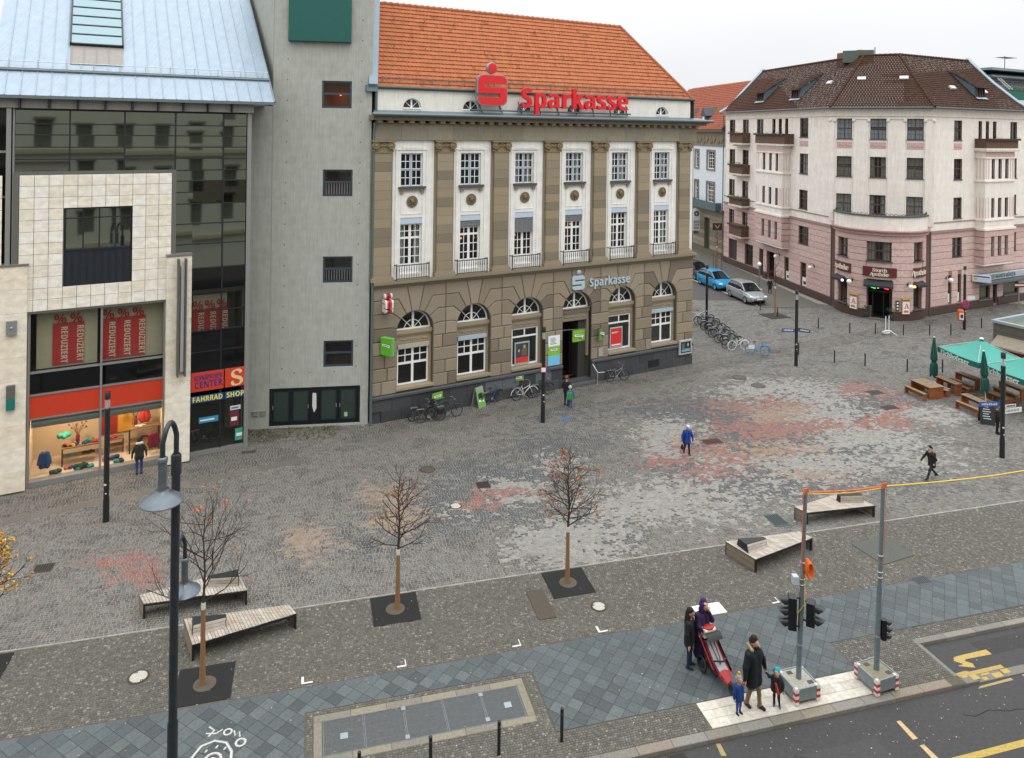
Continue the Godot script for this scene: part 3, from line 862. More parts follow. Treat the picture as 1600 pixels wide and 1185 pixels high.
	for i in 6:
		var c: float = cs[i]
		var lb := MB.new()
		lb.box(c - 1.1, c + 1.1, 4.66, 4.85, -0.42, -0.1); lb.box(c - 1.1, c + 1.1, 4.56, 4.66, -0.42, -0.16)
		lb.box(c - 1.1, c + 1.1, 4.05, 4.56, -0.42, -0.24)
		lb.box(c - 1.1, c - 0.95, 1.7, 4.05, -0.42, -0.22); lb.box(c + 0.95, c + 1.1, 1.7, 4.05, -0.42, -0.22)
		lb.box(c - 0.9, c + 0.9, 4.12, 4.15, -0.24, -0.215); lb.box(c - 0.9, c + 0.9, 4.46, 4.49, -0.24, -0.215)
		for k in 13:
			var u := (k - 6) * 0.125
			lb.ball(Vector3(c + u, 4.3 + 0.04 * sin(u * 16.0), -0.24), Vector3(0.07, 0.05 + 0.06 * float(k == 6) + 0.03 * absf(cos(u * 9.0)), 0.05), 7, 4)
		if i != 3: lb.box(c - 1.14, c + 1.14, 1.6, 1.74, -0.42, 0.16)
		part(b, "arch_surround", lb, M("a0937d" if i != 0 else "ab9b82", 0.95, "stone", 2.0, 0.0, 0.6))
		var f := MB.new()
		var o := Vector3(c, 4.86, -0.36)
		var ring := func(r: float, t: float):
			var pts := []
			for k in 15: pts.append(o + Vector3(cos(PI * k / 14) * r, sin(PI * k / 14) * r, 0))
			f.tube(pts, t, 5)
		ring.call(1.04, 0.06); ring.call(0.5, 0.025)
		f.box(c - 1.08, c + 1.08, 4.85, 4.93, -0.42, -0.32); f.box(c - 0.06, c + 0.06, 4.93, 5.9, -0.41, -0.31)
		for a in [0.78, 2.36]: f.tube([o, o + Vector3(cos(a), sin(a), 0) * 1.03], 0.022, 4)
		for a in [-0.5, 0.5]: f.box(c + a - 0.012, c + a + 0.012, 4.93, 5.0, -0.38, -0.34)
		var fan := part(b, "fanlight", f, frame_m)
		var g := MB.new()
		g.face(arc(c, 4.88, 1.02, 0, PI, 14), -0.37)
		part(fan, "pane", g, glass("20281f", 0.3))
		var rm := MB.new(); niche(rm, c - 1.08, c + 1.08, 4.88, 5.95, -0.41, 0.8)
		part(fan, "room", rm, M("45493c", 0.9))
		if i == 3: continue
		var at := Transform3D(Basis(), Vector3(c - 0.95, 1.76, -0.3))
		if i == 2 or i == 4:
			window(b, at, 1.9, 2.3, [[false, 1.75, 0, 1.9, 0.1], [true, 0.95, 1.75, 2.3, 0.08]], 0.1, frame_m, {"room": "5a5a52", "pane": glass("1c2420", 0.2)})
		else:
			var bars := [[true, 0.95, 0, 2.1, 0.14], [false, 1.2, 0, 1.9, 0.13], [true, 0.5, 1.2, 2.1, 0.05], [true, 1.4, 1.2, 2.1, 0.05], [false, 1.65, 0, 1.9, 0.05]]
			window(b, at, 1.9, 2.1, bars, 0.09, frame_m, {"room": ["2a1d16", "1f1412", "", "", "", "4a5a50"][i]})
			var bx := MB.new(); bx.box(c - 0.95, c + 0.95, 3.84, 4.06, -0.36, -0.12)
			part(b, "blind_box", bx, M("a7a594" if i == 0 else "9fb0b8", 0.6))
	# entrance
	var dn := MB.new()
	niche(dn, 12.4, 14.6, 0.32, 4.06, -0.4, 2.0)
	dn.box(13.9, 14.6, 0.32, 4.06, -1.2, -0.4)
	part(b, "entrance_hall", dn, M("3c3834", 0.8, "speck", 1.0))
	var st := MB.new()
	st.box(12.4, 14.6, 0, 0.32, -2.4, 0.05)
	part(b, "entrance_step", st, M("4a4c4e", 0.75, "speck", 1.3))
	st = MB.new(); st.box(12.4, 14.9, 0, 0.16, 0.05, 0.42)
	part(b, "entrance_step", st, M("55575a", 0.75, "speck", 1.3))
	var dr := MB.new()
	dr.box(12.45, 12.55, 0.33, 4.05, -1.3, -0.5); dr.box(12.55, 13.85, 3.1, 3.2, -1.35, -1.25); dr.box(13.2, 13.3, 0.33, 3.1, -1.35, -1.25); dr.box(13.8, 13.9, 0.33, 4.05, -1.35, -1.25)
	part(b, "door", dr, M("2a2725", 0.5))
	var rail := MB.new()
	rail.tube([Vector3(14.72, 1.2, 0.1), Vector3(14.8, 0.75, 0.55), Vector3(15.3, 0.72, 0.6)], 0.03, 6); rail.tube([Vector3(14.8, 0.75, 0.55), Vector3(14.8, 0, 0.55)], 0.02, 6)
	part(b, "handrail", rail, M("c8c8c8", 0.35, "", 1, 0.6))
	# band, upper wall
	var band := MB.new()
	for q in [[7.4, 7.5, 0.16], [7.5, 7.62, 0.26], [7.62, 7.72, 0.42], [7.72, 7.78, 0.36]]: band.box(-0.1, x1 + 0.1, q[0], q[1], -0.3, q[2])
	part(b, "string_course", band, M("8e846f", 0.95, "stone", 2.0, 0.0, 0.8))
	var up := MB.new()
	var hh := []
	for c in ws: hh.append([c - 0.66, c + 0.66, 12.95, 14.82]); hh.append([c - 0.66, c + 0.66, 8.05, 11.2])
	pierced(up, 0, x1 - 0.05, 7.78, 15.55, 0.0, 0.3, hh)
	part(b, "upper_wall", up, white)
	var side_m := M("9fabb8", 0.5)
	for i in 6:
		var c: float = ws[i]
		var mo := MB.new()
		for s in [-1.0, 1.0]: mo.box(c + s * 0.92 - 0.06, c + s * 0.92 + 0.06, 7.8, 15.0, 0.0, 0.045)
		mo.box(c - 0.98, c + 0.98, 15.0, 15.07, 0.0, 0.06); mo.box(c - 0.62, c + 0.62, 15.07, 15.14, 0.0, 0.075)
		for s in [-1.0, 1.0]: mo.box(c + s * 0.64 - 0.015, c + s * 0.64 + 0.015, 11.42, 12.6, 0.0, 0.025)
		mo.box(c - 0.64, c + 0.64, 11.4, 11.43, 0.0, 0.026)
		part(b, "moulding", mo, white)
		var sill := MB.new()
		sill.box(c - 0.8, c + 0.8, 12.84, 12.95, -0.3, 0.2)
		part(b, "window_sill", sill, M("4a4c50", 0.6))
		var br := MB.new()
		br.box(c - 0.74, c + 0.74, 12.72, 12.84, 0.0, 0.13)
		for s in [-0.62, 0.62]: br.box(c + s - 0.1, c + s + 0.1, 12.56, 12.72, 0.0, 0.1)
		part(b, "sill_bracket", br, stone)
		var md := MB.new()
		md.t = Transform3D(Basis(Vector3.RIGHT, PI / 2), Vector3(c + 0.02, 12.1, 0))
		md.lathe([Vector2(0.32, 0.0), Vector2(0.34, 0.05), Vector2(0.3, 0.08), Vector2(0.26, 0.05), Vector2(0.0, 0.06)], 18)
		md.t = Transform3D(Basis(), Vector3(c + 0.02, 12.1, 0.06))
		md.ball(Vector3(0.01, 0.02, 0.02), Vector3(0.13, 0.16, 0.1), 9, 6); md.ball(Vector3(0.03, 0.0, 0.1), Vector3(0.04, 0.05, 0.06), 6, 4); md.ball(Vector3(-0.08, 0.12, 0.03), Vector3(0.1, 0.08, 0.06), 6, 4)
		for k in 8: md.ball(Vector3(cos(k * 0.785) * 0.2, sin(k * 0.785) * 0.2, 0), Vector3.ONE * 0.05, 6, 4)
		part(b, "medallion", md, M("857657", 0.95, "stone", 2.0, 0.0, 0.8))
		var bars := [[true, 0.66, 0, 1.87, 0.16], [false, 0.94, 0, 1.32, 0.13]]
		for q in [0.34, 0.98]: bars.append([true, q, 0, 1.87, 0.04])
		for q in [0.48, 1.4]: bars.append([false, q, 0, 1.32, 0.04])
		var wn := window(b, Transform3D(Basis(), Vector3(c - 0.66, 12.95, -0.16)), 1.32, 1.87, bars, 0.07, M("dfe3e6", 0.5), {"room": "1e1d1c"} if i < 2 else {"room": "2a2a28", "curtain": "b5b5ac", "ctype": 1})
		var cross := MB.new()
		cross.box(0.62, 0.7, 0.04, 1.83, -0.03, 0.012); cross.box(0.04, 1.28, 0.9, 0.98, -0.03, 0.014)
		part(wn, "cross", cross, side_m)
		bars = [[true, 0.66, 0, 2.75, 0.15], [false, 2.0, 0, 1.32, 0.12], [false, 0.5, 0.07, 1.25, 0.1]]
		for q in [0.34, 0.98]: bars.append([true, q, 0.5, 2.75, 0.04])
		for q in [0.95, 1.45, 2.38]: bars.append([false, q, 0, 1.32, 0.04])
		var lw := window(b, Transform3D(Basis(), Vector3(c - 0.66, 8.05, -0.2)), 1.32, 2.8, bars, 0.08, frame_m, {"room": ["2c2420", "33241c", "4a3020", "55301c", "4a2a1e", "30302c"][i], "curtain": "a9b2ac", "ctype": 1} if i == 0 or i == 5 else {"room": ["2c2420", "33241c", "4a3020", "55301c", "4a2a1e", "30302c"][i]})
		var lp := MB.new(); lp.box(0.08, 0.58, 0.08, 0.47, -0.05, -0.02); lp.box(0.74, 1.24, 0.08, 0.47, -0.05, -0.02)
		part(lw, "bottom_panel", lp, frame_m)
		if i in [0, 1, 2, 3]:
			for k in 2 + i % 2:
				var bl := MB.new(); bl.ball(Vector3(0.35 + 0.5 * k, 1.7 + 0.45 * (k % 2), -0.45), Vector3(0.09, 0.07, 0.09), 8, 5)
				part(lw, "lamp", bl, glow("ffa04a", 1.2))
		var bx := MB.new(); bx.box(c - 0.66, c + 0.66, 10.86, 11.2, -0.3, -0.03)
		part(b, "blind_box", bx, M("b4c3d2", 0.6))
		var drop: float = [0.0, 0.38, 0.95, 0.4, 0.12, 0.0][i]
		if drop > 0.0:
			var bd := MB.new()
			var sl := int(drop / 0.075)
			for k in sl: bd.box(c - 0.65, c + 0.65, 10.86 - (k + 1) * 0.075 + 0.012, 10.86 - k * 0.075, -0.1, -0.085 + 0.02 * (k % 2))
			part(b, "venetian_blind", bd, M("75797a", 0.5))
		var rl := MB.new() # window balcony
		rl.box(c - 0.97, c + 0.97, 8.58, 8.63, 0.32, 0.37); rl.box(c - 0.97, c + 0.97, 7.86, 7.9, 0.32, 0.36)
		for k in 14: rl.tube([Vector3(c - 0.95 + k * 0.146, 7.88, 0.34), Vector3(c - 0.95 + k * 0.146, 8.2, 0.34), Vector3(c - 0.95 + k * 0.146, 8.32, 0.34), Vector3(c - 0.95 + k * 0.146, 8.6, 0.34)], [0.014, 0.014, 0.026, 0.014], 5)
		for s in [-0.97, 0.97]:
			rl.box(c + s - 0.02, c + s + 0.02, 8.58, 8.63, 0.0, 0.34); rl.box(c + s - 0.02, c + s + 0.02, 7.78, 8.7, 0.31, 0.37)
		part(b, "balcony_railing", rl, M("3a3634", 0.6))
	# pilasters
	var rowh := 6.72 / 13.0
	var pm := MB.new(); pm.pillow(-0.485, 0.485, 0.004, rowh - 0.004, 0.0, 0.15, 0.008); var pmesh := pm.mesh()
	var hm1 := MB.new(); hm1.pillow(-0.485, 0.06, 0.004, rowh - 0.004, 0.0, 0.15, 0.008); hm1.pillow(0.066, 0.485, 0.004, rowh - 0.004, 0.0, 0.15, 0.008)
	for i in 7:
		var c: float = ps[i]
		var bk := MB.new(); bk.box(c - 0.64, c + 0.6, 7.78, 15.55, -0.1, 0.05)
		part(b, "pilaster_backing", bk, M("968a72", 0.95, "stone", 2.0))
		for j in 13: put(b, "pilaster_block", pmesh, M(["a1937a", "978a73", "a89a82", "9d9078", "8b7f6b", "a4957b"][rng.randi() % 6], 0.95, "stone", 2.3, 0.0, 0.5), Transform3D(Basis(), Vector3(c, 8.12 + j * rowh, 0.04)))
		var bs := MB.new()
		bs.box(c - 0.64, c + 0.64, 7.78, 7.98, 0.0, 0.32); bs.box(c - 0.56, c + 0.56, 7.98, 8.06, 0.0, 0.26); bs.box(c - 0.52, c + 0.52, 8.06, 8.12, 0.0, 0.22)
		part(b, "pilaster_base", bs, M("9e907a", 0.95, "stone", 2.0, 0.0, 0.6))
		var cp := MB.new()
		cp.box(c - 0.66, c + 0.66, 15.44, 15.55, 0.0, 0.34); cp.box(c - 0.5, c + 0.5, 14.84, 14.92, 0.0, 0.23); cp.box(c - 0.48, c + 0.48, 14.92, 15.44, 0.0, 0.18)
		cp.box(c - 0.3, c + 0.3, 15.2, 15.3, 0.18, 0.26)
		for s in [-0.44, 0.44]:
			cp.t = Transform3D(Basis(Vector3.RIGHT, PI / 2), Vector3(c + s, 15.24, 0.16))
			cp.lathe([Vector2(0.21, 0.0), Vector2(0.21, 0.14), Vector2(0.17, 0.17), Vector2(0.14, 0.12), Vector2(0.1, 0.12), Vector2(0.07, 0.18), Vector2(0.0, 0.18)], 14)
			cp.t = Transform3D()
			for k in 3: cp.ball(Vector3(c + s * (0.75 + 0.25 * k), 14.99 - 0.02 * k, 0.2), Vector3(0.06, 0.07, 0.07), 7, 4)
		for k in 7: cp.ball(Vector3(c + (k - 3) * 0.085, 15.36 - 0.03 * absf(k - 3), 0.24), Vector3(0.05, 0.055, 0.06), 7, 4)
		part(b, "capital", cp, M("958468", 0.95, "stone", 2.0, 0.0, 0.8))
	# frieze slabs, dentils, cornice
	for i in 15:
		var a := -0.1 + i * 1.565
		var fz := MB.new(); fz.pillow(a + 0.004, a + 1.561, 15.555, 16.5, -0.2, 0.16, 0.006)
		part(b, "frieze_slab", fz, M(["97907f", "9d9582", "918a78"][rng.randi() % 3], 0.95, "streak", 0.5))
	var dt := MB.new()
	for i in 38: dt.box(-0.05 + i * 0.622, 0.24 + i * 0.622, 16.5, 16.64, 0.1, 0.48)
	part(b, "dentils", dt, M("a39680", 0.95, "stone", 2.0), true)
	var co := MB.new()
	for q in [[16.46, 16.52, 0.22], [16.64, 16.8, 0.62], [16.8, 16.92, 0.72]]: co.box(-0.35 if q[2] > 0.5 else -0.05, x1 + q[2], q[0], q[1], -0.3 if q[2] < 0.5 else -1.2, q[2])
	part(b, "cornice", co, M("8d816d", 0.95, "stone", 1.8, 0.0, 0.6))
	var zn := M("6d7d84", 0.45, "streak", 0.4, 0.35)
	var gt := MB.new()
	gt.quad(Vector3(-0.45, 16.98, 0.92), Vector3(x1 + 0.9, 16.98, 0.92), Vector3(x1 + 0.4, 17.2, -0.06), Vector3(-0.1, 17.2, -0.06))
	gt.tube([Vector3(-0.5, 16.96, 0.92), Vector3(x1 + 0.95, 16.96, 0.92), Vector3(x1 + 0.95, 16.96, -6.0)], 0.09, 8)
	gt.quad(Vector3(x1 + 0.9, 16.98, 0.92), Vector3(x1 + 0.9, 16.98, -6), Vector3(x1 - 0.1, 17.2, -6), Vector3(x1 - 0.1, 17.2, -0.06))
	part(b, "cornice_cover", gt, zn)
	# attic with half-round windows
	var at2 := MB.new(); var ah := []
	for c in ws: ah.append([c - 0.55, c + 0.55, 17.35, 17.9])
	pierced(at2, 0.05, 22.95, 17.1, 18.45, -0.06, 0.3, ah)
	for c in ws: arch_corners(at2, c, 17.35, 0.55, -0.06, 0.3)
	at2.quad(Vector3(22.95, 17.0, -0.06), Vector3(22.95, 17.0, -12), Vector3(22.95, 18.45, -12), Vector3(22.95, 18.45, -0.06))
	part(b, "attic_wall", at2, M("e9e6dc", 0.9, "streak", 0.25))
	for c in ws:
		var f := MB.new()
		f.box(c - 0.55, c + 0.55, 17.3, 17.38, -0.3, -0.02)
		var pts := []
		for k in 11: pts.append(Vector3(c + cos(PI * k / 10) * 0.52, 17.37 + sin(PI * k / 10) * 0.52, -0.24))
		f.tube(pts, 0.035, 4); f.box(c - 0.045, c + 0.045, 17.38, 17.88, -0.28, -0.2)
		for a in [0.75, 2.39]: f.tube([Vector3(c, 17.38, -0.24), Vector3(c + cos(a) * 0.52, 17.38 + sin(a) * 0.52, -0.24)], 0.02, 4)
		var fo := part(b, "attic_window", f, frame_m)
		var g := MB.new(); g.face(arc(c, 17.37, 0.52, 0, PI, 10), -0.26)
		part(fo, "pane", g, M("22262a", 0.1))
	# roof
	var rm := tile_mat("b5714f")
	var s55 := sin(deg_to_rad(55.0)); var c55 := cos(deg_to_rad(55.0))
	var rf := MB.new()
	var len := 3.65 / c55
	tile_field(rf, Vector3(0, 18.5, 0.0 - 0.05), Vector3.RIGHT, Vector3(0, s55, -c55), 20, len / 20.0, 0.235, func(v): return 0.05 + 1.4 * v / len, func(v): return 23.15 - v * c55, 0.022)
	part(b, "roof_tiles", rf, rm, true)
	rf = MB.new()
	tile_field(rf, Vector3(23.1, 18.5, -0.05), Vector3(0, 0, -1), Vector3(-c55, s55, 0), 20, len / 20.0, 0.235, func(v): return v * c55, func(v): return 8.4 - v * c55, 0.022)
	part(b, "side_roof_tiles", rf, rm, true)
	var rb := MB.new()
	rb.quad(Vector3(1.5, 23.66, -3.72), Vector3(19.4, 23.66, -3.72), Vector3(23, 18.4, -8.2), Vector3(0, 18.4, -8.2))
	part(b, "back_roof", rb, M("a85c3d", 0.8))
	var rg := MB.new()
	for k in 45: rg.tube([Vector3(1.4 + k * 0.4, 23.66, -3.7), Vector3(1.83 + k * 0.4, 23.7, -3.7)], [0.13, 0.16], 8)
	for k in 16:
		var a := k / 16.0; var e := (k + 1.1) / 16.0
		rg.tube([Vector3(23.1 - 3.65 * a, 18.52 + 5.2 * a, -0.05 - 3.65 * a), Vector3(23.1 - 3.65 * e, 18.55 + 5.2 * e, -0.05 - 3.65 * e)], [0.15, 0.12], 8)
	part(b, "ridge_tiles", rg, tile_mat("a9674a"), true)
	var ev := MB.new()
	ev.tube([Vector3(-0.2, 18.46, 0.03), Vector3(23.2, 18.46, 0.03)], 0.1, 8); ev.box(-0.1, 23.0, 18.36, 18.44, -0.2, -0.03)
	part(b, "eaves_gutter", ev, M("525b58", 0.5, "streak", 0.4, 0.3))
	var sg := MB.new()
	for y in [0.12, 0.26]: sg.tube([Vector3(0.3, 18.78 + y, -0.12), Vector3(22.4, 18.78 + y, -0.12)], 0.014, 4)
	for k in 23: sg.tube([Vector3(0.4 + k * 1.0, 18.72, -0.1), Vector3(0.4 + k * 1.0, 19.08, -0.12)], 0.02, 4)
	for k in 140: sg.box(0.35 + k * 0.157, 0.365 + k * 0.157, 18.9, 19.04, -0.125, -0.115)
	part(b, "snow_guard", sg, M("6a6460", 0.5))
	for r in [[0.45, 10, 1.6], [0.78, 10, 2.0]]:
		for k in r[1]:
			var hk := MB.new()
			var p := Vector3(r[2] + k * 1.95, 18.55 + 5.2 * r[0], 0.02 - 3.65 * r[0])
			hk.tube([p, p + Vector3(0, 0.12, 0.14), p + Vector3(0, 0.2, 0.1)], 0.025, 4)
			part(b, "roof_hook", hk, M("77726c", 0.5))
	var pa := MB.new() # party wall flashing beside the roof
	var q0 := Vector3(-0.5, 18.35, 0.05); var q1 := Vector3(0.95, 24.0, -3.9)
	var up3 := Vector3(0, 0.25, 0.22); var wd := Vector3(0.5, 0, 0)
	pa.quad(q0 + up3, q0 + wd + up3, q1 + wd + up3, q1 + up3); pa.quad(q0 + wd + up3, q0 + wd, q1 + wd, q1 + wd + up3); pa.quad(q0, q0 + wd, q0 + wd + up3, q0 + up3)
	pa.quad(q0, q0 + up3, q1 + up3, q1)
	pa.box(-0.55, 0.05, 18.2, 18.55, -0.3, 0.12)
	part(b, "roof_flashing", pa, M("7c8d96", 0.45, "streak", 0.5, 0.3))
	var dp := MB.new()
	dp.tube([Vector3(0.02, 18.4, 0.03), Vector3(0.02, 17.2, 0.0)], 0.07, 8)
	dp.tube([Vector3(-0.12, 16.5, 0.3), Vector3(-0.14, 16.0, 0.14), Vector3(-0.14, 7.9, 0.14), Vector3(-0.14, 7.4, 0.2), Vector3(-0.14, 0, 0.2)], 0.075, 8)
	part(b, "downpipe", dp, M("5f7370", 0.5, "streak", 0.5, 0.2))

func make_mall() -> void:
	var b := thing("shopping_building", "shop building with cream stone cladding, dark glass corner and pale blue metal roof", "building", MALL[0], MALL[1])
	var grey := M("8c8c8a", 0.5, "", 1, 0.4)
	var dark := M("23262c", 0.45, "", 1, 0.2)
	var mirror := M("7d837f", 0.03, "", 1, 1.0)
	var black := M("0c0c0f", 0.05)
	var core := MB.new()
	core.box(-15, -0.25, 0, 17.6, -12, -3.2); core.box(-15, -0.25, 3.2, 3.4, -3.2, -0.2); core.box(-15, -0.25, 7.9, 8.1, -3.2, -0.2); core.box(-0.3, -0.25, 0, 17.4, -3.2, -0.1)
	core.box(-15, -0.25, 16.9, 17.5, -3.2, 0.1); core.box(-3.8, -3.6, 0, 8, -3.2, -0.1); core.box(-9.6, -9.4, 0, 8, -3.2, 0.1)
	part(b, "inner_wall", core, M("6a665a", 0.9))
	# curtain wall
	var mx := [-10.05, -7.9, -5.69, -3.51, -1.32, -0.2]
	var ty := [16.82, 16.2, 15.7, 15.15, 14.6, 14.02]
	var low := [14.02, 13.5, 12.95, 12.38, 11.4, 10.4, 9.2, 8.1, 7.07, 6.1, 5.07, 4.08]
	for i in 5:
		for j in 5: pane(b, mx[i], mx[i + 1], ty[j + 1], ty[j], 0.0, mirror)
	for i in [3, 4]:
		for j in 11:
			var m: Material = mirror if j < 6 and j not in [1, 2] else (M("4a4a44", 0.03, "", 1, 1.0) if j < 6 else (black if j in [6, 9, 10] else glass("20221c", 0.3)))
			pane(b, mx[i] if i == 4 else -2.7, mx[i + 1], low[j + 1], low[j], 0.0, m)
	for j in 6: pane(b, -3.51, -2.7, low[j + 1], low[j], 0.0, mirror)
	for i in [3, 4]: pane(b, mx[i] if i == 4 else -2.7, mx[i + 1], 0.22, 2.6, 0.0, glass("20241e", 0.3))
	var tr := MB.new()
	for x in mx: tr.box(x - 0.035, x + 0.035, 14.0 if x < -3.6 else 0.2, 16.85, -0.06, 0.05)
	for y in ty: tr.box(-10.05, -0.2, y - 0.025, y + 0.025, -0.05, 0.045)
	for y in low: tr.box(-3.51, -0.2, y - 0.025, y + 0.025, -0.05, 0.046)
	tr.box(-2.7, -0.2, 2.55, 2.65, -0.05, 0.05)
	part(b, "mullion", tr, dark)
	var sideglass := MB.new() # the return of the glass corner
	for j in 12: sideglass.quad(Vector3(-0.16, low[j] - (1.0 if j < 11 else 3.8), 0.0), Vector3(-0.16, low[j] - (1.0 if j < 11 else 3.8), -3), Vector3(-0.16, low[j], -3), Vector3(-0.16, low[j], 0))
	part(b, "side_glazing", sideglass, black)
	var post := MB.new(); post.box(-0.2, 0.0, 0.0, 16.85, -0.2, 0.1); post.box(-2.75, -0.2, 0.0, 0.2, -0.3, 0.08)
	part(b, "corner_post", post, grey)
	# left recess of dark glass with posts
	for j in 7: pane(b, -14.0, -10.05, 9.95 + j * 0.98, 9.95 + (j + 1) * 0.98, -0.25, black)
	var lp := MB.new()
	lp.box(-10.28, -10.1, 9.9, 16.85, -0.1, 0.3); lp.box(-10.05, -9.98, 9.9, 16.85, -0.1, 0.2); lp.box(-14, -10.3, 12.9, 13.0, -0.3, -0.1); lp.box(-14, -10.3, 14.9, 15.0, -0.3, -0.1)
	part(b, "post", lp, grey)
	# cream cladding
	var fr := MB.new()
	fr.box(-10.0, -9.8, 7.72, 14.06, -0.1, 0.24); fr.box(-3.66, -3.46, 7.72, 14.06, -0.1, 0.24); fr.box(-9.8, -3.66, 13.94, 14.06, -0.1, 0.24); fr.box(-9.8, -3.66, 7.76, 7.86, -0.1, 0.24)
	fr.box(-9.8, -3.66, 12.44, 13.94, 0.0, 0.22); fr.box(-9.8, -8.08, 7.86, 12.44, 0.0, 0.22); fr.box(-5.33, -3.66, 7.86, 12.44, 0.0, 0.22); fr.box(-8.08, -5.33, 7.86, 8.86, 0.0, 0.22)
	part(b, "cladding_frame", fr, M("5f5f59", 0.6))
	var tm := MB.new(); tm.pillow(0.008, 0.548, 0.008, 0.497, 0.0, 0.045, 0.006); var tmesh := tm.mesh()
	for j in 12:
		for i in 11:
			if i in [3, 4, 5, 6, 7] and j in [3, 4, 5, 6, 7, 8, 9]: continue
			put(b, "cladding_tile", tmesh, M(["efe8d9", "f2ecdf", "f0e7d6", "f3eee3", "ece3d1"][rng.randi() % 5], 0.7, "grime", 0.45), Transform3D(Basis(), Vector3(-9.78 + i * 0.556, 13.92 - (j + 1) * 0.505, 0.225)))
	for j in 8:
		for i in 3: put(b, "cladding_tile", tmesh, M(["efe8d9", "f2ecdf", "ece3d1"][rng.randi() % 3], 0.7, "grime", 0.45), Transform3D(Basis(), Vector3(-10.95 - i * 0.556, 13.92 - (j + 1) * 0.505, 0.24)))
	var wb := MB.new()
	wb.box(-8.06, -5.34, 8.88, 10.46, -0.05, 0.12)
	for i in 10: wb.box(-8.06 + i * 0.296, -8.03 + i * 0.296, 8.88, 10.46, 0.12, 0.16)
	part(b, "ribbed_panel", wb, M("2c313b", 0.45, "streak", 0.6, 0.3))
	var wf := MB.new()
	for x in [-8.06, -7.36, -6.71, -6.06, -5.4]: wf.box(x, x + 0.06, 10.46, 12.4, 0.0, 0.16 if x in [-8.06, -6.71, -5.4] else 0.13)
	wf.box(-8.06, -5.34, 12.34, 12.42, 0.0, 0.17); wf.box(-8.06, -5.34, 10.44, 10.52, 0.0, 0.165); wf.box(-8.0, -5.4, 11.9, 11.94, 0.0, 0.12)
	var wfo := part(b, "window", wf, dark)
	for i in 4: pane(wfo, -8.0 + i * 0.65, -7.36 + i * 0.65, 10.52, 12.34, 0.05, mirror)
	# shop front frames, dark band, red band
	var sf := MB.new()
	for x in [-9.4, -6.58, -3.94]: sf.box(x, x + 0.09, 0.2, 7.78, -0.1, 0.14)
	for y in [7.74, 5.06, 4.06, 3.0]: sf.box(-9.4, -3.85, y, y + 0.06, -0.1, 0.13)
	sf.box(-9.4, -3.85, 0.0, 0.24, -0.3, 0.12)
	part(b, "shopfront_frame", sf, grey)
	for r in [[-9.31, -6.58], [-6.49, -3.94]]:
		pane(b, r[0], r[1], 5.12, 7.74, 0.0, glass("20241e", 0.12)); pane(b, r[0], r[1], 4.12, 5.06, 0.0, black)
		var rd := MB.new(); rd.pillow(r[0], r[1], 3.06, 4.06, 0.0, 0.09, 0.01)
		part(b, "red_band", rd, M("c63c22", 0.4, "plaster", 0.4))
	pane(b, -9.31, -6.58, 0.24, 3.0, 0.0, glass("20241e", 0.06)); pane(b, -6.49, -3.94, 0.24, 3.0, 0.0, glass("20241e", 0.06))
	# blinds with sale posters behind the upper panes
	for r in [[-9.1, -6.7], [-6.5, -3.92], [-2.6, -1.0]]:
		var bd := MB.new(); bd.box(r[0], r[1], 5.1, 7.8, -0.42, -0.4)
		part(b, "blind", bd, M("a3a184", 0.9, "plaster", 0.5))
	var red := M("9e2422", 0.7)
	for q in [[-8.48, 2, 0.63], [-6.55, 3, 0.63], [-2.62, 3, 0.56]]:
		for k in q[1]:
			var x: float = q[0] + k * q[2]
			var po := MB.new(); po.box(x, x + q[2] - 0.02, 5.2, 7.1, -0.37, -0.36)
			var pn := part(b, "poster", po, red)
			text(pn, "lettering", "REDUZIERT", x + q[2] * 0.72, 6.1, -0.36, 0.36, M("b9b39a", 0.8), 0.004, "Droid Sans", 0.0, -PI / 2, 1.65)
			text(b, "percent_sign", "%", x + q[2] * 0.45, 7.27, -0.37, 0.6, red, 0.01)
	# roof
	var pan := M("96a6b4", 0.42, "streak", 0.35, 0.25)
	for i in 21:
		var x := -10.9 + i * 0.567
		for s in [[0.62, 17.44, -0.76, 18.6], [-0.86, 18.72, -8.6, 25.2]]:
			roof_pan(b, x, 0.567, s, pan)
	var gz := MB.new()
	gz.tube([Vector3(-11, 18.62, -0.72), Vector3(1.02, 18.62, -0.72)], 0.07, 6); gz.box(-11, 1.0, 18.5, 18.7, -0.95, -0.75); gz.box(-11, 1.02, 17.3, 17.42, 0.3, 0.66)
	gz.tube([Vector3(1.02, 17.44, 0.62), Vector3(1.02, 18.6, -0.76), Vector3(1.02, 25.2, -8.6)], 0.05, 5)
	gz.quad(Vector3(1.0, 17.3, 0.6), Vector3(1.0, 17.3, -9), Vector3(1.0, 25.0, -9), Vector3(1.0, 18.6, -0.76)); gz.quad(Vector3(-11, 17.36, 0.6), Vector3(-11, 17.36, -1), Vector3(1, 17.36, -1), Vector3(1, 17.36, 0.6))
	part(b, "roof_edge", gz, M("6f7a7c", 0.5, "streak", 0.5, 0.3))
	var sn := MB.new()
	sn.tube([Vector3(-11, 19.02, -0.86), Vector3(0.95, 19.02, -0.86)], 0.02, 5)
	for k in 11: sn.tube([Vector3(-10.3 + k * 1.1, 18.75, -0.85), Vector3(-10.3 + k * 1.1, 19.1, -0.86)], 0.022, 5)
	part(b, "snow_rail", sn, M("c0c6c8", 0.4, "", 1, 0.5))
	# skylight of five louvre panes and the apron under it
	var up := Vector3(0, 0.643, -0.766); var nn := Vector3(0, 0.766, 0.643)
	var sk := MB.new()
	sk.t = Transform3D(Basis(Vector3.RIGHT, up, nn), Vector3(-7.93, 19.97, -2.36))
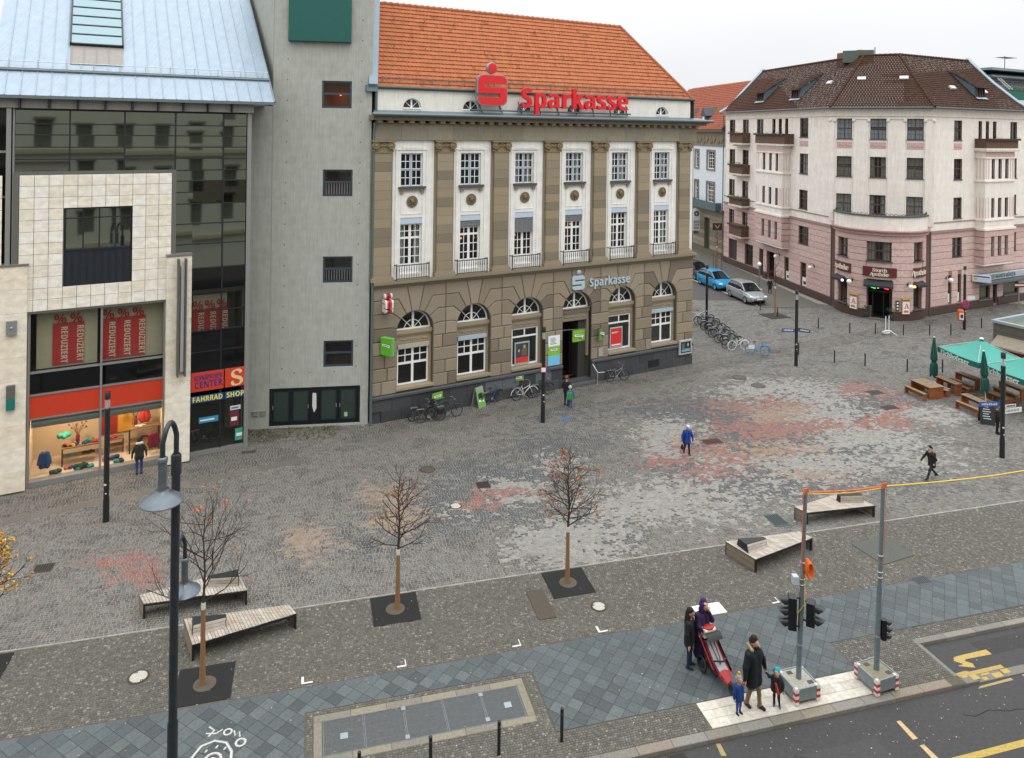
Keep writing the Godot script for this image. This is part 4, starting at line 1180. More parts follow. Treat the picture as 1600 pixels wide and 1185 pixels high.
	sk.box(-0.08, 0.0, 0, 5.0, 0, 0.22); sk.box(2.15, 2.23, 0, 5.0, 0, 0.22)
	for k in 7: sk.box(0, 2.15, k * 0.82 - 0.04, k * 0.82 + 0.03, 0.05, 0.2)
	var sko := part(b, "skylight", sk, dark)
	for k in 6:
		var g := MB.new(); g.t = sk.t
		g.quad(Vector3(0, k * 0.82 + 0.03, 0.12), Vector3(2.15, k * 0.82 + 0.03, 0.12), Vector3(2.15, k * 0.82 + 0.78, 0.17), Vector3(0, k * 0.82 + 0.78, 0.17))
		part(sko, "pane", g, M("76898e", 0.05, "", 1, 0.85))
	var ap := MB.new(); ap.t = Transform3D(sk.t.basis, Vector3(-7.93, 19.0, -1.2))
	ap.box(-0.03, 2.18, 0, 1.5, -0.05, 0.05)
	for k in 4: ap.box(0.52 * k, 0.52 * k + 0.02, 0, 1.5, 0.05, 0.08)
	part(b, "skylight_apron", ap, M("948f86", 0.6, "streak", 0.7))
	for i in 10:
		var x := -10.9 + i * 1.1
		var fp := MB.new(); fp.pillow(x + 0.04, x + 1.06, 16.88, 17.36, 0.0, 0.3, 0.01)
		part(b, "fascia_panel", fp, M("8f8d88", 0.7, "streak", 0.5))
		var bk := MB.new(); bk.box(x - 0.03, x + 0.03, 16.86, 17.36, 0.05, 0.5)
		part(b, "fascia_bracket", bk, dark)
	# stone piers
	var rows := [0.0, 0.92, 1.97, 2.95, 3.94, 4.9, 5.94, 6.92, 7.88, 8.92, 9.95]
	for j in 10:
		for q in [[-3.86, -2.76, 0.62], [-10.6, -9.42, 0.42], [-11.8, -10.61, 0.42]]:
			var s := MB.new(); s.pillow(q[0], q[1] - 0.008, rows[j] + (0.06 if j == 0 else 0.004), rows[j + 1] - 0.004, -0.1, q[2], 0.008)
			part(b, "pier_stone", s, M(["eee5d2", "f0e8d7", "ebe0cb"][rng.randi() % 3], 0.75, "grime", 0.4))
	for q in [[-3.89, -2.74, 0.66], [-11.8, -9.38, 0.46]]:
		var s := MB.new(); s.box(q[0], q[1], 9.95, 10.03, -0.2, q[2])
		part(b, "pier_cap", s, M("6a6862", 0.6))
	# room behind the shop window
	var rm := MB.new()
	niche(rm, -9.3, -3.9, 0.22, 3.0, -0.12, 2.4)
	part(b, "shop_room", rm, M("c2b39c", 0.9))
	var shut := MB.new(); shut.tube([Vector3(-9.25, 2.72, -0.25), Vector3(-3.95, 2.72, -0.25)], 0.2, 12)
	part(b, "roller_shutter", shut, M("7d8782", 0.4, "grime", 1.5, 0.4))
	for x in [-7.9, -5.2]:
		var l := MB.new(); l.ball(Vector3(x, 2.75, -0.9), Vector3(0.07, 0.06, 0.07), 8, 6)
		part(b, "spotlight", l, glow("ffe6c4", 6.0))
		var om := OmniLight3D.new()
		om.light_color = Color("ffdcb2"); om.light_energy = 3.2; om.omni_range = 9.0; om.omni_attenuation = 2.0; om.light_size = 0.06; om.shadow_enabled = true
		om.name = numbered(b, "spot_glow"); om.position = Vector3(x, 2.66, -0.9)
		b.add_child(om)
	var rc := MB.new(); niche(rc, -2.7, -0.25, 0.2, 2.6, -0.1, 2.4)
	part(b, "corner_room", rc, M("3f423a", 0.9))
func pane(p: Node, x0: float, x1: float, y0: float, y1: float, z: float, m: Material) -> void:
	var mb := MB.new()
	var a := rng.randf_range(-0.003, 0.003); var c := rng.randf_range(-0.003, 0.003)
	mb.quad(Vector3(x0, y0, z + a), Vector3(x1, y0, z + c), Vector3(x1, y1, z - a), Vector3(x0, y1, z - c))
	part(p, "pane", mb, m)
func roof_pan(b: Node, x: float, w: float, s: Array, m: Material) -> void:
	var mb := MB.new()
	var lo := Vector3(0, s[1], s[0]); var hi := Vector3(0, s[3], s[2])
	var nn := Vector3.RIGHT.cross(hi - lo).normalized()
	var X := func(a: float) -> Vector3: return Vector3(a, 0, 0)
	mb.quad(lo + X.call(x), lo + X.call(x + w - 0.02), hi + X.call(x + w - 0.02), hi + X.call(x))
	var k := nn * 0.045
	mb.quad(lo + X.call(x + w - 0.02), lo + X.call(x + w - 0.02) + k, hi + X.call(x + w - 0.02) + k, hi + X.call(x + w - 0.02))
	mb.quad(lo + X.call(x + w - 0.02) + k, lo + X.call(x + w) + k, hi + X.call(x + w) + k, hi + X.call(x + w - 0.02) + k)
	mb.quad(lo + X.call(x + w) + k, lo + X.call(x + w), hi + X.call(x + w), hi + X.call(x + w) + k)
	mb.quad(lo + X.call(x) - nn * 0.04, lo + X.call(x + w) - nn * 0.04, lo + X.call(x + w), lo + X.call(x))
	part(b, "roof_panel", mb, m)

func make_tower() -> void:
	var b := thing("concrete_tower", "plain grey concrete tower between the shop building and the bank, four small windows", "tower", TOWER[0], TOWER[1])
	var wins := [[3.46, 5.04, 17.25, 18.73], [3.56, 5.14, 12.46, 13.92], [3.62, 5.2, 7.77, 9.2], [3.71, 5.29, 3.2, 4.63]]
	var w := MB.new()
	var hs := wins.duplicate(); hs.append([0.83, 5.69, 0.12, 2.15])
	pierced(w, 0.92, 6.12, 0, 26, 0.0, 0.3, hs)
	w.quad(Vector3(-1.5, 0, -0.05), Vector3(0.92, 0, 0), Vector3(0.92, 17.3, 0), Vector3(-1.5, 17.3, -0.05)); w.quad(Vector3(-4.5, 17.3, -14), Vector3(0.92, 17.3, 0), Vector3(0.92, 26, 0), Vector3(-4.5, 26, -14))
	w.quad(Vector3(6.12, 0, 0), Vector3(6.12, 0, -5), Vector3(6.12, 26, -5), Vector3(6.12, 26, 0))
	w.box(1.2, 6.1, 0, 26, -6, -2.5)
	part(b, "wall", w, M("adafa6", 0.92, "streak", 0.3))
	var jt := MB.new(); jt.box(0.9, 0.93, 2.2, 26, -0.02, 0.006)
	part(b, "wall_joint", jt, M("8b8a7d", 0.9))
	var st := MB.new()
	for i in 18:
		for x in [1.55, 5.45]: st.ball(Vector3(x + 0.008 * i, 3.2 + i * 1.11, 0.0), Vector3(0.035, 0.035, 0.012), 6, 4)
	for x in [2.2, 3.0, 4.3]: st.ball(Vector3(x, 2.95, 0), Vector3(0.035, 0.035, 0.012), 6, 4)
	part(b, "tie_holes", st, M("4d4c48", 0.8), true)
	for i in 4:
		var q: Array = wins[i]
		var h: float = q[3] - q[2]
		var bars := [[false, h * 0.53, 0, 1.58, 0.11]]
		var o := window(b, Transform3D(Basis(), Vector3(q[0], q[2], -0.06)), q[1] - q[0], h, bars, 0.1, M("33414f", 0.5), {"room": ["7a4a22", "4a3f34", "4a4640", "2a211c"][i], "pane": glass("1a1c1c", 0.25)})
		if i in [1, 2]:
			var r := MB.new()
			for k in 10: r.box(0.14 + k * 0.14, 0.19 + k * 0.14, 0.1, h * 0.5, -0.22, -0.19)
			part(o, "railing", r, M("9a9a98", 0.5))
		if i == 0:
			var bl := MB.new(); bl.ball(Vector3(0.95, 0.75, -0.45), Vector3(0.05, 0.05, 0.05), 8, 6)
			part(o, "lamp", bl, glow("ff9a4a", 1.5))
			var om := OmniLight3D.new()
			om.name = "lamp_glow"; om.light_color = Color("ff9a4a"); om.light_energy = 0.05; om.light_size = 0.05; om.omni_range = 4; om.omni_attenuation = 2.0; om.shadow_enabled = true; om.position = Vector3(0.95, 0.66, -0.4)
			o.add_child(om)
	var gp := MB.new()
	gp.pillow(1.7, 4.98, 20.8, 26, -0.05, 0.3, 0.03)
	part(b, "green_panel", gp, M("05574f", 0.5, "plaster", 0.3))
	# double doors of dark glass
	var navy := M("12161f", 0.4)
	var df := MB.new()
	df.box(0.83, 5.69, 2.05, 2.15, -0.2, -0.05); df.box(0.83, 5.69, 0.1, 0.2, -0.2, -0.05); df.box(3.05, 3.5, 0.2, 2.05, -0.2, -0.06)
	df.box(0.83, 1.0, 0.2, 2.05, -0.2, -0.055); df.box(5.55, 5.69, 0.2, 2.05, -0.2, -0.055)
	part(b, "door_frame", df, navy)
	for x in [1.02, 2.04, 3.52, 4.54]:
		var d := MB.new()
		d.box(x, x + 0.12, 0.21, 2.04, -0.17, -0.09); d.box(x + 0.89, x + 1.0, 0.21, 2.04, -0.17, -0.09); d.box(x + 0.12, x + 0.89, 0.21, 0.33, -0.17, -0.092); d.box(x + 0.12, x + 0.89, 1.94, 2.04, -0.17, -0.092)
		var o := part(b, "door", d, navy)
		var g := MB.new(); g.quad(Vector3(x + 0.12, 0.33, -0.12), Vector3(x + 0.89, 0.33, -0.12), Vector3(x + 0.89, 1.94, -0.12), Vector3(x + 0.12, 1.94, -0.12))
		part(o, "pane", g, M("35423d", 0.12, "grime", 1.5))
		var hd := MB.new(); hd.tube([Vector3(x + (0.08 if x > 4 or x < 2 else 0.9), 1.0, -0.07), Vector3(x + (0.08 if x > 4 or x < 2 else 0.9), 1.2, -0.05)], 0.025, 6)
		part(o, "handle", hd, M("c2c4c4", 0.3, "", 1, 0.7))
	var bill := MB.new()
	bill.polyblock(PackedVector2Array([Vector2(3.15, 1.1), Vector2(3.25, 0.75), Vector2(3.38, 1.0), Vector2(3.36, 1.8), Vector2(3.17, 1.82)]), -0.06, -0.05)
	part(b, "torn_paper", bill, M("c9c9c4", 0.9))
	bill = MB.new(); bill.box(4.85, 5.02, 0.45, 0.68, -0.12, -0.11); part(b, "sticker", bill, M("9fb28a", 0.9))
	bill = MB.new(); bill.box(4.95, 5.25, 1.2, 1.65, -0.12, -0.112); part(b, "sticker", bill, M("2b332f", 0.7))
	for x in [0.08, 0.48]:
		var bx := MB.new(); bx.box(x, x + 0.26, 0.75, 0.95, -0.2, 0.06); bx.box(x - 0.03, x + 0.3, 0.95, 0.99, -0.2, 0.08)
		part(b, "vent_box", bx, M("8a8880", 0.6))

# rows of render blocks over a wall face: x0..x1, courses from y0 to y1, cut round the holes
func courses(p: Node, called: String, tf: Transform3D, x0: float, x1: float, y0: float, y1: float, n: int, z: float, holes: Array, mats: Array) -> void:
	var h := (y1 - y0) / n
	for j in n:
		var a := y0 + j * h; var b := a + h
		var cuts := [[x0, x1]]
		for q in holes:
			if q[2] > b - h * 0.3 or q[3] < a + h * 0.3: continue
			var nxt := []
			for c in cuts:
				if q[1] <= c[0] or q[0] >= c[1]: nxt.append(c); continue
				if q[0] > c[0] + 0.05: nxt.append([c[0], q[0]])
				if q[1] < c[1] - 0.05: nxt.append([q[1], c[1]])
			cuts = nxt
		for c in cuts:
			var mb := MB.new(); mb.t = tf
			mb.pillow(c[0], c[1], a + 0.02, b - 0.02, z - 0.03, z + 0.05, 0.02)
			part(p, called, mb, mats[rng.randi() % mats.size()])
func arc_band(mb: MB, r0: float, r1: float, a0: float, a1: float, y0: float, y1: float) -> void:
	var k := maxi(2, int(absf(a1 - a0) / 6.0))
	for i in k:
		var a := deg_to_rad(lerpf(a0, a1, float(i) / k)); var b := deg_to_rad(lerpf(a0, a1, float(i + 1) / k))
		var P := func(r: float, t: float, y: float) -> Vector3: return Vector3(r * sin(t), y, r * cos(t))
		mb.quad(P.call(r1, a, y0), P.call(r1, b, y0), P.call(r1, b, y1), P.call(r1, a, y1))
		mb.quad(P.call(r1, a, y1), P.call(r1, b, y1), P.call(r0, b, y1), P.call(r0, a, y1))
		mb.quad(P.call(r0, a, y0), P.call(r0, b, y0), P.call(r1, b, y0), P.call(r1, a, y0))
		if i == 0: mb.quad(P.call(r0, a, y0), P.call(r1, a, y0), P.call(r1, a, y1), P.call(r0, a, y1))
		if i == k - 1: mb.quad(P.call(r1, b, y0), P.call(r0, b, y0), P.call(r0, b, y1), P.call(r1, b, y1))
func flat_tiles(mb: MB, o: Vector3, ud: Vector3, vd: Vector3, rows: int, rh: float, ua: Callable, ub: Callable) -> void:
	var nn := ud.cross(vd).normalized()
	for j in rows:
		var a: float = ua.call(j * rh); var b: float = ub.call(j * rh)
		var k := maxi(int((b - a) / 0.24), 1)
		for i in k:
			var x := a + (b - a) * i / k; var w := (b - a) / k
			mb.col = Color.WHITE * rng.randf_range(0.82, 1.18); mb.col.a = 1
			if rng.randf() < 0.02: mb.col = Color(1.6, 1.6, 1.5)
			var l := nn * rng.randf_range(0.035, 0.055)
			var p0 := o + ud * (x + 0.006) + vd * (j * rh - 0.04); var p1 := o + ud * (x + w - 0.006) + vd * (j * rh - 0.04)
			var t0 := o + ud * (x + 0.006) + vd * ((j + 1) * rh); var t1 := o + ud * (x + w - 0.006) + vd * ((j + 1) * rh)
			mb.quad(p0 + l, p1 + l, t1, t0); mb.quad(p0 - nn * 0.02, p1 - nn * 0.02, p1 + l, p0 + l)
	mb.col = Color.WHITE

func make_corner_house() -> void:
	var b := thing("corner_house", "pink and cream corner apartment house with rounded pharmacy front and dark brown tiled roof", "building", FRONT[0], FRONT[1])
	var F := Transform3D(); var fi := frame(FRONT).affine_inverse()
	var Wt := fi * frame(WEST); var Et := fi * frame(EAST)
	var cream := M("ece4da", 0.92, "streak", 0.22)
	var pinks := [M("cbaea6", 0.92, "grime", 0.45), M("c7a9a1", 0.92, "grime", 0.45), M("cfb3ab", 0.92, "grime", 0.45)]
	var groove := M("8a6b65", 0.95)
	var brown := M("4a372d", 0.6, "grime", 0.8)
	var wood := M("4d3b2f", 0.6)
	var core := MB.new()
	core.t = Wt; core.box(0.0, 23.2, 0, 18.6, -10, -1.4)
	core.t = F; core.box(-1.0, 9.0, 0, 18.6, -8, -1.4)
	core.t = Et; core.box(0, 15.2, 0, 18.5, -10, -1.4)
	part(b, "inner_wall", core, M("3a3430", 0.9))
	# window openings [x0, x1, y0, y1] of each front
	var wh := []; var eh := []; var fh := []
	for q in [[1.2, 2.7], [4.7, 6.2], [8.2, 9.7], [11.7, 12.4], [13.07, 13.75], [14.4, 15.06], [17.35, 18.9]]: wh.append([q[0], q[1], 15.85, 17.78])
	for q in [[1.25, 2.75], [4.75, 6.25], [17.4, 18.92]]: wh.append([q[0], q[1], 12.15, 14.18]); wh.append([q[0], q[1], 8.6, 10.5])
	for q in [[1.4, 2.8], [4.9, 6.25], [17.4, 19.25]]: wh.append([q[0], q[1], 5.02, 6.82])
	var wshop := [[1.4, 3.62, 0.72, 3.2], [5.65, 7.7, 0.72, 3.25], [9.2, 10.1, 0.1, 3.12], [10.9, 12.6, 0.1, 3.2], [14.66, 15.58, 0.66, 3.1], [17.82, 18.9, 0.66, 3.12]]
	for q in [[3.42, 4.6], [7.16, 7.72], [8.33, 8.84], [9.47, 10.04], [12.35, 13.5]]: eh.append([q[0], q[1], 15.78, 17.6])
	for q in [[3.46, 4.7], [12.35, 13.5]]: eh.append([q[0], q[1], 12.15, 14.07]); eh.append([q[0], q[1], 8.6, 10.5])
	for q in [[3.3, 4.76], [12.3, 13.5]]: eh.append([q[0], q[1], 5.04, 6.9])
	var eshop := [[2.75, 3.3, 0.8, 3.4], [4.2, 4.75, 0.8, 3.4], [7.55, 9.3, 0.75, 2.25], [9.72, 10.45, 0.15, 2.2], [11.4, 14.1, 0.85, 2.25]]
	for q in [[0.33, 1.62], [3.16, 4.49], [6.17, 7.5]]: fh.append([q[0], q[1], 15.78, 17.68]); fh.append([q[0], q[1], 12.25, 14.14]); fh.append([q[0], q[1], 8.8, 10.62])
	var up := MB.new()
	up.t = Wt; pierced(up, 0, 23.2, 7.5, 18.6, 0, 0.3, wh)
	up.t = Et; pierced(up, 0, 15.2, 7.5, 18.6, 0, 0.3, eh)
	up.t = F; pierced(up, -0.05, 8.1, 7.5, 18.6, 0, 0.3, fh)
	part(b, "upper_wall", up, cream)
	var lo := MB.new()
	lo.t = Wt; pierced(lo, 0, 23.2, 0, 7.5, 0, 0.35, wh + wshop)
	lo.t = Et; pierced(lo, 0, 15.2, 0, 7.5, 0, 0.35, eh + eshop)
	lo.t = F; lo.box(-0.1, 0.42, 0, 7.5, -0.4, 0.03); lo.box(7.68, 8.2, 0, 7.5, -0.4, 0.03)
	part(b, "lower_wall", lo, groove)
	courses(b, "render_course", Wt, 0.0, 23.2, 0.75, 7.4, 11, 0.0, wh + wshop, pinks)
	courses(b, "render_course", Et, 0.0, 15.2, 0.75, 7.4, 11, 0.0, eh + eshop, pinks)
	for q in [[Wt, 23.25, wshop], [Et, 15.2, eshop]]: courses(b, "plinth", q[0], 0.0, q[1], 0.0, 0.74, 1, 0.06, q[2], [brown])
	# the arc of the pharmacy
	var At := F * Transform3D(Basis(), Vector3(4.05, 0, 0))
	var lower := [[-64.0, -42.0, 0.95, 3.2], [-14.2, 17.5, 0.0, 3.5], [47.0, 66.5, 0.95, 3.25]]
	var upper := [[-65.0, -42.0, 5.15, 6.92], [-14.8, 16.2, 5.1, 6.88], [47.3, 67.8, 5.15, 6.88]]
	var back := MB.new(); back.t = At
	var prev := -92.0
	for i in 4:
		var e: float = lower[i][0] if i < 3 else 92.0
		arc_band(back, 3.2, 3.68, prev, e, 0.0, 7.5)
		if i < 3:
			prev = lower[i][1]
			arc_band(back, 3.3, 3.68, lower[i][0], prev, lower[i][3], upper[i][2]); arc_band(back, 3.3, 3.68, lower[i][0], prev, upper[i][3], 7.5)
			if lower[i][2] > 0.1: arc_band(back, 3.3, 3.68, lower[i][0], prev, 0.0, lower[i][2])
	part(b, "bay_wall", back, groove)
	for j in 11:
		var a := 0.75 + j * 0.6045; var e := a + 0.6045
		var at := -88.0
		for i in 4:
			var q: Array = (lower[i] if e < 4.6 else upper[i]) if i < 3 else [88.0, 88.0, 0, 9]
			var mid := (a + e) / 2
			var cut: bool = i == 3 or (mid > q[2] and mid < q[3]) or (mid > 3.4 and mid < 5.15)
			if cut:
				var mb := MB.new(); mb.t = At; arc_band(mb, 3.6, 3.76, at, q[0], a + 0.02, e - 0.02)
				part(b, "render_course", mb, pinks[rng.randi() % 3]); at = q[1]
	for q in [[-90.0, -14.2], [17.5, 90.0]]:
		var mb := MB.new(); mb.t = At; arc_band(mb, 3.6, 3.82, q[0], q[1], 0.0, 0.74); part(b, "plinth", mb, brown)
	for i in 3: # spandrels and sills
		var mb := MB.new(); mb.t = At; arc_band(mb, 3.6, 3.74, lower[i][0], lower[i][1], lower[i][3], 3.72); arc_band(mb, 3.6, 3.74, lower[i][0], lower[i][1], 4.55, upper[i][2]); part(b, "spandrel", mb, pinks[0])
		mb = MB.new(); mb.t = At; arc_band(mb, 3.4, 3.86, upper[i][0] - 1, upper[i][1] + 1, upper[i][2] - 0.1, upper[i][2]); 
		if i != 1: arc_band(mb, 3.4, 3.9, lower[i][0] - 1, lower[i][1] + 1, 0.86, 0.95)
		part(b, "window_sill", mb, M("4b4a4a", 0.7))
		for f in [upper[i], lower[i]]:
			if f == lower[1]: continue
			var am := deg_to_rad((f[0] + f[1]) / 2); var wd := 2.0 * 3.45 * sin(deg_to_rad((f[1] - f[0]) / 2))
			var h: float = f[3] - f[2]
			var at2 := At * Transform3D(Basis(Vector3.UP, am), Vector3(3.42 * sin(am), f[2], 3.42 * cos(am)) - Basis(Vector3.UP, am).x * wd / 2)
			var bars := []
			if f == upper[i]:
				bars = [[false, h * 0.5, 0, wd, 0.12]]
				for k in (5 if i == 1 else 3): bars.append([true, wd * (k + 1) / (6 if i == 1 else 4), 0, h, 0.09 if k % 2 else 0.05])
			window(b, at2, wd, h, bars, 0.08, wood, {"room": "3b3b38" if f == upper[i] else "4a4438", "curtain": "aab0ac", "ctype": 1} if f == upper[i] else {"room": "574a3a", "pane": glass("1a1c1c", 0.12)})
	var cor := MB.new(); cor.t = At
	arc_band(cor, 3.0, 3.95, -92, 92, 7.4, 7.55); arc_band(cor, 3.0, 4.08, -92, 92, 7.7, 7.82)
	part(b, "bay_cornice", cor, M("b8948e", 0.9, "grime", 0.5))
	cor = MB.new(); cor.t = At; arc_band(cor, 3.0, 4.0, -92, 92, 7.55, 7.7); part(b, "bay_cornice", cor, M("94756f", 0.9, "grime", 0.5))
	var par := MB.new(); par.t = At; arc_band(par, 3.5, 3.85, -92, 92, 7.82, 9.0); part(b, "balcony_parapet", par, cream)
	var cap := MB.new(); cap.t = At; arc_band(cap, 3.3, 3.95, -92, 92, 9.0, 9.1); arc_band(cap, 0.0, 3.4, -90, 90, 7.9, 8.0)
	for k in 34:
		var a := deg_to_rad(-86 + k * 5.2)
		cap.tube([Vector3(3.7 * sin(a), 9.1, 3.7 * cos(a)), Vector3(3.72 * sin(a + 0.03), 9.2 + rng.randf() * 0.14, 3.72 * cos(a + 0.03)), Vector3(3.8 * sin(a + 0.08), 9.22, 3.8 * cos(a + 0.08))], 0.03, 4)
	part(b, "parapet_rail", cap, M("4d4a44", 0.8))
	# pharmacy entrance
	var en := MB.new(); en.t = At
	niche(en, -1.05, 1.05, 0.1, 3.5, 3.45, 2.6)
	part(b, "entrance_hall", en, M("1c1a19", 0.7))
	var df := MB.new(); df.t = At
	df.box(-0.95, -0.88, 0.1, 3.4, 3.3, 3.42); df.box(0.9, 0.98, 0.1, 3.4, 3.3, 3.42); df.box(-0.45, -0.38, 0.1, 2.35, 3.3, 3.4); df.box(0.4, 0.47, 0.1, 2.35, 3.3, 3.4); df.box(-0.95, 0.98, 2.35, 2.45, 3.3, 3.41)
	part(b, "door_frame", df, M("17181a", 0.4))
	var stp := MB.new(); stp.t = At; stp.box(-1.0, 1.05, 0, 0.1, 3.3, 4.0); part(b, "entrance_step", stp, M("6b655c", 0.8, "speck", 1.0))
	for q in [[-1.15, 1.2, 3.15, 3.42, 0.0, 3.62], [-0.95, 0.4, 3.15, 3.4, -53.0, 3.6], [-0.7, 0.7, 3.2, 3.45, 57.0, 3.6]]: # awnings
		var aw := MB.new(); aw.t = At * Transform3D(Basis(Vector3.UP, deg_to_rad(q[4])), Vector3())
		aw.quad(Vector3(q[0], q[2] - 0.12, q[5] + 0.55), Vector3(q[1], q[2] - 0.12, q[5] + 0.55), Vector3(q[1], q[3], q[5]), Vector3(q[0], q[3], q[5])); aw.box(q[0], q[1], q[2] - 0.3, q[2] - 0.12, q[5] + 0.53, q[5] + 0.55)
		part(b, "awning", aw, M("26262a", 0.8))
	# windows
	var k := 0
	for set in [[Wt, wh], [Et, eh], [F, fh]]:
		for q in set[1]:
			k += 1
			var wd: float = q[1] - q[0]; var h: float = q[3] - q[2]
			var bars := [[false, h * (0.52 if q[2] > 7 else 0.55), 0, wd, 0.11]]
			if wd > 0.8:
				bars.append([true, wd / 2, 0, h, 0.11])
				for s in [0.25, 0.75]: bars.append([true, wd * s, 0, h, 0.035])
				for s in [0.26, 0.78]: bars.append([false, h * s, 0, wd, 0.035])
			var opt := {"room": "24211f"}
			if k % 3 != 1: opt = {"room": "33322e", "curtain": ["b9c2c4", "c5c8c4", "9ba39c"][k % 3], "ctype": [0, 1, 2][(k / 2) % 3]}
			if q[2] > 15.0 and set[1] == fh: opt = {"room": "38454a", "curtain": "bcd0da", "ctype": 2 if q[0] > 2 else 0}
			var o := window(b, set[0] * Transform3D(Basis(), Vector3(q[0], q[2], -0.14)), wd, h, bars, 0.06, wood, opt)
			if set[1] == fh and q[0] < 1.0 and q[2] > 12 and q[2] < 15:
				var bl := MB.new(); bl.ball(Vector3(0.45, 0.5, -0.4), Vector3(0.13, 0.1, 0.13), 8, 6); part(o, "lamp", bl, glow("ffb45a", 1.3))
			var sl := MB.new(); sl.t = set[0]; sl.box(q[0] - 0.06, q[1] + 0.06, q[2] - 0.07, q[2], -0.14, 0.08)
			part(b, "window_sill", sl, M("54504c", 0.7))
			if q[2] > 15.0 and (set[1] == fh or q[0] > 17 or (set[1] == eh and (q[0] < 5 or q[0] > 12))):
				var rp := MB.new(); rp.t = set[0]
				rp.pillow(q[0], q[1], 14.92, 15.5, -0.02, 0.03, 0.01)
				for s in 7: rp.ball(Vector3(lerpf(q[0] + 0.15, q[1] - 0.15, s / 6.0), 15.2 + 0.06 * sin(s * 2.0), 0.03), Vector3(0.08, 0.1, 0.03), 7, 4)
				part(b, "relief_panel", rp, M("c9a6a2", 0.9, "grime", 0.8))
	# pilasters with scrolls on the chamfer
	for q in [[-0.3, 0.12], [1.75, 3.0], [4.62, 6.02], [7.62, 8.35]]:
		var pl := MB.new(); pl.pillow(q[0], q[1], 8.0, 17.55, -0.05, 0.12, 0.02)
		for x in [q[0], q[1]]:
			pl.t = Transform3D(Basis(Vector3.RIGHT, PI / 2), Vector3(x, 17.5, 0.08)); pl.lathe([Vector2(0.16, 0.0), Vector2(0.16, 0.1), Vector2(0.1, 0.08), Vector2(0.07, 0.12), Vector2(0, 0.12)], 12); pl.t = Transform3D()
		pl.box(q[0], q[1], 17.6, 17.68, 0.0, 0.16)
		part(b, "pilaster", pl, cream)
	# cornices and bands
	var bd := MB.new()
	for q in [[Wt, 0.0, 23.3], [Et, -0.2, 15.2], [F, -0.1, 8.15]]:
		bd.t = q[0]
		bd.box(q[1], q[2], 17.9, 17.98, 0, 0.1); bd.box(q[1], q[2], 18.5, 18.7, -0.3, 0.35)
	part(b, "eaves_moulding", bd, cream)
	var b2 := MB.new()
	for q in [[Wt, 0.0, 23.2], [Et, 0.0, 15.2]]:
		b2.t = q[0]; b2.box(q[1], q[2], 7.4, 7.52, 0, 0.18); b2.box(q[1], q[2], 7.52, 7.6, 0, 0.1); b2.box(q[1], q[2], 8.28, 8.36, 0, 0.08)
	part(b, "string_course", b2, M("9a837b", 0.9, "grime", 0.6))
	# bays with slit windows
	for q in [[Wt, 9.88, 15.6, [[11.36, 11.93], [12.78, 13.35], [14.15, 14.7]], 4.3], [Et, 6.75, 11.5, [[7.78, 8.28], [8.85, 9.4], [9.95, 10.5]], 4.3]]:
		var hs := []
		for s in q[3]:
			for y in [[12.2, 14.05], [8.58, 10.4], [5.0, 6.9]]: hs.append([s[0], s[1], y[0], y[1]])
		var y := MB.new(); y.t = q[0] * Transform3D(Basis(), Vector3(0, 0, 0.9))
		pierced(y, q[1], q[2], 7.5, 15.0, 0, 0.25, hs)
		for x in [q[1], q[2]]:
			if x == q[1]: y.quad(Vector3(x, 7.5, -0.95), Vector3(x, 7.5, 0), Vector3(x, 15, 0), Vector3(x, 15, -0.95))
			else: y.quad(Vector3(x, 7.5, 0), Vector3(x, 7.5, -0.95), Vector3(x, 15, -0.95), Vector3(x, 15, 0))
		part(b, "bay", y, cream)
		y = MB.new(); y.t = q[0] * Transform3D(Basis(), Vector3(0, 0, 0.9))
		pierced(y, q[1], q[2], 4.3, 7.5, 0, 0.25, hs); y.quad(Vector3(q[1], 4.3, -0.95), Vector3(q[2], 4.3, -0.95), Vector3(q[2], 4.3, 0), Vector3(q[1], 4.3, 0))
		part(b, "bay_base", y, groove)
		courses(b, "render_course", q[0], q[1], q[2], 4.3, 7.4, 5, 0.9, hs, pinks)
		for j in 5:
			for x in [q[1], q[2]]:
				var mb := MB.new(); mb.t = q[0]; mb.box(x - 0.05, x + 0.05, 4.32 + j * 0.62, 4.88 + j * 0.62, 0.0, 0.92)
				part(b, "render_course", mb, pinks[j % 3])
		for h in [[4.1, 4.3, 0.86], [7.4, 7.6, 1.05], [8.3, 8.42, 1.0], [11.92, 12.06, 1.02], [14.95, 15.06, 1.12], [14.1, 14.2, 0.98]]: 
			y = MB.new(); y.t = q[0]; y.box(q[1] - (h[2] - 0.9), q[2] + (h[2] - 0.9), h[0], h[1], -0.1, h[2]); part(b, "bay_moulding", y, cream)
		# pink ornament strips
		var pk := MB.new(); pk.t = q[0]
		pk.box(q[1] + 0.05, q[2] - 0.05, 14.25, 14.7, 0.88, 0.92)
		for r in [[8.55, 10.45], [12.15, 14.05]]:
			for x in [q[1] + 0.15, q[1] + 0.55, q[3][2][1] + 0.3, q[2] - 0.35, q[2] - 0.12]: pk.box(x - 0.03, x + 0.03, r[0], r[1], 0.88, 0.925)
			for s in [0.15, 0.45, 0.75]:
				for x in [q[1], q[2]]: pk.box(x - 0.02, x + 0.02, r[0], r[1], s - 0.03, s + 0.03)
		part(b, "ornament_strip", pk, M("c2a3a0", 0.9))
		for h in hs:
			window(b, q[0] * Transform3D(Basis(), Vector3(h[0], h[2], 0.72)), h[1] - h[0], h[3] - h[2], [[false, (h[3] - h[2]) * 0.5, 0, h[1] - h[0], 0.09]], 0.05, wood, {"room": "2b2a28"})
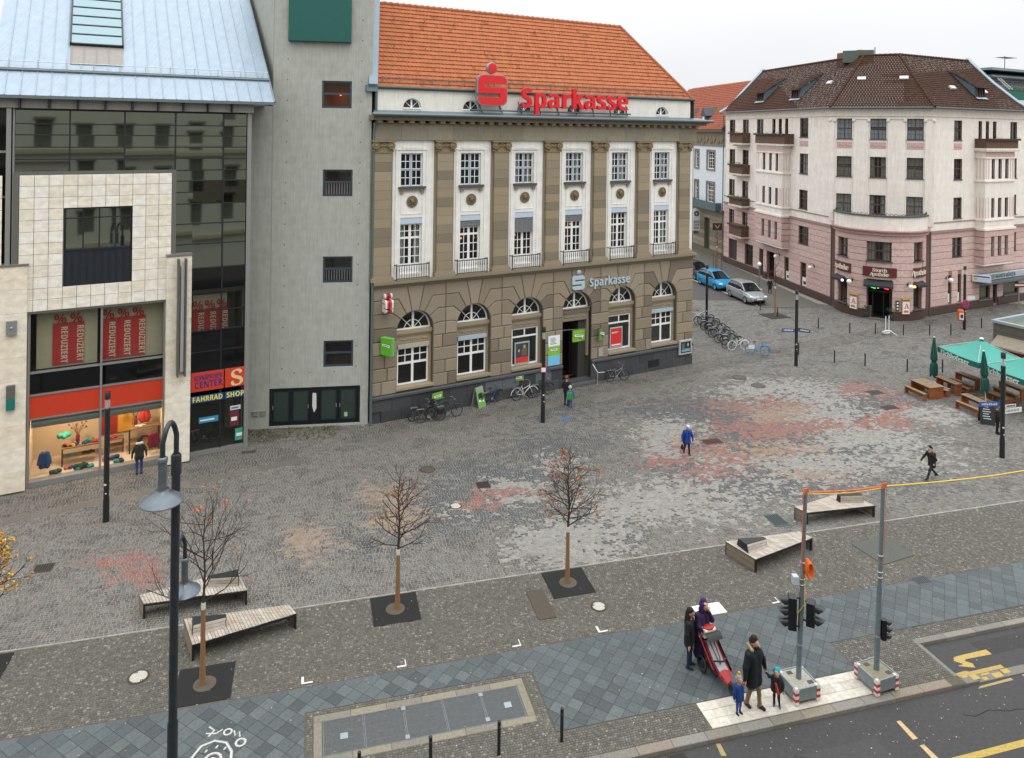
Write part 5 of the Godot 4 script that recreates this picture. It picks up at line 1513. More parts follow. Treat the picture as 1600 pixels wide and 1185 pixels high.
	# balconies with wooden boarding and flower boxes
	var bal := [[Wt, 3.3, 6.6, 15.02, 16.25, 1.0], [Wt, 3.3, 6.6, 11.4, 12.5, 1.0], [Wt, 3.35, 6.65, 7.68, 8.55, 1.0], [Wt, 3.4, 6.6, 4.05, 5.35, 1.0], [Wt, 9.85, 16.2, 15.1, 16.2, 1.05], [Et, 6.6, 11.7, 14.98, 16.0, 1.1]]
	for i in bal.size():
		var q: Array = bal[i]
		var fl := MB.new(); fl.t = q[0]; fl.box(q[1] - 0.1, q[2] + 0.1, q[3] - 0.22, q[3] - 0.02, -0.1, q[5] + 0.08); fl.box(q[1] + 0.3, q[2] - 0.3, q[3] - 0.4, q[3] - 0.22, -0.1, q[5] - 0.3)
		var bo := part(b, "balcony", fl, M("d8cec2", 0.9, "grime", 0.6) if i != 3 else pinks[0])
		var bw := MB.new(); bw.t = q[0]
		var nb := int((q[2] - q[1]) / 0.42)
		for s in nb:
			var x: float = q[1] + (q[2] - q[1]) * s / nb
			bw.pillow(x + 0.01, x + (q[2] - q[1]) / nb - 0.01, q[3], q[4] - 0.1, q[5] - 0.04, q[5], 0.008)
		for s in 5:
			var z: float = q[5] * s / 5.0
			for x in [q[1], q[2]]: bw.box(x - 0.03, x + 0.03, q[3], q[4] - 0.1, z + 0.02, z + q[5] / 5.0 - 0.02)
		bw.box(q[1] - 0.05, q[2] + 0.05, q[4] - 0.1, q[4] - 0.04, 0, q[5] + 0.04)
		part(bo, "boarding", bw, M("6b4f3c", 0.75, "wood", 0.7))
		var fb := MB.new(); fb.t = q[0]; fb.box(q[1] - 0.1, q[2] + 0.1, q[4] - 0.2, q[4] - 0.02, q[5] + 0.0, q[5] + 0.2)
		part(bo, "flower_box", fb, M("3a2c26", 0.8))
		if i != 3:
			var gr := MB.new(); gr.t = q[0]
			var rows := 150 if i in [1, 2] else 40
			for s in rows:
				var o := Vector3(rng.randf_range(q[1] - 0.1, q[2] + 0.1), q[4] + rng.randf_range(-0.05, 0.22 if i in [1, 2] else 0.1), q[5] + rng.randf_range(-0.02, 0.22))
				var d := Vector3(rng.randf_range(-1, 1), rng.randf_range(-0.3, 1), rng.randf_range(-1, 1)).normalized() * 0.13
				gr.col = Color(0.05, 0.09, 0.03) * rng.randf_range(0.6, 1.6); gr.col.a = 1
				gr.tri(o, o + d, o + d.cross(Vector3.UP) * 0.8 + d * 0.5)
			part(bo, "plants", gr, vcol(0.8), true)
	# shops along the west wing
	for i in wshop.size():
		var q: Array = wshop[i]
		if i == 2 or i == 3:
			var mb := MB.new(); mb.t = Wt; niche(mb, q[0], q[1], q[2], q[3], -0.3, 0.9); mb.box(q[0] + 0.1, q[1] - 0.1, 0.1, 2.6, -0.85, -0.8)
			part(b, "doorway", mb, M("3b2a25", 0.8)); continue
		if i == 0:
			var mb := MB.new(); mb.t = Wt
			for s in 30: mb.box(q[0], q[1], q[2] + s * 0.083, q[2] + s * 0.083 + 0.076, -0.25, -0.22)
			part(b, "roller_shutter", mb, M("3b3030", 0.7)); continue
		var wd: float = q[1] - q[0]; var h: float = q[3] - q[2]
		window(b, Wt * Transform3D(Basis(), Vector3(q[0], q[2], -0.16)), wd, h, [[false, h * 0.72, 0, wd, 0.08], [true, wd / 2, 0, h, 0.06]], 0.07, wood, {"room": "6a5334" if i > 3 else "2b2624"})
		if i > 3:
			var mb := MB.new(); mb.t = Wt; mb.box(q[0] + 0.12, q[1] - 0.1, q[2] + 0.1, q[2] + 1.0, -0.155, -0.145); part(b, "window_notice", mb, M("d8d6d0", 0.8))
			mb = MB.new(); mb.t = Wt; mb.box(q[0] + 0.3, q[1] - 0.3, q[2] + 0.3, q[2] + 0.6, -0.145, -0.138); part(b, "window_notice", mb, M("22211f", 0.8))
	for q in eshop:
		var wd: float = q[1] - q[0]; var h: float = q[3] - q[2]
		window(b, Et * Transform3D(Basis(), Vector3(q[0], q[2], -0.14)), wd, h, [[false, h * 0.75, 0, wd, 0.06]], 0.06, wood, {"room": "2c2a27", "curtain": "6c6f5e"} if wd > 1.0 else {"room": "4b463d"})
		if wd > 1.0:
			var mb := MB.new(); mb.t = Et; mb.box(q[0] - 0.1, q[1] + 0.1, q[2] - 0.1, q[2], -0.1, 0.2); part(b, "window_sill", mb, M("5e6266", 0.7))
		elif wd < 0.6:
			var mb := MB.new(); mb.t = Et; mb.box(q[0] + 0.08, q[1] - 0.08, q[2] + 0.1, q[2] + 0.9, -0.135, -0.125); part(b, "window_notice", mb, M("dcdad4", 0.8))
	# roof
	var rm := tile_mat("4a362b")
	var s2 := sqrt(0.5)
	var L := 7.42; var rh := L / 26.0
	var rt := MB.new()
	var oW := Wt * Vector3(-0.2, 18.72, 0.5)
	flat_tiles(rt, oW, Wt.basis.x, Wt.basis * Vector3(0, s2, -s2), 26, rh, func(v): return maxf(0.2, 1.2 - v) if v < 1.2 else 0.2, func(v): return 23.65 - v * s2 * 0.503)
	part(b, "west_roof_tiles", rt, rm, true)
	rt = MB.new()
	flat_tiles(rt, F * Vector3(-0.25, 18.72, 0.5), F.basis.x, F.basis * Vector3(0, s2, -s2), 26, rh, func(v): return v * s2 * 0.503, func(v): return 8.55 - v * s2 * 0.545)
	part(b, "front_roof_tiles", rt, rm, true)
	rt = MB.new()
	flat_tiles(rt, Et * Vector3(-0.28, 18.68, 0.5), Et.basis.x, Et.basis * Vector3(0, s2, -s2), 26, rh, func(v): return v * s2 * 0.545, func(v): return 14.6 - 0.12 * v)
	part(b, "east_roof_tiles", rt, rm, true)
	var hp := MB.new()
	for h in [[F * Vector3(-0.25, 18.76, 0.52), F * Vector3(2.38, 24.0, -4.75)], [F * Vector3(8.3, 18.76, 0.52), F * Vector3(5.45, 24.0, -4.75)], [F * Vector3(2.38, 24.0, -4.75), F * Vector3(5.45, 24.0, -4.75)], [Wt * Vector3(0.2, 24.0, -4.75), F * Vector3(2.38, 24.0, -4.75)], [F * Vector3(5.45, 24.0, -4.75), Et * Vector3(13.6, 23.95, -4.75)]]:
		var n := int(h[0].distance_to(h[1]) / 0.42)
		for s in n: hp.tube([h[0].lerp(h[1], float(s) / n), h[0].lerp(h[1], (s + 1.15) / n)], [0.15, 0.11], 7)
	part(b, "ridge_tiles", hp, tile_mat("503b2f"), true)
	var gt := MB.new()
	for q in [[Wt, -0.3, 23.5], [F, -0.25, 8.3], [Et, -0.25, 15.2]]: gt.tube([q[0] * Vector3(q[1], 18.66, 0.56), q[0] * Vector3(q[2], 18.66, 0.56)], 0.09, 7)
	part(b, "gutter", gt, M("4d565c", 0.5, "", 1, 0.3))
	var fl := MB.new()
	fl.t = Wt; fl.tube([Vector3(-0.35, 18.72, 0.6), Vector3(0.0, 19.5, -0.6), Vector3(0.2, 21.4, -2.2), Vector3(0.2, 24.25, -4.95)], 0.2, 4)
	fl.t = Et; fl.tube([Vector3(14.9, 18.75, 0.6), Vector3(14.2, 19.6, -0.4), Vector3(13.5, 21.5, -2.3), Vector3(13.4, 24.2, -4.95)], 0.2, 4); fl.tube([Vector3(15.2, 18.75, 0.5), Vector3(14.5, 19.6, -0.5), Vector3(13.8, 21.5, -2.4), Vector3(13.7, 24.15, -4.95)], 0.16, 4)
	part(b, "verge_flashing", fl, M("90a2ac", 0.45, "", 1, 0.35))
	var dps := MB.new()
	for x in [-0.02, 8.12]: dps.tube([Vector3(x, 7.3, 0.2), Vector3(x, 0.0, 0.2)], 0.06, 7)
	dps.t = Wt; dps.tube([Vector3(-0.1, 18.4, 0.2), Vector3(-0.1, 0, 0.2)], 0.06, 7)
	part(b, "downpipe", dps, M("4e565a", 0.5, "", 1, 0.3))
	for q in [[Wt, 6.4, 9.1], [Wt, 14.0, 16.6], [Et, 7.0, 9.4]]: # shed dormers
		var x0: float = q[1] + 0.7; var x1: float = q[2] - 0.4
		var d := MB.new(); d.t = q[0]
		d.quad(Vector3(x0, 19.85, -0.55), Vector3(x1, 19.85, -0.55), Vector3(x1, 20.75, -0.7), Vector3(x0, 20.75, -0.7)); d.box(x0, x1, 20.72, 20.8, -0.75, -0.45)
		for s in 4: d.box(lerpf(x0, x1 - 0.08, s / 3.0), lerpf(x0, x1 - 0.08, s / 3.0) + 0.08, 19.85, 20.75, -0.72, -0.5)
		var o := part(b, "dormer", d, M("3a2823", 0.7))
		d = MB.new(); d.t = q[0]
		for x in [x0, x1]: d.tri(Vector3(x, 19.8, -0.5), Vector3(x, 20.8, -0.6), Vector3(x, 22.6, -3.35)); d.tri(Vector3(x, 19.8, -0.5), Vector3(x, 22.6, -3.35), Vector3(x, 20.8, -0.6))
		d.quad(Vector3(x0 - 0.25, 19.72, -0.3), Vector3(x1 + 0.25, 19.72, -0.3), Vector3(x1 + 0.2, 19.9, -0.52), Vector3(x0 - 0.2, 19.9, -0.52))
		part(o, "flashing", d, M("8ba2ad", 0.4, "", 1, 0.3))
		d = MB.new()
		var vd := Vector3(0, 1.85, -2.9).normalized()
		flat_tiles(d, q[0] * Vector3(x0 - 0.2, 20.78, -0.35), q[0].basis.x, q[0].basis * vd, 12, 0.285, func(v): return 0.0, func(v): return x1 - x0 + 0.4)
		part(o, "dormer_tiles", d, rm, true)
	for q in [[F, 1.9, -2.1], [F, 5.5, -2.1], [Wt, 18.9, -1.9], [Et, 5.0, -1.3], [Et, 9.6, -1.05], [Wt, 13.2, -1.75], [Wt, 5.9, -1.5]]:
		var s := MB.new(); s.t = q[0] * Transform3D(Basis(Vector3.RIGHT, Vector3(0, s2, -s2), Vector3(0, s2, s2)), Vector3(q[1], 19.3 - q[2], q[2]))
		s.pillow(0, 0.75, 0, 0.4, -0.05, 0.12, 0.02)
		part(b, "roof_light", s, M("c2c6c4", 0.4))
	var ch := MB.new(); ch.t = Wt; ch.box(15.5, 19.3, 23.2, 24.75, -6.2, -5.2)
	part(b, "chimney", ch, M("7d5443", 0.9, "grime", 0.8))
	ch = MB.new(); ch.t = F; ch.box(0.4, 3.2, 23.4, 24.6, -6.5, -5.3); ch.tube([Vector3(3.3, 24.0, -5.6), Vector3(3.3, 24.9, -5.6)], 0.05, 6)
	part(b, "roof_hatch", ch, M("4e5c54", 0.7))

func make_blue_house() -> void:
	var b := thing("blue_house", "pale blue town house with stone ground floor and red roof behind the bank corner", "building", WEST[0], WEST[1])
	var wall := MB.new()
	var hs := []
	for q in [[-13.3, -12.2], [-9.5, -8.4], [-5.5, -3.3]]: hs.append([q[0], q[1], 11.4, 13.75]); hs.append([q[0], q[1], 7.0, 9.6])
	var gs := [[-9.8, -8.0, 2.2, 5.5], [-6.2, -4.5, 0.7, 5.0], [-13.4, -11.6, 1.5, 5.0]]
	pierced(wall, -16, -0.1, 6.2, 14.4, -0.1, 0.3, hs)
	part(b, "wall", wall, M("d3d9de", 0.9, "plaster", 0.4))
	var st := MB.new(); pierced(st, -16, -0.1, 0, 6.2, -0.1, 0.4, gs)
	st.box(-16, -0.1, 0, 16.4, -9, -1.5)
	part(b, "ground_floor_wall", st, M("6d6554", 0.95, "stone", 2.0))
	courses(b, "block", Transform3D(), -16, -0.1, 0.9, 6.0, 9, -0.1, gs, [stone_m(0), stone_m(1), M("7f7663", 0.95, "stone", 1.0)])
	var fz := MB.new()
	fz.box(-16, -0.1, 14.4, 16.3, -0.4, 0.0)
	for i in 12: fz.ball(Vector3(-13.2 + i * 1.1, 15.3, 0.0), Vector3(0.35, 0.55, 0.12), 8, 5); fz.ball(Vector3(-12.8 + i * 1.1, 15.0 + 0.4 * (i % 2), 0.02), Vector3(0.18, 0.3, 0.14), 7, 4)
	part(b, "relief_frieze", fz, M("8a7f6b", 0.95, "stone", 1.0))
	var co := MB.new(); co.box(-16, -0.1, 16.3, 16.6, -0.4, 0.45); co.box(-16, -0.1, 6.1, 6.35, -0.3, 0.3)
	part(b, "cornice", co, M("6c6558", 0.9, "stone", 0.8))
	for q in hs:
		var su := MB.new()
		for x in [q[0] - 0.12, q[1] + 0.12]: su.box(x - 0.12, x + 0.12, q[2] - 0.2, q[3] + 0.2, -0.1, 0.0)
		su.box(q[0], q[1], q[3], q[3] + 0.2, -0.1, -0.002); su.box(q[0], q[1], q[2] - 0.2, q[2], -0.1, -0.002)
		part(b, "window_surround", su, M("8a8172", 0.95, "stone", 1.0))
		var w: float = q[1] - q[0]; var h: float = q[3] - q[2]
		var bars := [[false, h * 0.6, 0, w, 0.1], [true, w / 2, 0, h, 0.1]]
		for s in [0.2, 0.4, 0.8]: bars.append([false, h * s, 0, w, 0.04])
		if w > 1.5: bars.append([true, w * 0.25, 0, h, 0.05]); bars.append([true, w * 0.75, 0, h, 0.05])
		window(b, Transform3D(Basis(), Vector3(q[0], q[2], -0.25)), w, h, bars, 0.1, M("dcdcda", 0.5), {"room": "2c2c2b"})
	for q in gs:
		var nb := MB.new(); nb.quad(Vector3(q[0], q[2], -0.45), Vector3(q[1], q[2], -0.45), Vector3(q[1], q[3], -0.45), Vector3(q[0], q[3], -0.45))
		part(b, "doorway" if q[2] < 1.0 else "window", nb, M("3d4845", 0.3))
	var bl := MB.new(); bl.box(-8.8, -0.9, 6.35, 7.25, 0.75, 0.82); bl.box(-8.8, -0.9, 6.2, 6.35, -0.1, 0.85)
	for x in [-8.8, -0.9]: bl.box(x - 0.03, x + 0.03, 6.35, 7.25, 0, 0.8)
	part(b, "balcony", bl, M("4f6668", 0.7, "grime", 0.8))
	var rf := MB.new()
	var vd := Vector3(0, 1.0, -1.0).normalized()
	flat_tiles(rf, Vector3(-30, 16.65, 0.45), Vector3.RIGHT, vd, 24, 0.39, func(v): return v * 0.5, func(v): return 30.0)
	part(b, "roof_tiles", rf, tile_mat("9c5c48"), true)
	var gb := MB.new(); gb.quad(Vector3(-28, 16.4, 0.3), Vector3(-0.1, 16.4, 0.3), Vector3(-0.1, 23.2, -6.2), Vector3(-27, 23.2, -6.2)); gb.quad(Vector3(-0.1, 16.4, 0.3), Vector3(-0.1, 16.4, -12), Vector3(-0.1, 23.2, -6.2), Vector3(-0.1, 23.2, -6.2))
	gb.quad(Vector3(-27, 23.2, -6.2), Vector3(-0.1, 23.2, -6.2), Vector3(-0.1, 16.4, -13), Vector3(-28, 16.4, -13))
	part(b, "roof_base", gb, M("7a4a3c", 0.9))
	for x in [-7.7, -14.0]:
		var dm := MB.new()
		dm.box(x - 0.55, x + 0.55, 17.4, 18.5, -2.2, -0.4)
		var dmo := part(b, "dormer", dm, M("414b54", 0.6))
		var d2 := MB.new(); d2.quad(Vector3(x - 0.8, 18.45, -0.3), Vector3(x, 19.6, -0.3), Vector3(x, 19.6, -2.6), Vector3(x - 0.8, 18.45, -2.6)); d2.quad(Vector3(x, 19.6, -0.3), Vector3(x + 0.8, 18.45, -0.3), Vector3(x + 0.8, 18.45, -2.6), Vector3(x, 19.6, -2.6)); d2.tri(Vector3(x - 0.8, 18.45, -0.3), Vector3(x + 0.8, 18.45, -0.3), Vector3(x, 19.6, -0.3))
		part(dmo, "dormer_roof", d2, M("373d44", 0.6))
		var d3 := MB.new(); d3.box(x - 0.3, x + 0.3, 17.55, 18.35, -0.4, -0.38); d3.box(x - 0.04, x + 0.04, 17.5, 18.4, -0.38, -0.35); d3.box(x - 0.34, x + 0.34, 17.9, 17.97, -0.38, -0.352)
		part(dmo, "dormer_window", d3, M("d5d8d8", 0.5))

func make_background() -> void:
	# the terraced white house behind the corner house's east wing
	var b := thing("terrace_house", "white roof terrace storey with green balcony behind the corner house", "building", EAST[0], EAST[1])
	var w := MB.new()
	w.box(14.9, 34, 0, 20.0, -14, -2.7); w.box(16.5, 34, 20.0, 22.3, -14, -5.0)
	part(b, "wall", w, M("d5d1ca", 0.9, "plaster", 0.4))
	var r := MB.new(); r.box(13.8, 35, 22.95, 23.2, -15, -2.6); r.box(14.4, 35, 22.3, 22.5, -15, -2.9)
	part(b, "roof_edge", r, M("7e8f98", 0.5, "", 1, 0.3))
	r = MB.new(); r.quad(Vector3(14.6, 22.5, -2.8), Vector3(35, 22.5, -2.8), Vector3(35, 22.98, -4.4), Vector3(14.6, 22.98, -4.4))
	part(b, "roof_slope", r, M("3a3532", 0.85, "speck", 1))
	for i in 7:
		var x := 16.6 + i * 1.75
		var g := MB.new(); g.box(x, x + 1.6, 20.9, 22.25, -4.99, -4.96)
		var o := part(b, "window", g, M("dedede", 0.5))
		g = MB.new()
		for s in [[0.08, 0.76], [0.84, 1.52]]: g.box(x + s[0], x + s[1], 21.0, 21.6, -4.96, -4.95); g.box(x + s[0], x + s[1], 21.7, 22.15, -4.96, -4.95)
		part(o, "pane", g, M("465557", 0.1))
	var bc := MB.new(); bc.box(16.0, 34, 20.0, 21.0, -2.8, -2.72); bc.box(15.95, 34, 21.0, 21.06, -2.85, -2.68)
	part(b, "balcony_screen", bc, M("1c5f4e", 0.7, "plaster", 0.8))
	var la := MB.new()
	for s in [0.0, 0.5]: la.tube([Vector3(15.4 + s, 22.2, -3.0), Vector3(18.2 + s, 20.7, -2.9)], 0.05, 5)
	part(b, "terrace_rail", la, M("d8d8d6", 0.5))
	var an := MB.new()
	an.tube([Vector3(18.5, 23.2, -4), Vector3(18.5, 24.7, -4)], 0.04, 5); an.tube([Vector3(17.3, 24.5, -4), Vector3(19.6, 24.5, -3.4)], 0.025, 4)
	for i in 7: an.tube([Vector3(17.4 + i * 0.35, 24.5, -4.4), Vector3(17.4 + i * 0.35, 24.5, -3.3)], 0.02, 4)
	part(b, "aerial", an, M("5a5c5e", 0.5, "", 1, 0.4))
	# the houses across the road, which the shop's dark glass reflects
	var o := thing("opposite_house", "cream house row across the road, reflected in the dark glass", "building", E(-8.4, -18.8), EF.basis.get_euler().y + PI)
	var h := MB.new(); var hs := []
	for i in range(-9, 10):
		for j in 4: hs.append([i * 3.4 - 0.7, i * 3.4 + 0.7, 6.0 + j * 3.9, 8.2 + j * 3.9])
	pierced(h, -32, 32, 0, 22.5, -0.6, 0.3, hs)
	part(o, "wall", h, M("cdc9b8", 0.9, "plaster", 0.4))
	var wd := MB.new()
	for q in hs: wd.quad(Vector3(q[0], q[2], -0.9), Vector3(q[1], q[2], -0.9), Vector3(q[1], q[3], -0.9), Vector3(q[0], q[3], -0.9)); wd.box((q[0] + q[1]) / 2 - 0.06, (q[0] + q[1]) / 2 + 0.06, q[2], q[3], -0.89, -0.82); wd.box(q[0], q[1], q[2] + 1.4, q[2] + 1.5, -0.88, -0.825); wd.box(q[0] - 0.15, q[1] + 0.15, q[3], q[3] + 0.25, -0.6, -0.4)
	part(o, "windows", wd, M("77786c", 0.3))
	var cn := MB.new()
	for y in [4.6, 13.2, 22.2]: cn.box(-32, 32, y, y + 0.4, -0.6, -0.2)
	cn.box(-32, 32, 22.5, 26, -10, -4)
	part(o, "cornice", cn, M("b5ac90", 0.9))

func make_kiosk() -> void:
	var b := thing("kiosk", "low grey brown kiosk with flat wet roof and beige awning at right", "kiosk", Vector3(35.21, 0, -53.96), deg_to_rad(-62.0))
	var w := MB.new(); w.box(0, 7, 0, 2.7, -5.5, 0)
	part(b, "wall", w, M("57524a", 0.7, "grime", 0.5))
	for j in 4:
		var p := MB.new(); p.pillow(0.0, 7, 0.03 + j * 0.67, 0.67 + j * 0.67, 0, 0.03, 0.01); part(b, "wall_panel", p, M("5c574e", 0.65, "grime", 0.5))
	for j in 4:
		var p := MB.new(); p.box(-0.03, 0.0, 0.03 + j * 0.67, 0.67 + j * 0.67, -5.5, 0.0); part(b, "wall_panel", p, M("5c574e", 0.65, "grime", 0.5))
	var r := MB.new()
	r.box(-0.12, 7.2, 2.68, 2.86, -0.18, 0.12); r.box(-0.12, 7.2, 2.68, 2.86, -5.7, -5.4); r.box(-0.12, 0.14, 2.68, 2.86, -5.4, -0.18)
	part(b, "roof_rim", r, M("9aa6aa", 0.45, "", 1, 0.4))
	r = MB.new(); r.quad(Vector3(0.14, 2.74, -0.18), Vector3(7, 2.74, -0.18), Vector3(7, 2.74, -5.4), Vector3(0.14, 2.74, -5.4))
	part(b, "roof", r, M("5d7068", 0.08, "grime", 0.6))
	r = MB.new()
	for q in [[2.4, -3.6], [2.9, -3.9], [3.3, -3.2]]:
		r.t.origin = Vector3(q[0], 0, q[1]); r.lathe([Vector2(0.1, 2.74), Vector2(0.1, 3.3), Vector2(0.16, 3.32), Vector2(0.16, 3.42), Vector2(0, 3.45)], 8)
	r.t = Transform3D(); r.box(2.0, 3.6, 2.74, 3.1, -4.2, -3.0)
	part(b, "vent", r, M("b9c0c0", 0.5, "", 1, 0.3))
	var aw := MB.new()
	aw.quad(Vector3(0.3, 1.25, 0.95), Vector3(7, 1.25, 0.95), Vector3(7, 1.85, 0.04), Vector3(0.3, 1.85, 0.04)); aw.box(0.3, 7, 1.12, 1.25, 0.92, 0.96)
	part(b, "awning", aw, M("8d8272", 0.85, "grime", 0.5))
	aw = MB.new(); aw.box(0.5, 7, 0.1, 1.1, 0.02, 0.3)
	part(b, "counter", aw, M("8c2a26", 0.6))

func s_logo(r: float) -> PackedVector2Array: # the bank's S in a unit square, outline drawn from three bars
	var p := PackedVector2Array()
	for c in [[1.0 - r, r, -PI / 2, 0.0], [1.0 - r, 0.98 - r, 0.0, PI / 2], [r, 0.98 - r, PI / 2, PI], [r, r, PI, PI * 1.5]]: p.append_array(arc(c[0], c[1], r, c[2], c[3], 5))
	for s in [[0.22, 0.58, 1.2, 0.7], [-0.2, 0.25, 0.76, 0.375]]:
		p = Geometry2D.clip_polygons(p, PackedVector2Array([Vector2(s[0], s[1]), Vector2(s[2], s[1]), Vector2(s[2], s[3]), Vector2(s[0], s[3])]))[0]
	return p
func scaled(p: PackedVector2Array, sx: float, sy: float, o: Vector2) -> PackedVector2Array:
	var q := PackedVector2Array()
	for a in p: q.append(Vector2(a.x * sx, a.y * sy) + o)
	return q
func bubble(p: Node, x: float, y: float, z: float, w: float, rz := 0.0) -> void: # the white speech bubble on the green signs
	var t := Transform3D(Basis(Vector3.BACK, rz), Vector3(x, y, z))
	for k in 2:
		var mb := MB.new(); mb.t = t
		var g := 0.04 * w * (1 - k)
		mb.polyblock(PackedVector2Array([Vector2(-w / 2 - g, -w * 0.13 - g), Vector2(w * 0.36, -w * 0.13 - g), Vector2(w * 0.44 + g, -w * 0.3 - g * 2), Vector2(w / 2 + g, w * 0.13 + g), Vector2(-w / 2 - g, w * 0.13 + g)]), 0, 0.004 + 0.004 * k)
		part(p, "speech_bubble", mb, M("e8e8e4", 0.6) if k else M("141612", 0.6))
	var l := MB.new(); l.t = t; l.box(-w * 0.38, w * 0.36, -0.025 * w, 0.045 * w, 0.008, 0.011); part(p, "lettering", l, M("2a2a28", 0.7))

func make_signs() -> void:
	var bf := frame(BANK); var rot: float = BANK[1]
	var red := M("d4171c", 0.4); var side := M("8d8f90", 0.5, "", 1, 0.3)
	var a := thing("roof_sign", "large red bank logo and lettering on a steel frame along the roof edge", "sign", bf * Vector3(5.85, 17.2, 0.5), rot)
	for k in 2:
		var mb := MB.new(); mb.polyblock(scaled(s_logo(0.2), 2.0 - 0.1 * k, 1.86 - 0.1 * k, Vector2(0.05 * k, 0.4 + 0.05 * k)), -0.05 if k == 0 else 0.2, 0.2 + 0.02 * k, 0.01, true)
		part(a, "logo_face" if k else "logo_body", mb, red if k else side)
		mb = MB.new(); mb.t = Transform3D(Basis(Vector3.RIGHT, PI / 2), Vector3(0.98, 2.6, -0.05 + 0.25 * k)); mb.lathe([Vector2(0.33 - 0.04 * k, 0), Vector2(0.33 - 0.04 * k, 0.25 if k == 0 else 0.02), Vector2(0, 0.25 if k == 0 else 0.02)], 24)
		part(a, "logo_dot", mb, red if k else side)
	text(a, "lettering", "Sparkasse", 7.0, 0.9, 0.02, 1.62, red, 0.22, "Droid Sans", 0, 0, 8.0)
	var fr := MB.new()
	fr.tube([Vector3(-0.4, 0.12, 0.1), Vector3(11.3, 0.12, 0.1)], 0.05, 5); fr.tube([Vector3(0.98, 2.2, 0), Vector3(0.98, 2.4, 0)], 0.04, 5); fr.tube([Vector3(3, 0.42, -0.02), Vector3(11.2, 0.42, -0.02)], 0.04, 5)
	for i in 9:
		var x := 0.2 + i * 1.35
		fr.tube([Vector3(x, 0.1, 0.1), Vector3(x, 0.7, -0.05)], 0.04, 5); fr.tube([Vector3(x + 0.5, 0.02, -0.5), Vector3(x, 0.6, -0.05)], 0.035, 5)
	part(a, "steel_frame", fr, M("4f5a60", 0.5, "", 1, 0.3))
	var g := thing("facade_sign", "grey blue metal bank logo and lettering above the entrance arch", "sign", bf * Vector3(13.0, 6.1, 0.12), rot)
	var steel := M("b4c6d2", 0.4, "", 1, 0.2)
	var mb := MB.new(); mb.polyblock(scaled(s_logo(0.2), 0.95, 0.92, Vector2(0, 0)), 0, 0.1, 0.01); part(g, "logo_face", mb, steel)
	mb = MB.new(); mb.t = Transform3D(Basis(Vector3.RIGHT, PI / 2), Vector3(0.5, 1.12, 0)); mb.lathe([Vector2(0.15, 0), Vector2(0.15, 0.1), Vector2(0, 0.1)], 18); part(g, "logo_dot", mb, steel)
	text(g, "lettering", "Sparkasse", 2.98, 0.36, 0.0, 0.74, steel, 0.08, "Droid Sans", 0, 0, 3.25)
	# projecting signs at the left corner
	var f := thing("projecting_logo_sign", "projecting red and white striped bank logo sign high on the left corner", "sign", bf * Vector3(0.66, 6.15, 0.15), rot + PI / 2)
	for k in 5:
		mb = MB.new(); mb.t = Transform3D(Basis(), Vector3(-0.62, 0, -0.22 + k * 0.09)); mb.polyblock(scaled(s_logo(0.2), 0.62, 0.7, Vector2()), 0, 0.088, 0.0, true)
		mb.t = Transform3D(Basis(Vector3.RIGHT, PI / 2), Vector3(-0.31, 0.88, -0.22 + k * 0.09)); mb.lathe([Vector2(0.0, 0), Vector2(0.14, 0), Vector2(0.14, 0.088), Vector2(0, 0.088)], 16)
		part(f, "layer", mb, [M("d9d9d6", 0.4), red, M("4a3f3c", 0.5), red, M("d9d9d6", 0.4)][k])
	var gb := thing("green_box_sign", "double green box sign with white speech bubble on the left corner of the bank", "sign", bf * Vector3(0.5, 3.8, 0.15), rot - 1.0)
	for k in 3:
		mb = MB.new(); mb.pillow(0, 0.75, 0, 0.95, -0.12 + k * 0.1, -0.03 + k * 0.1, 0.01); part(gb, "panel", mb, M("57ad20", 0.5) if k != 1 else M("8f9296", 0.5))
	bubble(gb, 0.38, 0.55, 0.17, 0.5, -0.1)
	var ban := thing("wall_banner", "tall white, green and blue notice board left of the bank entrance", "sign", bf * Vector3(11.3, 1.55, 0.12), rot)
	for q in [[1.2, 1.85, "dfe5e6"], [0.62, 1.2, "7db82b"], [0.0, 0.62, "6fb9de"]]:
		mb = MB.new(); mb.box(0, 0.85, q[0], q[1], 0, 0.03); part(ban, "panel", mb, M(q[2], 0.6))
	bubble(ban, 0.42, 0.98, 0.03, 0.5)
	for i in 6:
		mb = MB.new(); mb.box(0.15, 0.45 + 0.08 * (i % 3), 1.7 - i * 0.075, 1.73 - i * 0.075, 0.03, 0.033); part(ban, "lettering", mb, M("4a4d50", 0.8))
	var i := 0
	for q in [[12.9, 3.7, 0.2, -0.25, "green flag with white speech bubble hanging across the bank doorway"], [14.75, 3.5, 0.15, 0.5, "green flag with white speech bubble hung right of the doorway"]]:
		var fl := thing("green_flag", q[4], "flag", bf * Vector3(q[0], q[1], q[2]), rot + q[3], "green flags at the bank entrance")
		mb = MB.new()
		mb.grid(func(u, v): return Vector3(u * 0.85, -0.75 + v * 0.75 + 0.06 * u * (1 - v) * (1 if i == 0 else -2), 0.35 + 0.05 * sin(u * 5.0 + v)), 8, 6)
		part(fl, "cloth", mb, M("71ab25" if i == 0 else "578f24", 0.8))
		bubble(fl, 0.43, -0.36, 0.41, 0.6, -0.12 if i == 0 else -0.3)
		mb = MB.new(); mb.tube([Vector3(-0.5 if i == 0 else -0.1, -0.06, 0.0), Vector3(0.95, 0.04, 0.36)], 0.02, 6); part(fl, "pole", mb, M("777b7d", 0.4, "", 1, 0.5))
		i += 1
	var pc := thing("poster_case", "grey framed glass poster case at the right corner of the bank", "sign", bf * Vector3(21.95, 0.78, 0.14), rot)
	mb = MB.new(); mb.pillow(0, 1.15, 0, 1.0, 0, 0.12, 0.02); part(pc, "frame", mb, M("a9a9a6", 0.5))
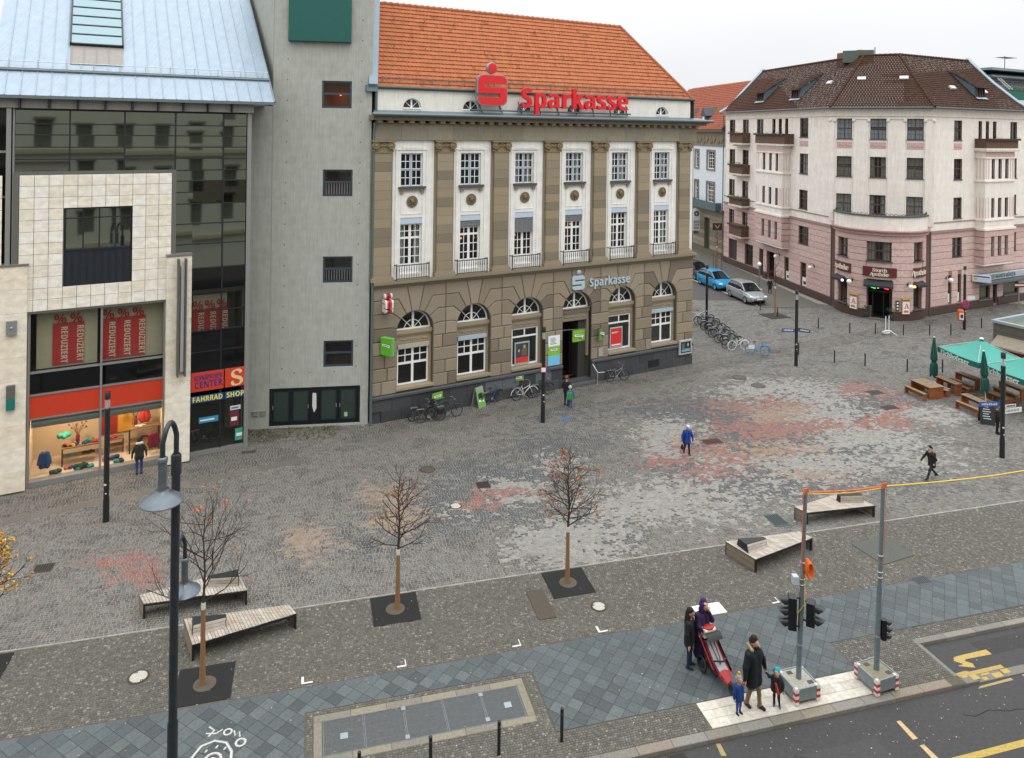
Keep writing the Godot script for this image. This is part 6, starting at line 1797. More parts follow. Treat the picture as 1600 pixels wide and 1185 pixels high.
	mb = MB.new(); mb.box(0.12, 1.03, 0.12, 0.88, 0.12, 0.125); part(pc, "poster", mb, M("1e2a2f", 0.4, "grime", 1.5))
	for q in [[0.2, 0.5, 0.35, 0.78, "44606c"], [0.2, 0.95, 0.2, 0.4, "7c98a4"], [0.72, 0.84, 0.55, 0.75, "b4a898"]]:
		mb = MB.new(); mb.box(q[0], q[1], q[2], q[3], 0.125, 0.128); part(pc, "poster_print", mb, M(q[4], 0.5))
	mb = MB.new(); mb.box(0, 0.34, 0, 0.5, 0, 0.03)
	var pq := thing("brass_plaque", "small grey plaque on the pier right of the bank entrance", "sign", bf * Vector3(15.17, 1.62, 0.1), rot)
	part(pq, "plate", mb, M("9b9a96", 0.5))
	# window posters of the bank
	for q in [[9.1, 1.85, "bank window poster of two people at a table above a red band", 0], [16.32, 1.9, "red bank window poster with short white text", 1]]:
		var po := thing("window_poster", q[2], "poster", bf * Vector3(q[0], q[1], -0.27), rot)
		mb = MB.new(); mb.pillow(0, 1.05, 0, 1.34, 0, 0.05, 0.01); part(po, "frame", mb, M("9aa8a6", 0.4))
		mb = MB.new(); mb.box(0.08, 0.97, 0.08, 1.26, 0.05, 0.054); part(po, "print", mb, M("c82a26", 0.6) if q[3] else M("38453c", 0.6, "grime", 2.0))
		if q[3] == 0:
			for r in [[0.08, 0.97, 0.08, 0.42, "c5302a"], [0.2, 0.42, 0.5, 0.75, "4a3a5a"], [0.5, 0.85, 0.5, 0.95, "6c5648"], [0.24, 0.36, 0.75, 0.9, "c69a7c"], [0.62, 0.76, 0.95, 1.14, "c29678"], [0.1, 0.4, 1.05, 1.22, "33406a"]]:
				mb = MB.new(); mb.box(r[0], r[1], r[2], r[3], 0.054, 0.057); part(po, "print_figure", mb, M(r[4], 0.6))
		else:
			for r in [[0.14, 0.7, 1.0, 1.03], [0.14, 0.55, 0.94, 0.96], [0.14, 0.9, 0.14, 0.22]]: mb = MB.new(); mb.box(r[0], r[1], r[2], r[3], 0.054, 0.057); part(po, "lettering", mb, M("e6dedb", 0.6))
	# shop signs on the glass corner
	var mf := frame(MALL)
	var s1 := thing("shop_sign", "red shop sign with blue lettering and big cream S on the glass corner", "sign", mf * Vector3(-2.68, 3.15, 0.05), MALL[1])
	mb = MB.new(); mb.pillow(0, 1.5, 0, 0.93, 0, 0.04, 0.005); mb.pillow(1.56, 2.6, 0, 0.93, 0, 0.04, 0.005); part(s1, "panel", mb, M("c23a22", 0.5))
	text(s1, "lettering", "SCHNÄPPCHEN", 0.78, 0.66, 0.04, 0.34, M("1c2470", 0.6), 0.01, "Droid Sans", 0, 0.03, 1.28)
	text(s1, "lettering", "CENTER", 0.8, 0.32, 0.04, 0.44, M("1c2470", 0.6), 0.01, "Droid Sans", 0, 0.03, 1.28)
	text(s1, "lettering", "S", 2.14, 0.44, 0.04, 1.15, M("dcb98a", 0.6), 0.01, "Droid Serif", 0, 0.05)
	var s2 := thing("shop_sign", "blue bicycle shop sign with yellow capitals under the red sign", "sign", mf * Vector3(-2.68, 2.6, 0.055), MALL[1])
	mb = MB.new(); mb.pillow(0, 1.5, 0, 0.33, 0, 0.04, 0.005); mb.pillow(1.56, 2.6, 0, 0.33, 0, 0.04, 0.005); part(s2, "panel", mb, M("1d3f86", 0.5))
	text(s2, "lettering", "FAHRRAD", 0.76, 0.165, 0.04, 0.34, M("d8d433", 0.6), 0.01, "Droid Sans", 0, 0, 1.36)
	text(s2, "lettering", "SHOP", 2.06, 0.165, 0.04, 0.34, M("d8d433", 0.6), 0.01, "Droid Sans", 0, 0, 0.82)
	for q in [[-2.3, 1.55, 0.9, 0.28, "2f8fb0", "turquoise and blue sticker strip on the bicycle shop pane"], [-0.85, 1.15, 0.42, 0.75, "6d1f33", "dark red notice in the right pane of the bicycle shop"], [-0.85, 1.95, 0.5, 0.22, "c6cad4", "white lettered strip above the dark red notice"], [-0.6, 0.4, 0.42, 0.6, "3f9d84", "mint green poster low in the corner pane"]]:
		var n := thing("pane_notice", q[5], "notice", mf * Vector3(q[0], q[1], 0.02), MALL[1])
		mb = MB.new(); mb.box(0, q[2], 0, q[3], 0, 0.008); part(n, "sheet", mb, M(q[4], 0.6, "grime", 2.0))
		mb = MB.new(); mb.box(0.06, q[2] * 0.8, q[3] * 0.35, q[3] * 0.6, 0.008, 0.011); part(n, "lettering", mb, M("d8dcdc", 0.6) if q[4] != "c6cad4" else M("2a3460", 0.6))
	var bs := thing("blade_sign", "tall bronze twin blade lamp on the stone pier beside the shop front", "lamp", mf * Vector3(-3.22, 4.3, 0.6), MALL[1])
	mb = MB.new(); mb.box(-0.2, -0.12, 0, 5.55, 0, 0.5); mb.box(0.12, 0.2, 0, 5.55, 0, 0.5); part(bs, "blade", mb, M("6b645c", 0.5, "streak", 0.6, 0.3))
	mb = MB.new(); mb.box(-0.05, 0.1, 0.2, 5.2, 0.05, 0.32)
	for k in 10: mb.box(-0.06, 0.11, 0.3 + k * 0.5, 0.33 + k * 0.5, 0.04, 0.33)
	part(bs, "light_strip", mb, M("b5b9bc", 0.4))
	var wl := thing("wall_lamp", "small grey lamp on the stone pier at the far left", "lamp", mf * Vector3(-9.98, 7.0, 0.42), MALL[1])
	mb = MB.new(); mb.box(-0.2, 0.2, 0, 0.6, 0, 0.16); mb.ball(Vector3(0, 0.3, 0.16), Vector3(0.07, 0.07, 0.05), 8, 5); part(wl, "housing", mb, M("8f918f", 0.4, "", 1, 0.4))
	var wl2 := thing("wall_flag_holder", "dark grey and green metal box on the stone pier at the far left", "sign", mf * Vector3(-9.98, 3.75, 0.42), MALL[1])
	mb = MB.new(); mb.box(-0.16, 0.16, 0.5, 1.05, 0, 0.2); part(wl2, "housing", mb, M("5d5a54", 0.5))
	mb = MB.new(); mb.box(-0.16, 0.16, 0, 0.5, 0, 0.22); part(wl2, "green_panel", mb, M("0f6b5f", 0.5))
	# pharmacy
	var ff := frame(FRONT)
	var maroon := M("5c2428", 0.5, "grime", 0.8); var ivory := M("d8cfb8", 0.6)
	var i2 := 0
	for q in [[-54.0, -72.0, -36.0, "left curved maroon pharmacy sign above the shop window", ["Apotheke"]], [1.7, -18.5, 22.0, "middle maroon pharmacy sign over the entrance", ["Storch", "Apotheke"]], [58.0, 46.0, 76.0, "right curved maroon pharmacy sign above the shop window", ["Apotheke"]]]:
		var o := thing("pharmacy_sign", q[3], "sign", ff * Vector3(4.05, 3.75, 0), FRONT[1], "maroon pharmacy signs on the rounded front")
		mb = MB.new(); arc_band(mb, 3.7, 3.88, q[1], q[2], 0, 0.82); part(o, "panel", mb, maroon)
		for k in q[4].size():
			var y: float = 0.41 if q[4].size() == 1 else 0.58 - 0.36 * k
			var am := deg_to_rad(q[0])
			var word: String = q[4][k]
			var hgt := 0.62 if q[4].size() == 1 else 0.42
			var stepa := (0.26 if hgt > 0.5 else 0.185) / 3.9
			for c in word.length():
				var ang := am + (c - (word.length() - 1) / 2.0) * stepa
				text(o, "lettering", word[c], 3.885 * sin(ang), y, 3.885 * cos(ang), hgt, ivory, 0.02, "Droid Serif", ang)
		i2 += 1
	for q in [[-30.5, "left white pharmacy poster case with a red letter on the rounded front"], [34.4, "right white pharmacy poster case with a red letter beside the menu strip"]]:
		var am := deg_to_rad(q[0])
		var o := thing("poster_case", q[1], "sign", ff * Vector3(4.05 + 3.82 * sin(am), 0.6, 3.82 * cos(am)), FRONT[1] + am, "pharmacy poster cases")
		mb = MB.new(); mb.pillow(-0.38, 0.38, 0, 1.3, 0, 0.08, 0.01); part(o, "frame", mb, M("a88d5a", 0.5))
		mb = MB.new(); mb.box(-0.32, 0.32, 0.05, 1.1, 0.08, 0.085); part(o, "sheet", mb, M("e0e0dc", 0.6))
		text(o, "lettering", "A", 0.02, 0.72, 0.085, 0.62, M("c21a22", 0.6), 0.01, "Droid Serif")
		mb = MB.new(); mb.box(-0.42, 0.42, 1.3, 1.38, 0, 0.2); part(o, "hood", mb, M("c09a4a", 0.5))
		mb = MB.new(); mb.box(-0.22, 0.2, 0.15, 0.36, 0.085, 0.09); part(o, "print", mb, M("c06a60", 0.6))
	var ms := thing("price_strip", "narrow dark strip of three white discs beside the right poster case", "sign", ff * Vector3(4.05 + 3.82 * sin(0.41), 0.85, 3.82 * cos(0.41)), FRONT[1] + 0.41)
	mb = MB.new(); mb.box(-0.16, 0.16, 0, 0.95, 0, 0.04); part(ms, "board", mb, M("6d5b38", 0.6))
	mb = MB.new(); mb.box(-0.12, 0.12, 0.04, 0.9, 0.04, 0.045); part(ms, "face", mb, M("26241f", 0.6))
	for k in 3: mb = MB.new(); mb.ball(Vector3(0, 0.2 + k * 0.26, 0.045), Vector3(0.09, 0.09, 0.02), 10, 4); part(ms, "disc", mb, M("dcdcd8", 0.5))
	var neon := thing("neon_sign", "green and red lit neon shapes above the pharmacy door", "sign", ff * Vector3(4.15, 2.75, 3.5), FRONT[1])
	for q in [[-0.5, "2be05a"], [0.52, "ff3546"]]:
		mb = MB.new(); mb.ball(Vector3(q[0], 0, 0), Vector3(0.2, 0.09, 0.03), 10, 6); mb.ball(Vector3(q[0] + 0.12, -0.08, 0), Vector3(0.1, 0.06, 0.03), 8, 5); part(neon, "tube", mb, glow(q[1], 1.6))
	mb = MB.new(); mb.ball(Vector3(-0.1, -0.03, 0), Vector3(0.08, 0.05, 0.03), 8, 5); part(neon, "tube", mb, glow("ffe2a8", 1.3))
	for q in [[-53.0, 3.0, "eef2ff", "white lamp over the left pharmacy window"], [50.0, 3.05, "ffd36a", "yellow lamp over the right pharmacy window"]]:
		var am := deg_to_rad(q[0])
		var o := thing("window_lamp", q[3], "lamp", ff * Vector3(4.05 + 3.6 * sin(am), q[1], 3.6 * cos(am)), FRONT[1] + am)
		mb = MB.new(); mb.ball(Vector3(0, -0.12, 0.12), Vector3(0.13, 0.12, 0.12), 10, 6); part(o, "bulb", mb, glow(q[2], 1.5))
	# white globe lamps on brackets
	var wf := frame(WEST); var ef := frame(EAST)
	var gl: Node3D = null
	for q in [[ff * Vector3(4.05 + 3.8 * sin(-0.58), 3.05, 3.8 * cos(-0.58)), FRONT[1] - 0.58, "white globe wall lamp left of the pharmacy entrance"], [ff * Vector3(4.05 + 3.8 * sin(0.645), 3.05, 3.8 * cos(0.645)), FRONT[1] + 0.645, "white globe wall lamp right of the pharmacy entrance"], [wf * Vector3(13.7, 3.0, 0.05), WEST[1], "white globe wall lamp by the west wing doorway"], [wf * Vector3(20.4, 3.05, 0.05), WEST[1], "white globe wall lamp near the west wing downpipe"], [ef * Vector3(2.4, 3.1, 0.05), EAST[1], "white globe wall lamp on the east wing"]]:
		if gl == null:
			gl = thing("globe_lamp", q[2], "lamp", q[0], q[1], "globe lamps on the corner house")
			mb = MB.new(); mb.ball(Vector3(0, 0, 0.45), Vector3.ONE * 0.21, 14, 9); part(gl, "globe", mb, M("e6e4de", 0.3))
			mb = MB.new(); mb.tube([Vector3(0, 0.1, 0), Vector3(0, 0.35, 0.15), Vector3(0, 0.42, 0.4), Vector3(0, 0.2, 0.45)], 0.025, 6); mb.box(-0.06, 0.06, 0.0, 0.25, 0, 0.04); part(gl, "bracket", mb, M("26262a", 0.5))
		else: dup(gl, q[0], q[1], q[2])
	var st := thing("fascia_sign", "long pale shop sign board with dark capitals on the east wing", "sign", ef * Vector3(6.6, 2.62, 0.35), EAST[1])
	mb = MB.new(); mb.pillow(0, 8.6, 0.05, 0.62, 0, 0.3, 0.02); part(st, "board", mb, M("a9b4bb", 0.5, "grime", 0.8))
	text(st, "lettering", "BRIEFMARKEN-MÜNZEN", 3.6, 0.33, 0.3, 0.5, M("2e3236", 0.6), 0.01, "Droid Sans", 0, 0, 4.2)
	mb = MB.new(); mb.box(0.25, 1.1, 0.12, 0.55, 0.3, 0.31); part(st, "print", mb, M("b8a24a", 0.6))
	mb = MB.new(); mb.box(0.0, 8.6, -0.2, 0.0, -0.1, 0.9); part(st, "canopy", mb, M("50555a", 0.6))
	var st2 := thing("projecting_sign", "small white projecting box sign at the left end of the shop board", "sign", ef * Vector3(6.3, 2.62, 0.1), EAST[1] - 1.1)
	mb = MB.new(); mb.pillow(0, 1.5, 0, 0.66, -0.1, 0.1, 0.02); part(st2, "box", mb, M("b9c3cc", 0.5)); mb = MB.new(); mb.box(0.12, 1.38, 0.46, 0.58, 0.1, 0.105); part(st2, "lettering", mb, M("3a4a86", 0.6)); mb = MB.new(); mb.box(0.14, 0.4, 0.14, 0.36, 0.1, 0.105); part(st2, "print", mb, M("c8a233", 0.6))
	var mu := thing("cafe_sign", "tall white projecting cafe sign with black gear emblem on the side street", "sign", wf * Vector3(-7.0, 2.95, 0.1), WEST[1] + PI / 2)
	mb = MB.new(); mb.pillow(-1.15, -0.15, 0, 2.95, -0.08, 0.08, 0.02); part(mu, "panel", mb, M("d2d4d2", 0.6))
	mb = MB.new(); mb.t = Transform3D(Basis(Vector3.RIGHT, PI / 2), Vector3(-0.65, 2.3, 0.08)); mb.lathe([Vector2(0.3, 0), Vector2(0.3, 0.015), Vector2(0.14, 0.015), Vector2(0.14, 0)], 16)
	mb.t = Transform3D()
	for k in 10: mb.box(-0.65 + cos(k * 0.628) * 0.33 - 0.05, -0.65 + cos(k * 0.628) * 0.33 + 0.05, 2.25 + sin(k * 0.628) * 0.33, 2.35 + sin(k * 0.628) * 0.33, 0.08, 0.094)
	part(mu, "emblem", mb, M("161616", 0.6))
	for k in 3: text(mu, "lettering", ["MUSIK", "CAFE", "KUNST"][k], -0.65, 1.2 - k * 0.42, 0.08, 0.44, M("161616", 0.6), 0.01, "Droid Sans", 0, 0, 0.8)
	var sw := thing("projecting_sign", "dark red triangular sign at the far end of the west wing", "sign", wf * Vector3(-0.3, 3.9, 0.1), WEST[1] + PI / 2)
	mb = MB.new(); mb.box(-1.3, -0.1, 0, 0.9, -0.08, 0.08); part(sw, "panel", mb, M("4a2e2c", 0.6)); mb = MB.new(); mb.polyblock(PackedVector2Array([Vector2(-1.1, 0.7), Vector2(-0.7, 0.15), Vector2(-0.3, 0.7), Vector2(-0.5, 0.7), Vector2(-0.7, 0.4), Vector2(-0.9, 0.7)]), 0.08, 0.09); part(sw, "emblem", mb, M("9a8a86", 0.6))

func make_street_furniture() -> void:
	# slim black light columns with a clear lantern at the top
	var black := M("1d1f22", 0.45, "grime", 0.8)
	var lc: Node3D = null
	for q in [[Vector3(-16.37, 0, -30.3), "black light column on the plaza before the sale windows"], [Vector3(1.92, 0, -41.18), "black light column with white sticker before the bank entrance"], [Vector3(20.02, 0, -51.75), "black light column with two blue street plates near the cycle stands"], [Vector3(24.94, 0, -37.44), "black light column with street plates beside the beer garden"], [Vector3(16.2, 0, -61.01), "black light column among the parked bicycles at the bank corner"], [Vector3(38.05, 0, -62.08), "black light column with no stopping sign before the east wing"]]:
		if lc == null:
			lc = thing("light_column", q[1], "street lamp", q[0], 0.0, "black light columns round the square")
			var mb := MB.new(); mb.lathe([Vector2(0.12, 0), Vector2(0.12, 0.9), Vector2(0.105, 0.95), Vector2(0.105, 4.62), Vector2(0, 4.62)], 12); part(lc, "column", mb, black)
			mb = MB.new(); mb.lathe([Vector2(0.1, 4.62), Vector2(0.1, 5.0)], 12); part(lc, "lantern_glass", mb, glass("c8d0d0", 0.25))
			mb = MB.new(); mb.lathe([Vector2(0.035, 4.62), Vector2(0.035, 5.0)], 8); part(lc, "lantern_core", mb, M("9a9c9c", 0.4))
			mb = MB.new(); mb.lathe([Vector2(0.11, 5.0), Vector2(0.11, 5.28), Vector2(0, 5.3)], 12); part(lc, "cap", mb, black)
			mb = MB.new(); mb.box(-0.05, 0.05, 1.5, 1.57, 0.1, 0.108); mb.box(0.0, 0.06, 1.15, 1.2, 0.1, 0.108); part(lc, "sticker", mb, M("d2d2ce", 0.7))
		else: dup(lc, q[0], rng.randf_range(-0.4, 0.4), q[1])
	for q in [[Vector3(20.02, 2.45, -51.75), -0.15, -1, 0.85, "24407c", "blue street name plate pointing left on the middle column"], [Vector3(20.02, 2.55, -51.75), -0.6, 1, 0.8, "1d2c66", "dark blue street name plate pointing right on the middle column"], [Vector3(24.94, 2.68, -37.44), 0.05, -1, 1.1, "2a4f8c", "blue direction plate over the menu board"], [Vector3(24.94, 2.3, -37.44), 0.3, 1, 1.15, "c9ccca", "white street name plate on the beer garden column"], [Vector3(24.94, 2.54, -37.44), 0.3, 1, 0.75, "c0c4c2", "small white upper plate on the beer garden column"]]:
		var o := thing("street_plate", q[5], "street sign", q[0], q[1])
		var x0: float = 0.12 if q[2] > 0 else -0.12 - q[3]
		var mb := MB.new(); mb.box(x0, x0 + q[3], -0.12 if q[3] > 0.76 else -0.08, 0.12 if q[3] > 0.76 else 0.08, -0.015, 0.015); part(o, "plate", mb, M(q[4], 0.5))
		mb = MB.new()
		for k in 9: mb.box(x0 + 0.12 + k * q[3] * 0.085, x0 + 0.12 + k * q[3] * 0.085 + 0.045, -0.04, 0.045 + 0.015 * (k % 3), 0.015, 0.018)
		part(o, "lettering", mb, M("d8dadc", 0.6) if q[4] != "c9ccca" and q[4] != "c0c4c2" else M("33363a", 0.6))
	var no := thing("no_stopping_sign", "round blue and red no stopping sign on the east column", "street sign", Vector3(38.05, 2.14, -61.96), 0.2)
	var mb := MB.new(); mb.t = Transform3D(Basis(Vector3.RIGHT, PI / 2), Vector3.ZERO)
	mb.lathe([Vector2(0.36, 0), Vector2(0.36, 0.03), Vector2(0.27, 0.031)], 24); part(no, "rim", mb, M("b8202c", 0.5))
	mb = MB.new(); mb.t = Transform3D(Basis(Vector3.RIGHT, PI / 2), Vector3.ZERO); mb.lathe([Vector2(0.27, 0.03), Vector2(0.0, 0.03)], 24); part(no, "disc", mb, M("1d3a94", 0.5))
	mb = MB.new()
	for s in [-0.785, 0.785]: mb.t = Transform3D(Basis(Vector3.BACK, s), Vector3(0, 0, 0.03)); mb.box(-0.28, 0.28, -0.035, 0.035, 0, 0.006 + s * 0.001)
	part(no, "cross", mb, M("b8202c", 0.5))
	var sm := thing("small_plate", "small white arrow plate above the no stopping sign", "street sign", Vector3(38.2, 2.5, -61.96), 0.2)
	mb = MB.new(); mb.box(0, 0.75, 0, 0.3, -0.01, 0.01); part(sm, "plate", mb, M("c6caca", 0.5))
	var wn := thing("warning_label", "small white red edged label on the bank light column", "sign", Vector3(1.92, 2.8, -41.05), 0.0)
	mb = MB.new(); mb.box(-0.16, 0.16, 0, 0.3, 0, 0.02); part(wn, "rim", mb, M("b3322c", 0.6)); mb = MB.new(); mb.box(-0.12, 0.12, 0.04, 0.26, 0.02, 0.025); part(wn, "face", mb, M("dededa", 0.6))
	mb = MB.new(); mb.box(0.2, 0.34, 0, 0.26, 0, 0.015); part(wn, "blue_plate", mb, M("2a3f86", 0.6))
	# bollards
	var bo: Node3D = null
	var n := 0
	var near := ["second bollard from the right in the kerb row by the grating", "bollard before the middle of the steel grating", "leftmost bollard of the kerb row at the lower edge"]
	for q in [Vector3(1.53, 0, -19.69), Vector3(-0.13, 0, -19.24), Vector3(-1.85, 0, -18.72), Vector3(-3.55, 0, -18.23), Vector3(21.18, 0, -54.3), Vector3(23.06, 0, -52.58), Vector3(24.93, 0, -51.95), Vector3(25.76, 0, -61.88), Vector3(27.71, 0, -60.41), Vector3(29.75, 0, -60.32), Vector3(31.89, 0, -60.05), Vector3(34.07, 0, -60.15), Vector3(35.95, 0, -60.43), Vector3(39.8, 0, -62.56), Vector3(27.28, 0, -50.81), Vector3(29.67, 0, -50.77), Vector3(23.0, 0, -68.11), Vector3(23.6, 0, -65.4)]:
		var lab: String = ["rightmost black bollard of the near kerb row by the grating", near[0], near[1], near[2], "black bollard right behind the blue bicycle", "black bollard right of the middle light column", "black bollard between the middle column and the beer garden", "leftmost black bollard of the row before the pharmacy", "second black bollard from the left before the pharmacy", "black bollard left of the white bollard figure", "black bollard right of the white bollard figure", "fifth black bollard of the pharmacy row", "black bollard just left of the orange litter bin", "black bollard right of the no stopping column", "black bollard left of the closed parasol", "black bollard right behind the closed parasol", "black bollard at the nose of the silver car", "black bollard at the young street tree"][n]
		if bo == null:
			bo = thing("bollard", lab, "bollard", q, 0.0, "black bollards")
			mb = MB.new(); mb.lathe([Vector2(0.045, -0.02), Vector2(0.045, 0.86), Vector2(0.038, 0.875), Vector2(0, 0.88)], 10); part(bo, "post", mb, black)
			mb = MB.new(); mb.lathe([Vector2(0.0475, 0.72), Vector2(0.0475, 0.76)], 10); part(bo, "ring", mb, M("3a3d40", 0.5))
		else: dup(bo, q, rng.randf() * 3.0, lab)
		n += 1
	# tall street lamp with two hooded lanterns
	var base := E(-11.45, 1.4)
	var sl := thing("street_lamp", "tall dark street lamp with two hooded lanterns on hooked arms", "street lamp", base, 0.26)
	var iron := M("34393d", 0.4, "grime", 0.8, 0.2)
	mb = MB.new(); mb.lathe([Vector2(0.12, 0), Vector2(0.12, 2.0), Vector2(0.1, 2.02), Vector2(0.1, 7.9), Vector2(0.12, 7.92), Vector2(0.12, 8.35), Vector2(0.085, 8.4)], 14)
	mb.lathe([Vector2(0.106, 3.2), Vector2(0.106, 3.23)], 14); part(sl, "column", mb, iron)
	for q in [[8.3, 0.5, 1.0, 1.0, -0.21], [5.35, 0.42, 0.8, -1.0, 0.14]]:
		var pts := []
		var r: float = q[1] * 0.5
		pts.append(Vector3(0, q[0], 0) if q[3] > 0 else Vector3(0, q[0] - 0.3, -0.08))
		if q[3] < 0: pts.append(Vector3(0, q[0] - 0.1, -0.12))
		for k in 11:
			var a := PI - PI * k / 10
			pts.append(Vector3(q[4] * (k / 10.0), q[0] + 0.55 + sin(a) * r * 1.5, q[3] * (r + cos(a) * r + (0.12 if q[3] < 0 else 0.0))))
		var e: Vector3 = pts[-1]
		pts.append(e + Vector3(0, -0.35, 0))
		mb = MB.new(); mb.tube(pts, 0.06 * q[2], 10); part(sl, "arm", mb, iron)
		mb = MB.new(); mb.t = Transform3D(Basis.from_scale(Vector3.ONE * q[2]), e + Vector3(0, -0.35, 0))
		mb.lathe([Vector2(0.47, -0.98), Vector2(0.465, -0.95), Vector2(0.3, -0.83), Vector2(0.16, -0.77), Vector2(0.16, -0.7), Vector2(0.1, -0.68), Vector2(0.1, -0.08), Vector2(0.115, -0.06), Vector2(0.115, 0.02), Vector2(0.07, 0.05)], 26)
		mb.lathe([Vector2(0.2, -0.9), Vector2(0.47, -0.985)], 26)
		part(sl, "lamp_hood", mb, M("687178", 0.3, "grime", 0.8, 0.4))
		mb = MB.new(); mb.t = Transform3D(Basis.from_scale(Vector3.ONE * q[2]), e + Vector3(0, -0.35, 0)); mb.lathe([Vector2(0, -1.14), Vector2(0.1, -1.12), Vector2(0.18, -1.05), Vector2(0.2, -0.95)], 16)
		part(sl, "lamp_glass", mb, glass("d8dcdc", 0.3))
		mb = MB.new(); mb.t = Transform3D(Basis.from_scale(Vector3.ONE * q[2]), e + Vector3(0, -0.35, 0)); mb.lathe([Vector2(0.2, -1.0), Vector2(0.22, -0.98), Vector2(0.2, -0.96)], 20); part(sl, "glass_ring", mb, M("b8bcc0", 0.3, "", 1, 0.5))
	# steel grating in its stone frame
	var gr := thing("ventilation_grating", "long steel ventilation grating of five panels in a pale stone frame", "grating", E(-7.95, 1.94), EF.basis.get_euler().y)
	var gs := MB.new()
	for r in [[-0.24, 5.7, -0.22, 0.0, 6], [-0.24, 5.7, 1.18, 1.42, 6]]:
		for k in r[4]:
			var st := MB.new(); st.t = Transform3D(FLAT, Vector3.ZERO)
			var x0: float = lerpf(r[0], r[1], k / 6.0)
			st.polyblock(PackedVector2Array([Vector2(x0, r[2]), Vector2(x0 + 0.984, r[2]), Vector2(x0 + 0.984, r[3]), Vector2(x0, r[3])]), -0.05, 0.012, 0.01); part(gr, "frame_stone", st, M(["7d786c", "88826f"][k % 2], 0.85, "speck", 1.4))
	for x in [-0.24, 5.48]:
		var st := MB.new(); st.t = Transform3D(FLAT, Vector3.ZERO); st.polyblock(PackedVector2Array([Vector2(x, 0.005), Vector2(x + 0.22, 0.005), Vector2(x + 0.22, 1.175), Vector2(x, 1.175)]), -0.05, 0.012, 0.01); part(gr, "frame_stone", st, M("827c6e", 0.85, "speck", 1.4))
	for k in 5:
		var g := MB.new()
		var x0 := 0.0 + k * 1.096; var w := 1.08
		g.box(x0, x0 + w, -0.06, 0.01, -0.02, 0.0); g.box(x0, x0 + w, -0.06, 0.01, -1.18, -1.16); g.box(x0, x0 + 0.02, -0.06, 0.011, -1.16, -0.02); g.box(x0 + w - 0.02, x0 + w, -0.06, 0.011, -1.16, -0.02)
		for j in 44: g.box(x0 + 0.02 + j * 0.024, x0 + 0.03 + j * 0.024, -0.04, 0.005, -1.16, -0.02)
		for j in 4: g.box(x0 + 0.02, x0 + w - 0.02, -0.05, -0.01, -1.0 + j * 0.25, -0.99 + j * 0.25)
		part(gr, "grating_panel", g, M("7b8084", 0.45, "grime", 1.2, 0.3))
	var gb := MB.new(); gb.quad(Vector3(0, -0.055, 0), Vector3(5.5, -0.055, 0), Vector3(5.5, -0.055, -1.18), Vector3(0, -0.055, -1.18)); part(gr, "shaft", gb, M("55585a", 0.9, "grime", 1.0))
	for q in [[0.45, -0.65], [4.95, -0.62]]: var pl := MB.new(); pl.box(q[0], q[0] + 0.2, 0.005, 0.014, q[1], q[1] + 0.2); part(gr, "access_plate", pl, M("9aa6a8", 0.4, "", 1, 0.4))
	for q in [[2.12, -0.15], [2.12, -1.15], [4.32, -0.2], [4.32, -1.12]]: var pl := MB.new(); pl.box(q[0], q[0] + 0.12, 0.008, 0.03, q[1], q[1] + 0.13); part(gr, "hinge", pl, M("9aa0a2", 0.35, "", 1, 0.5))

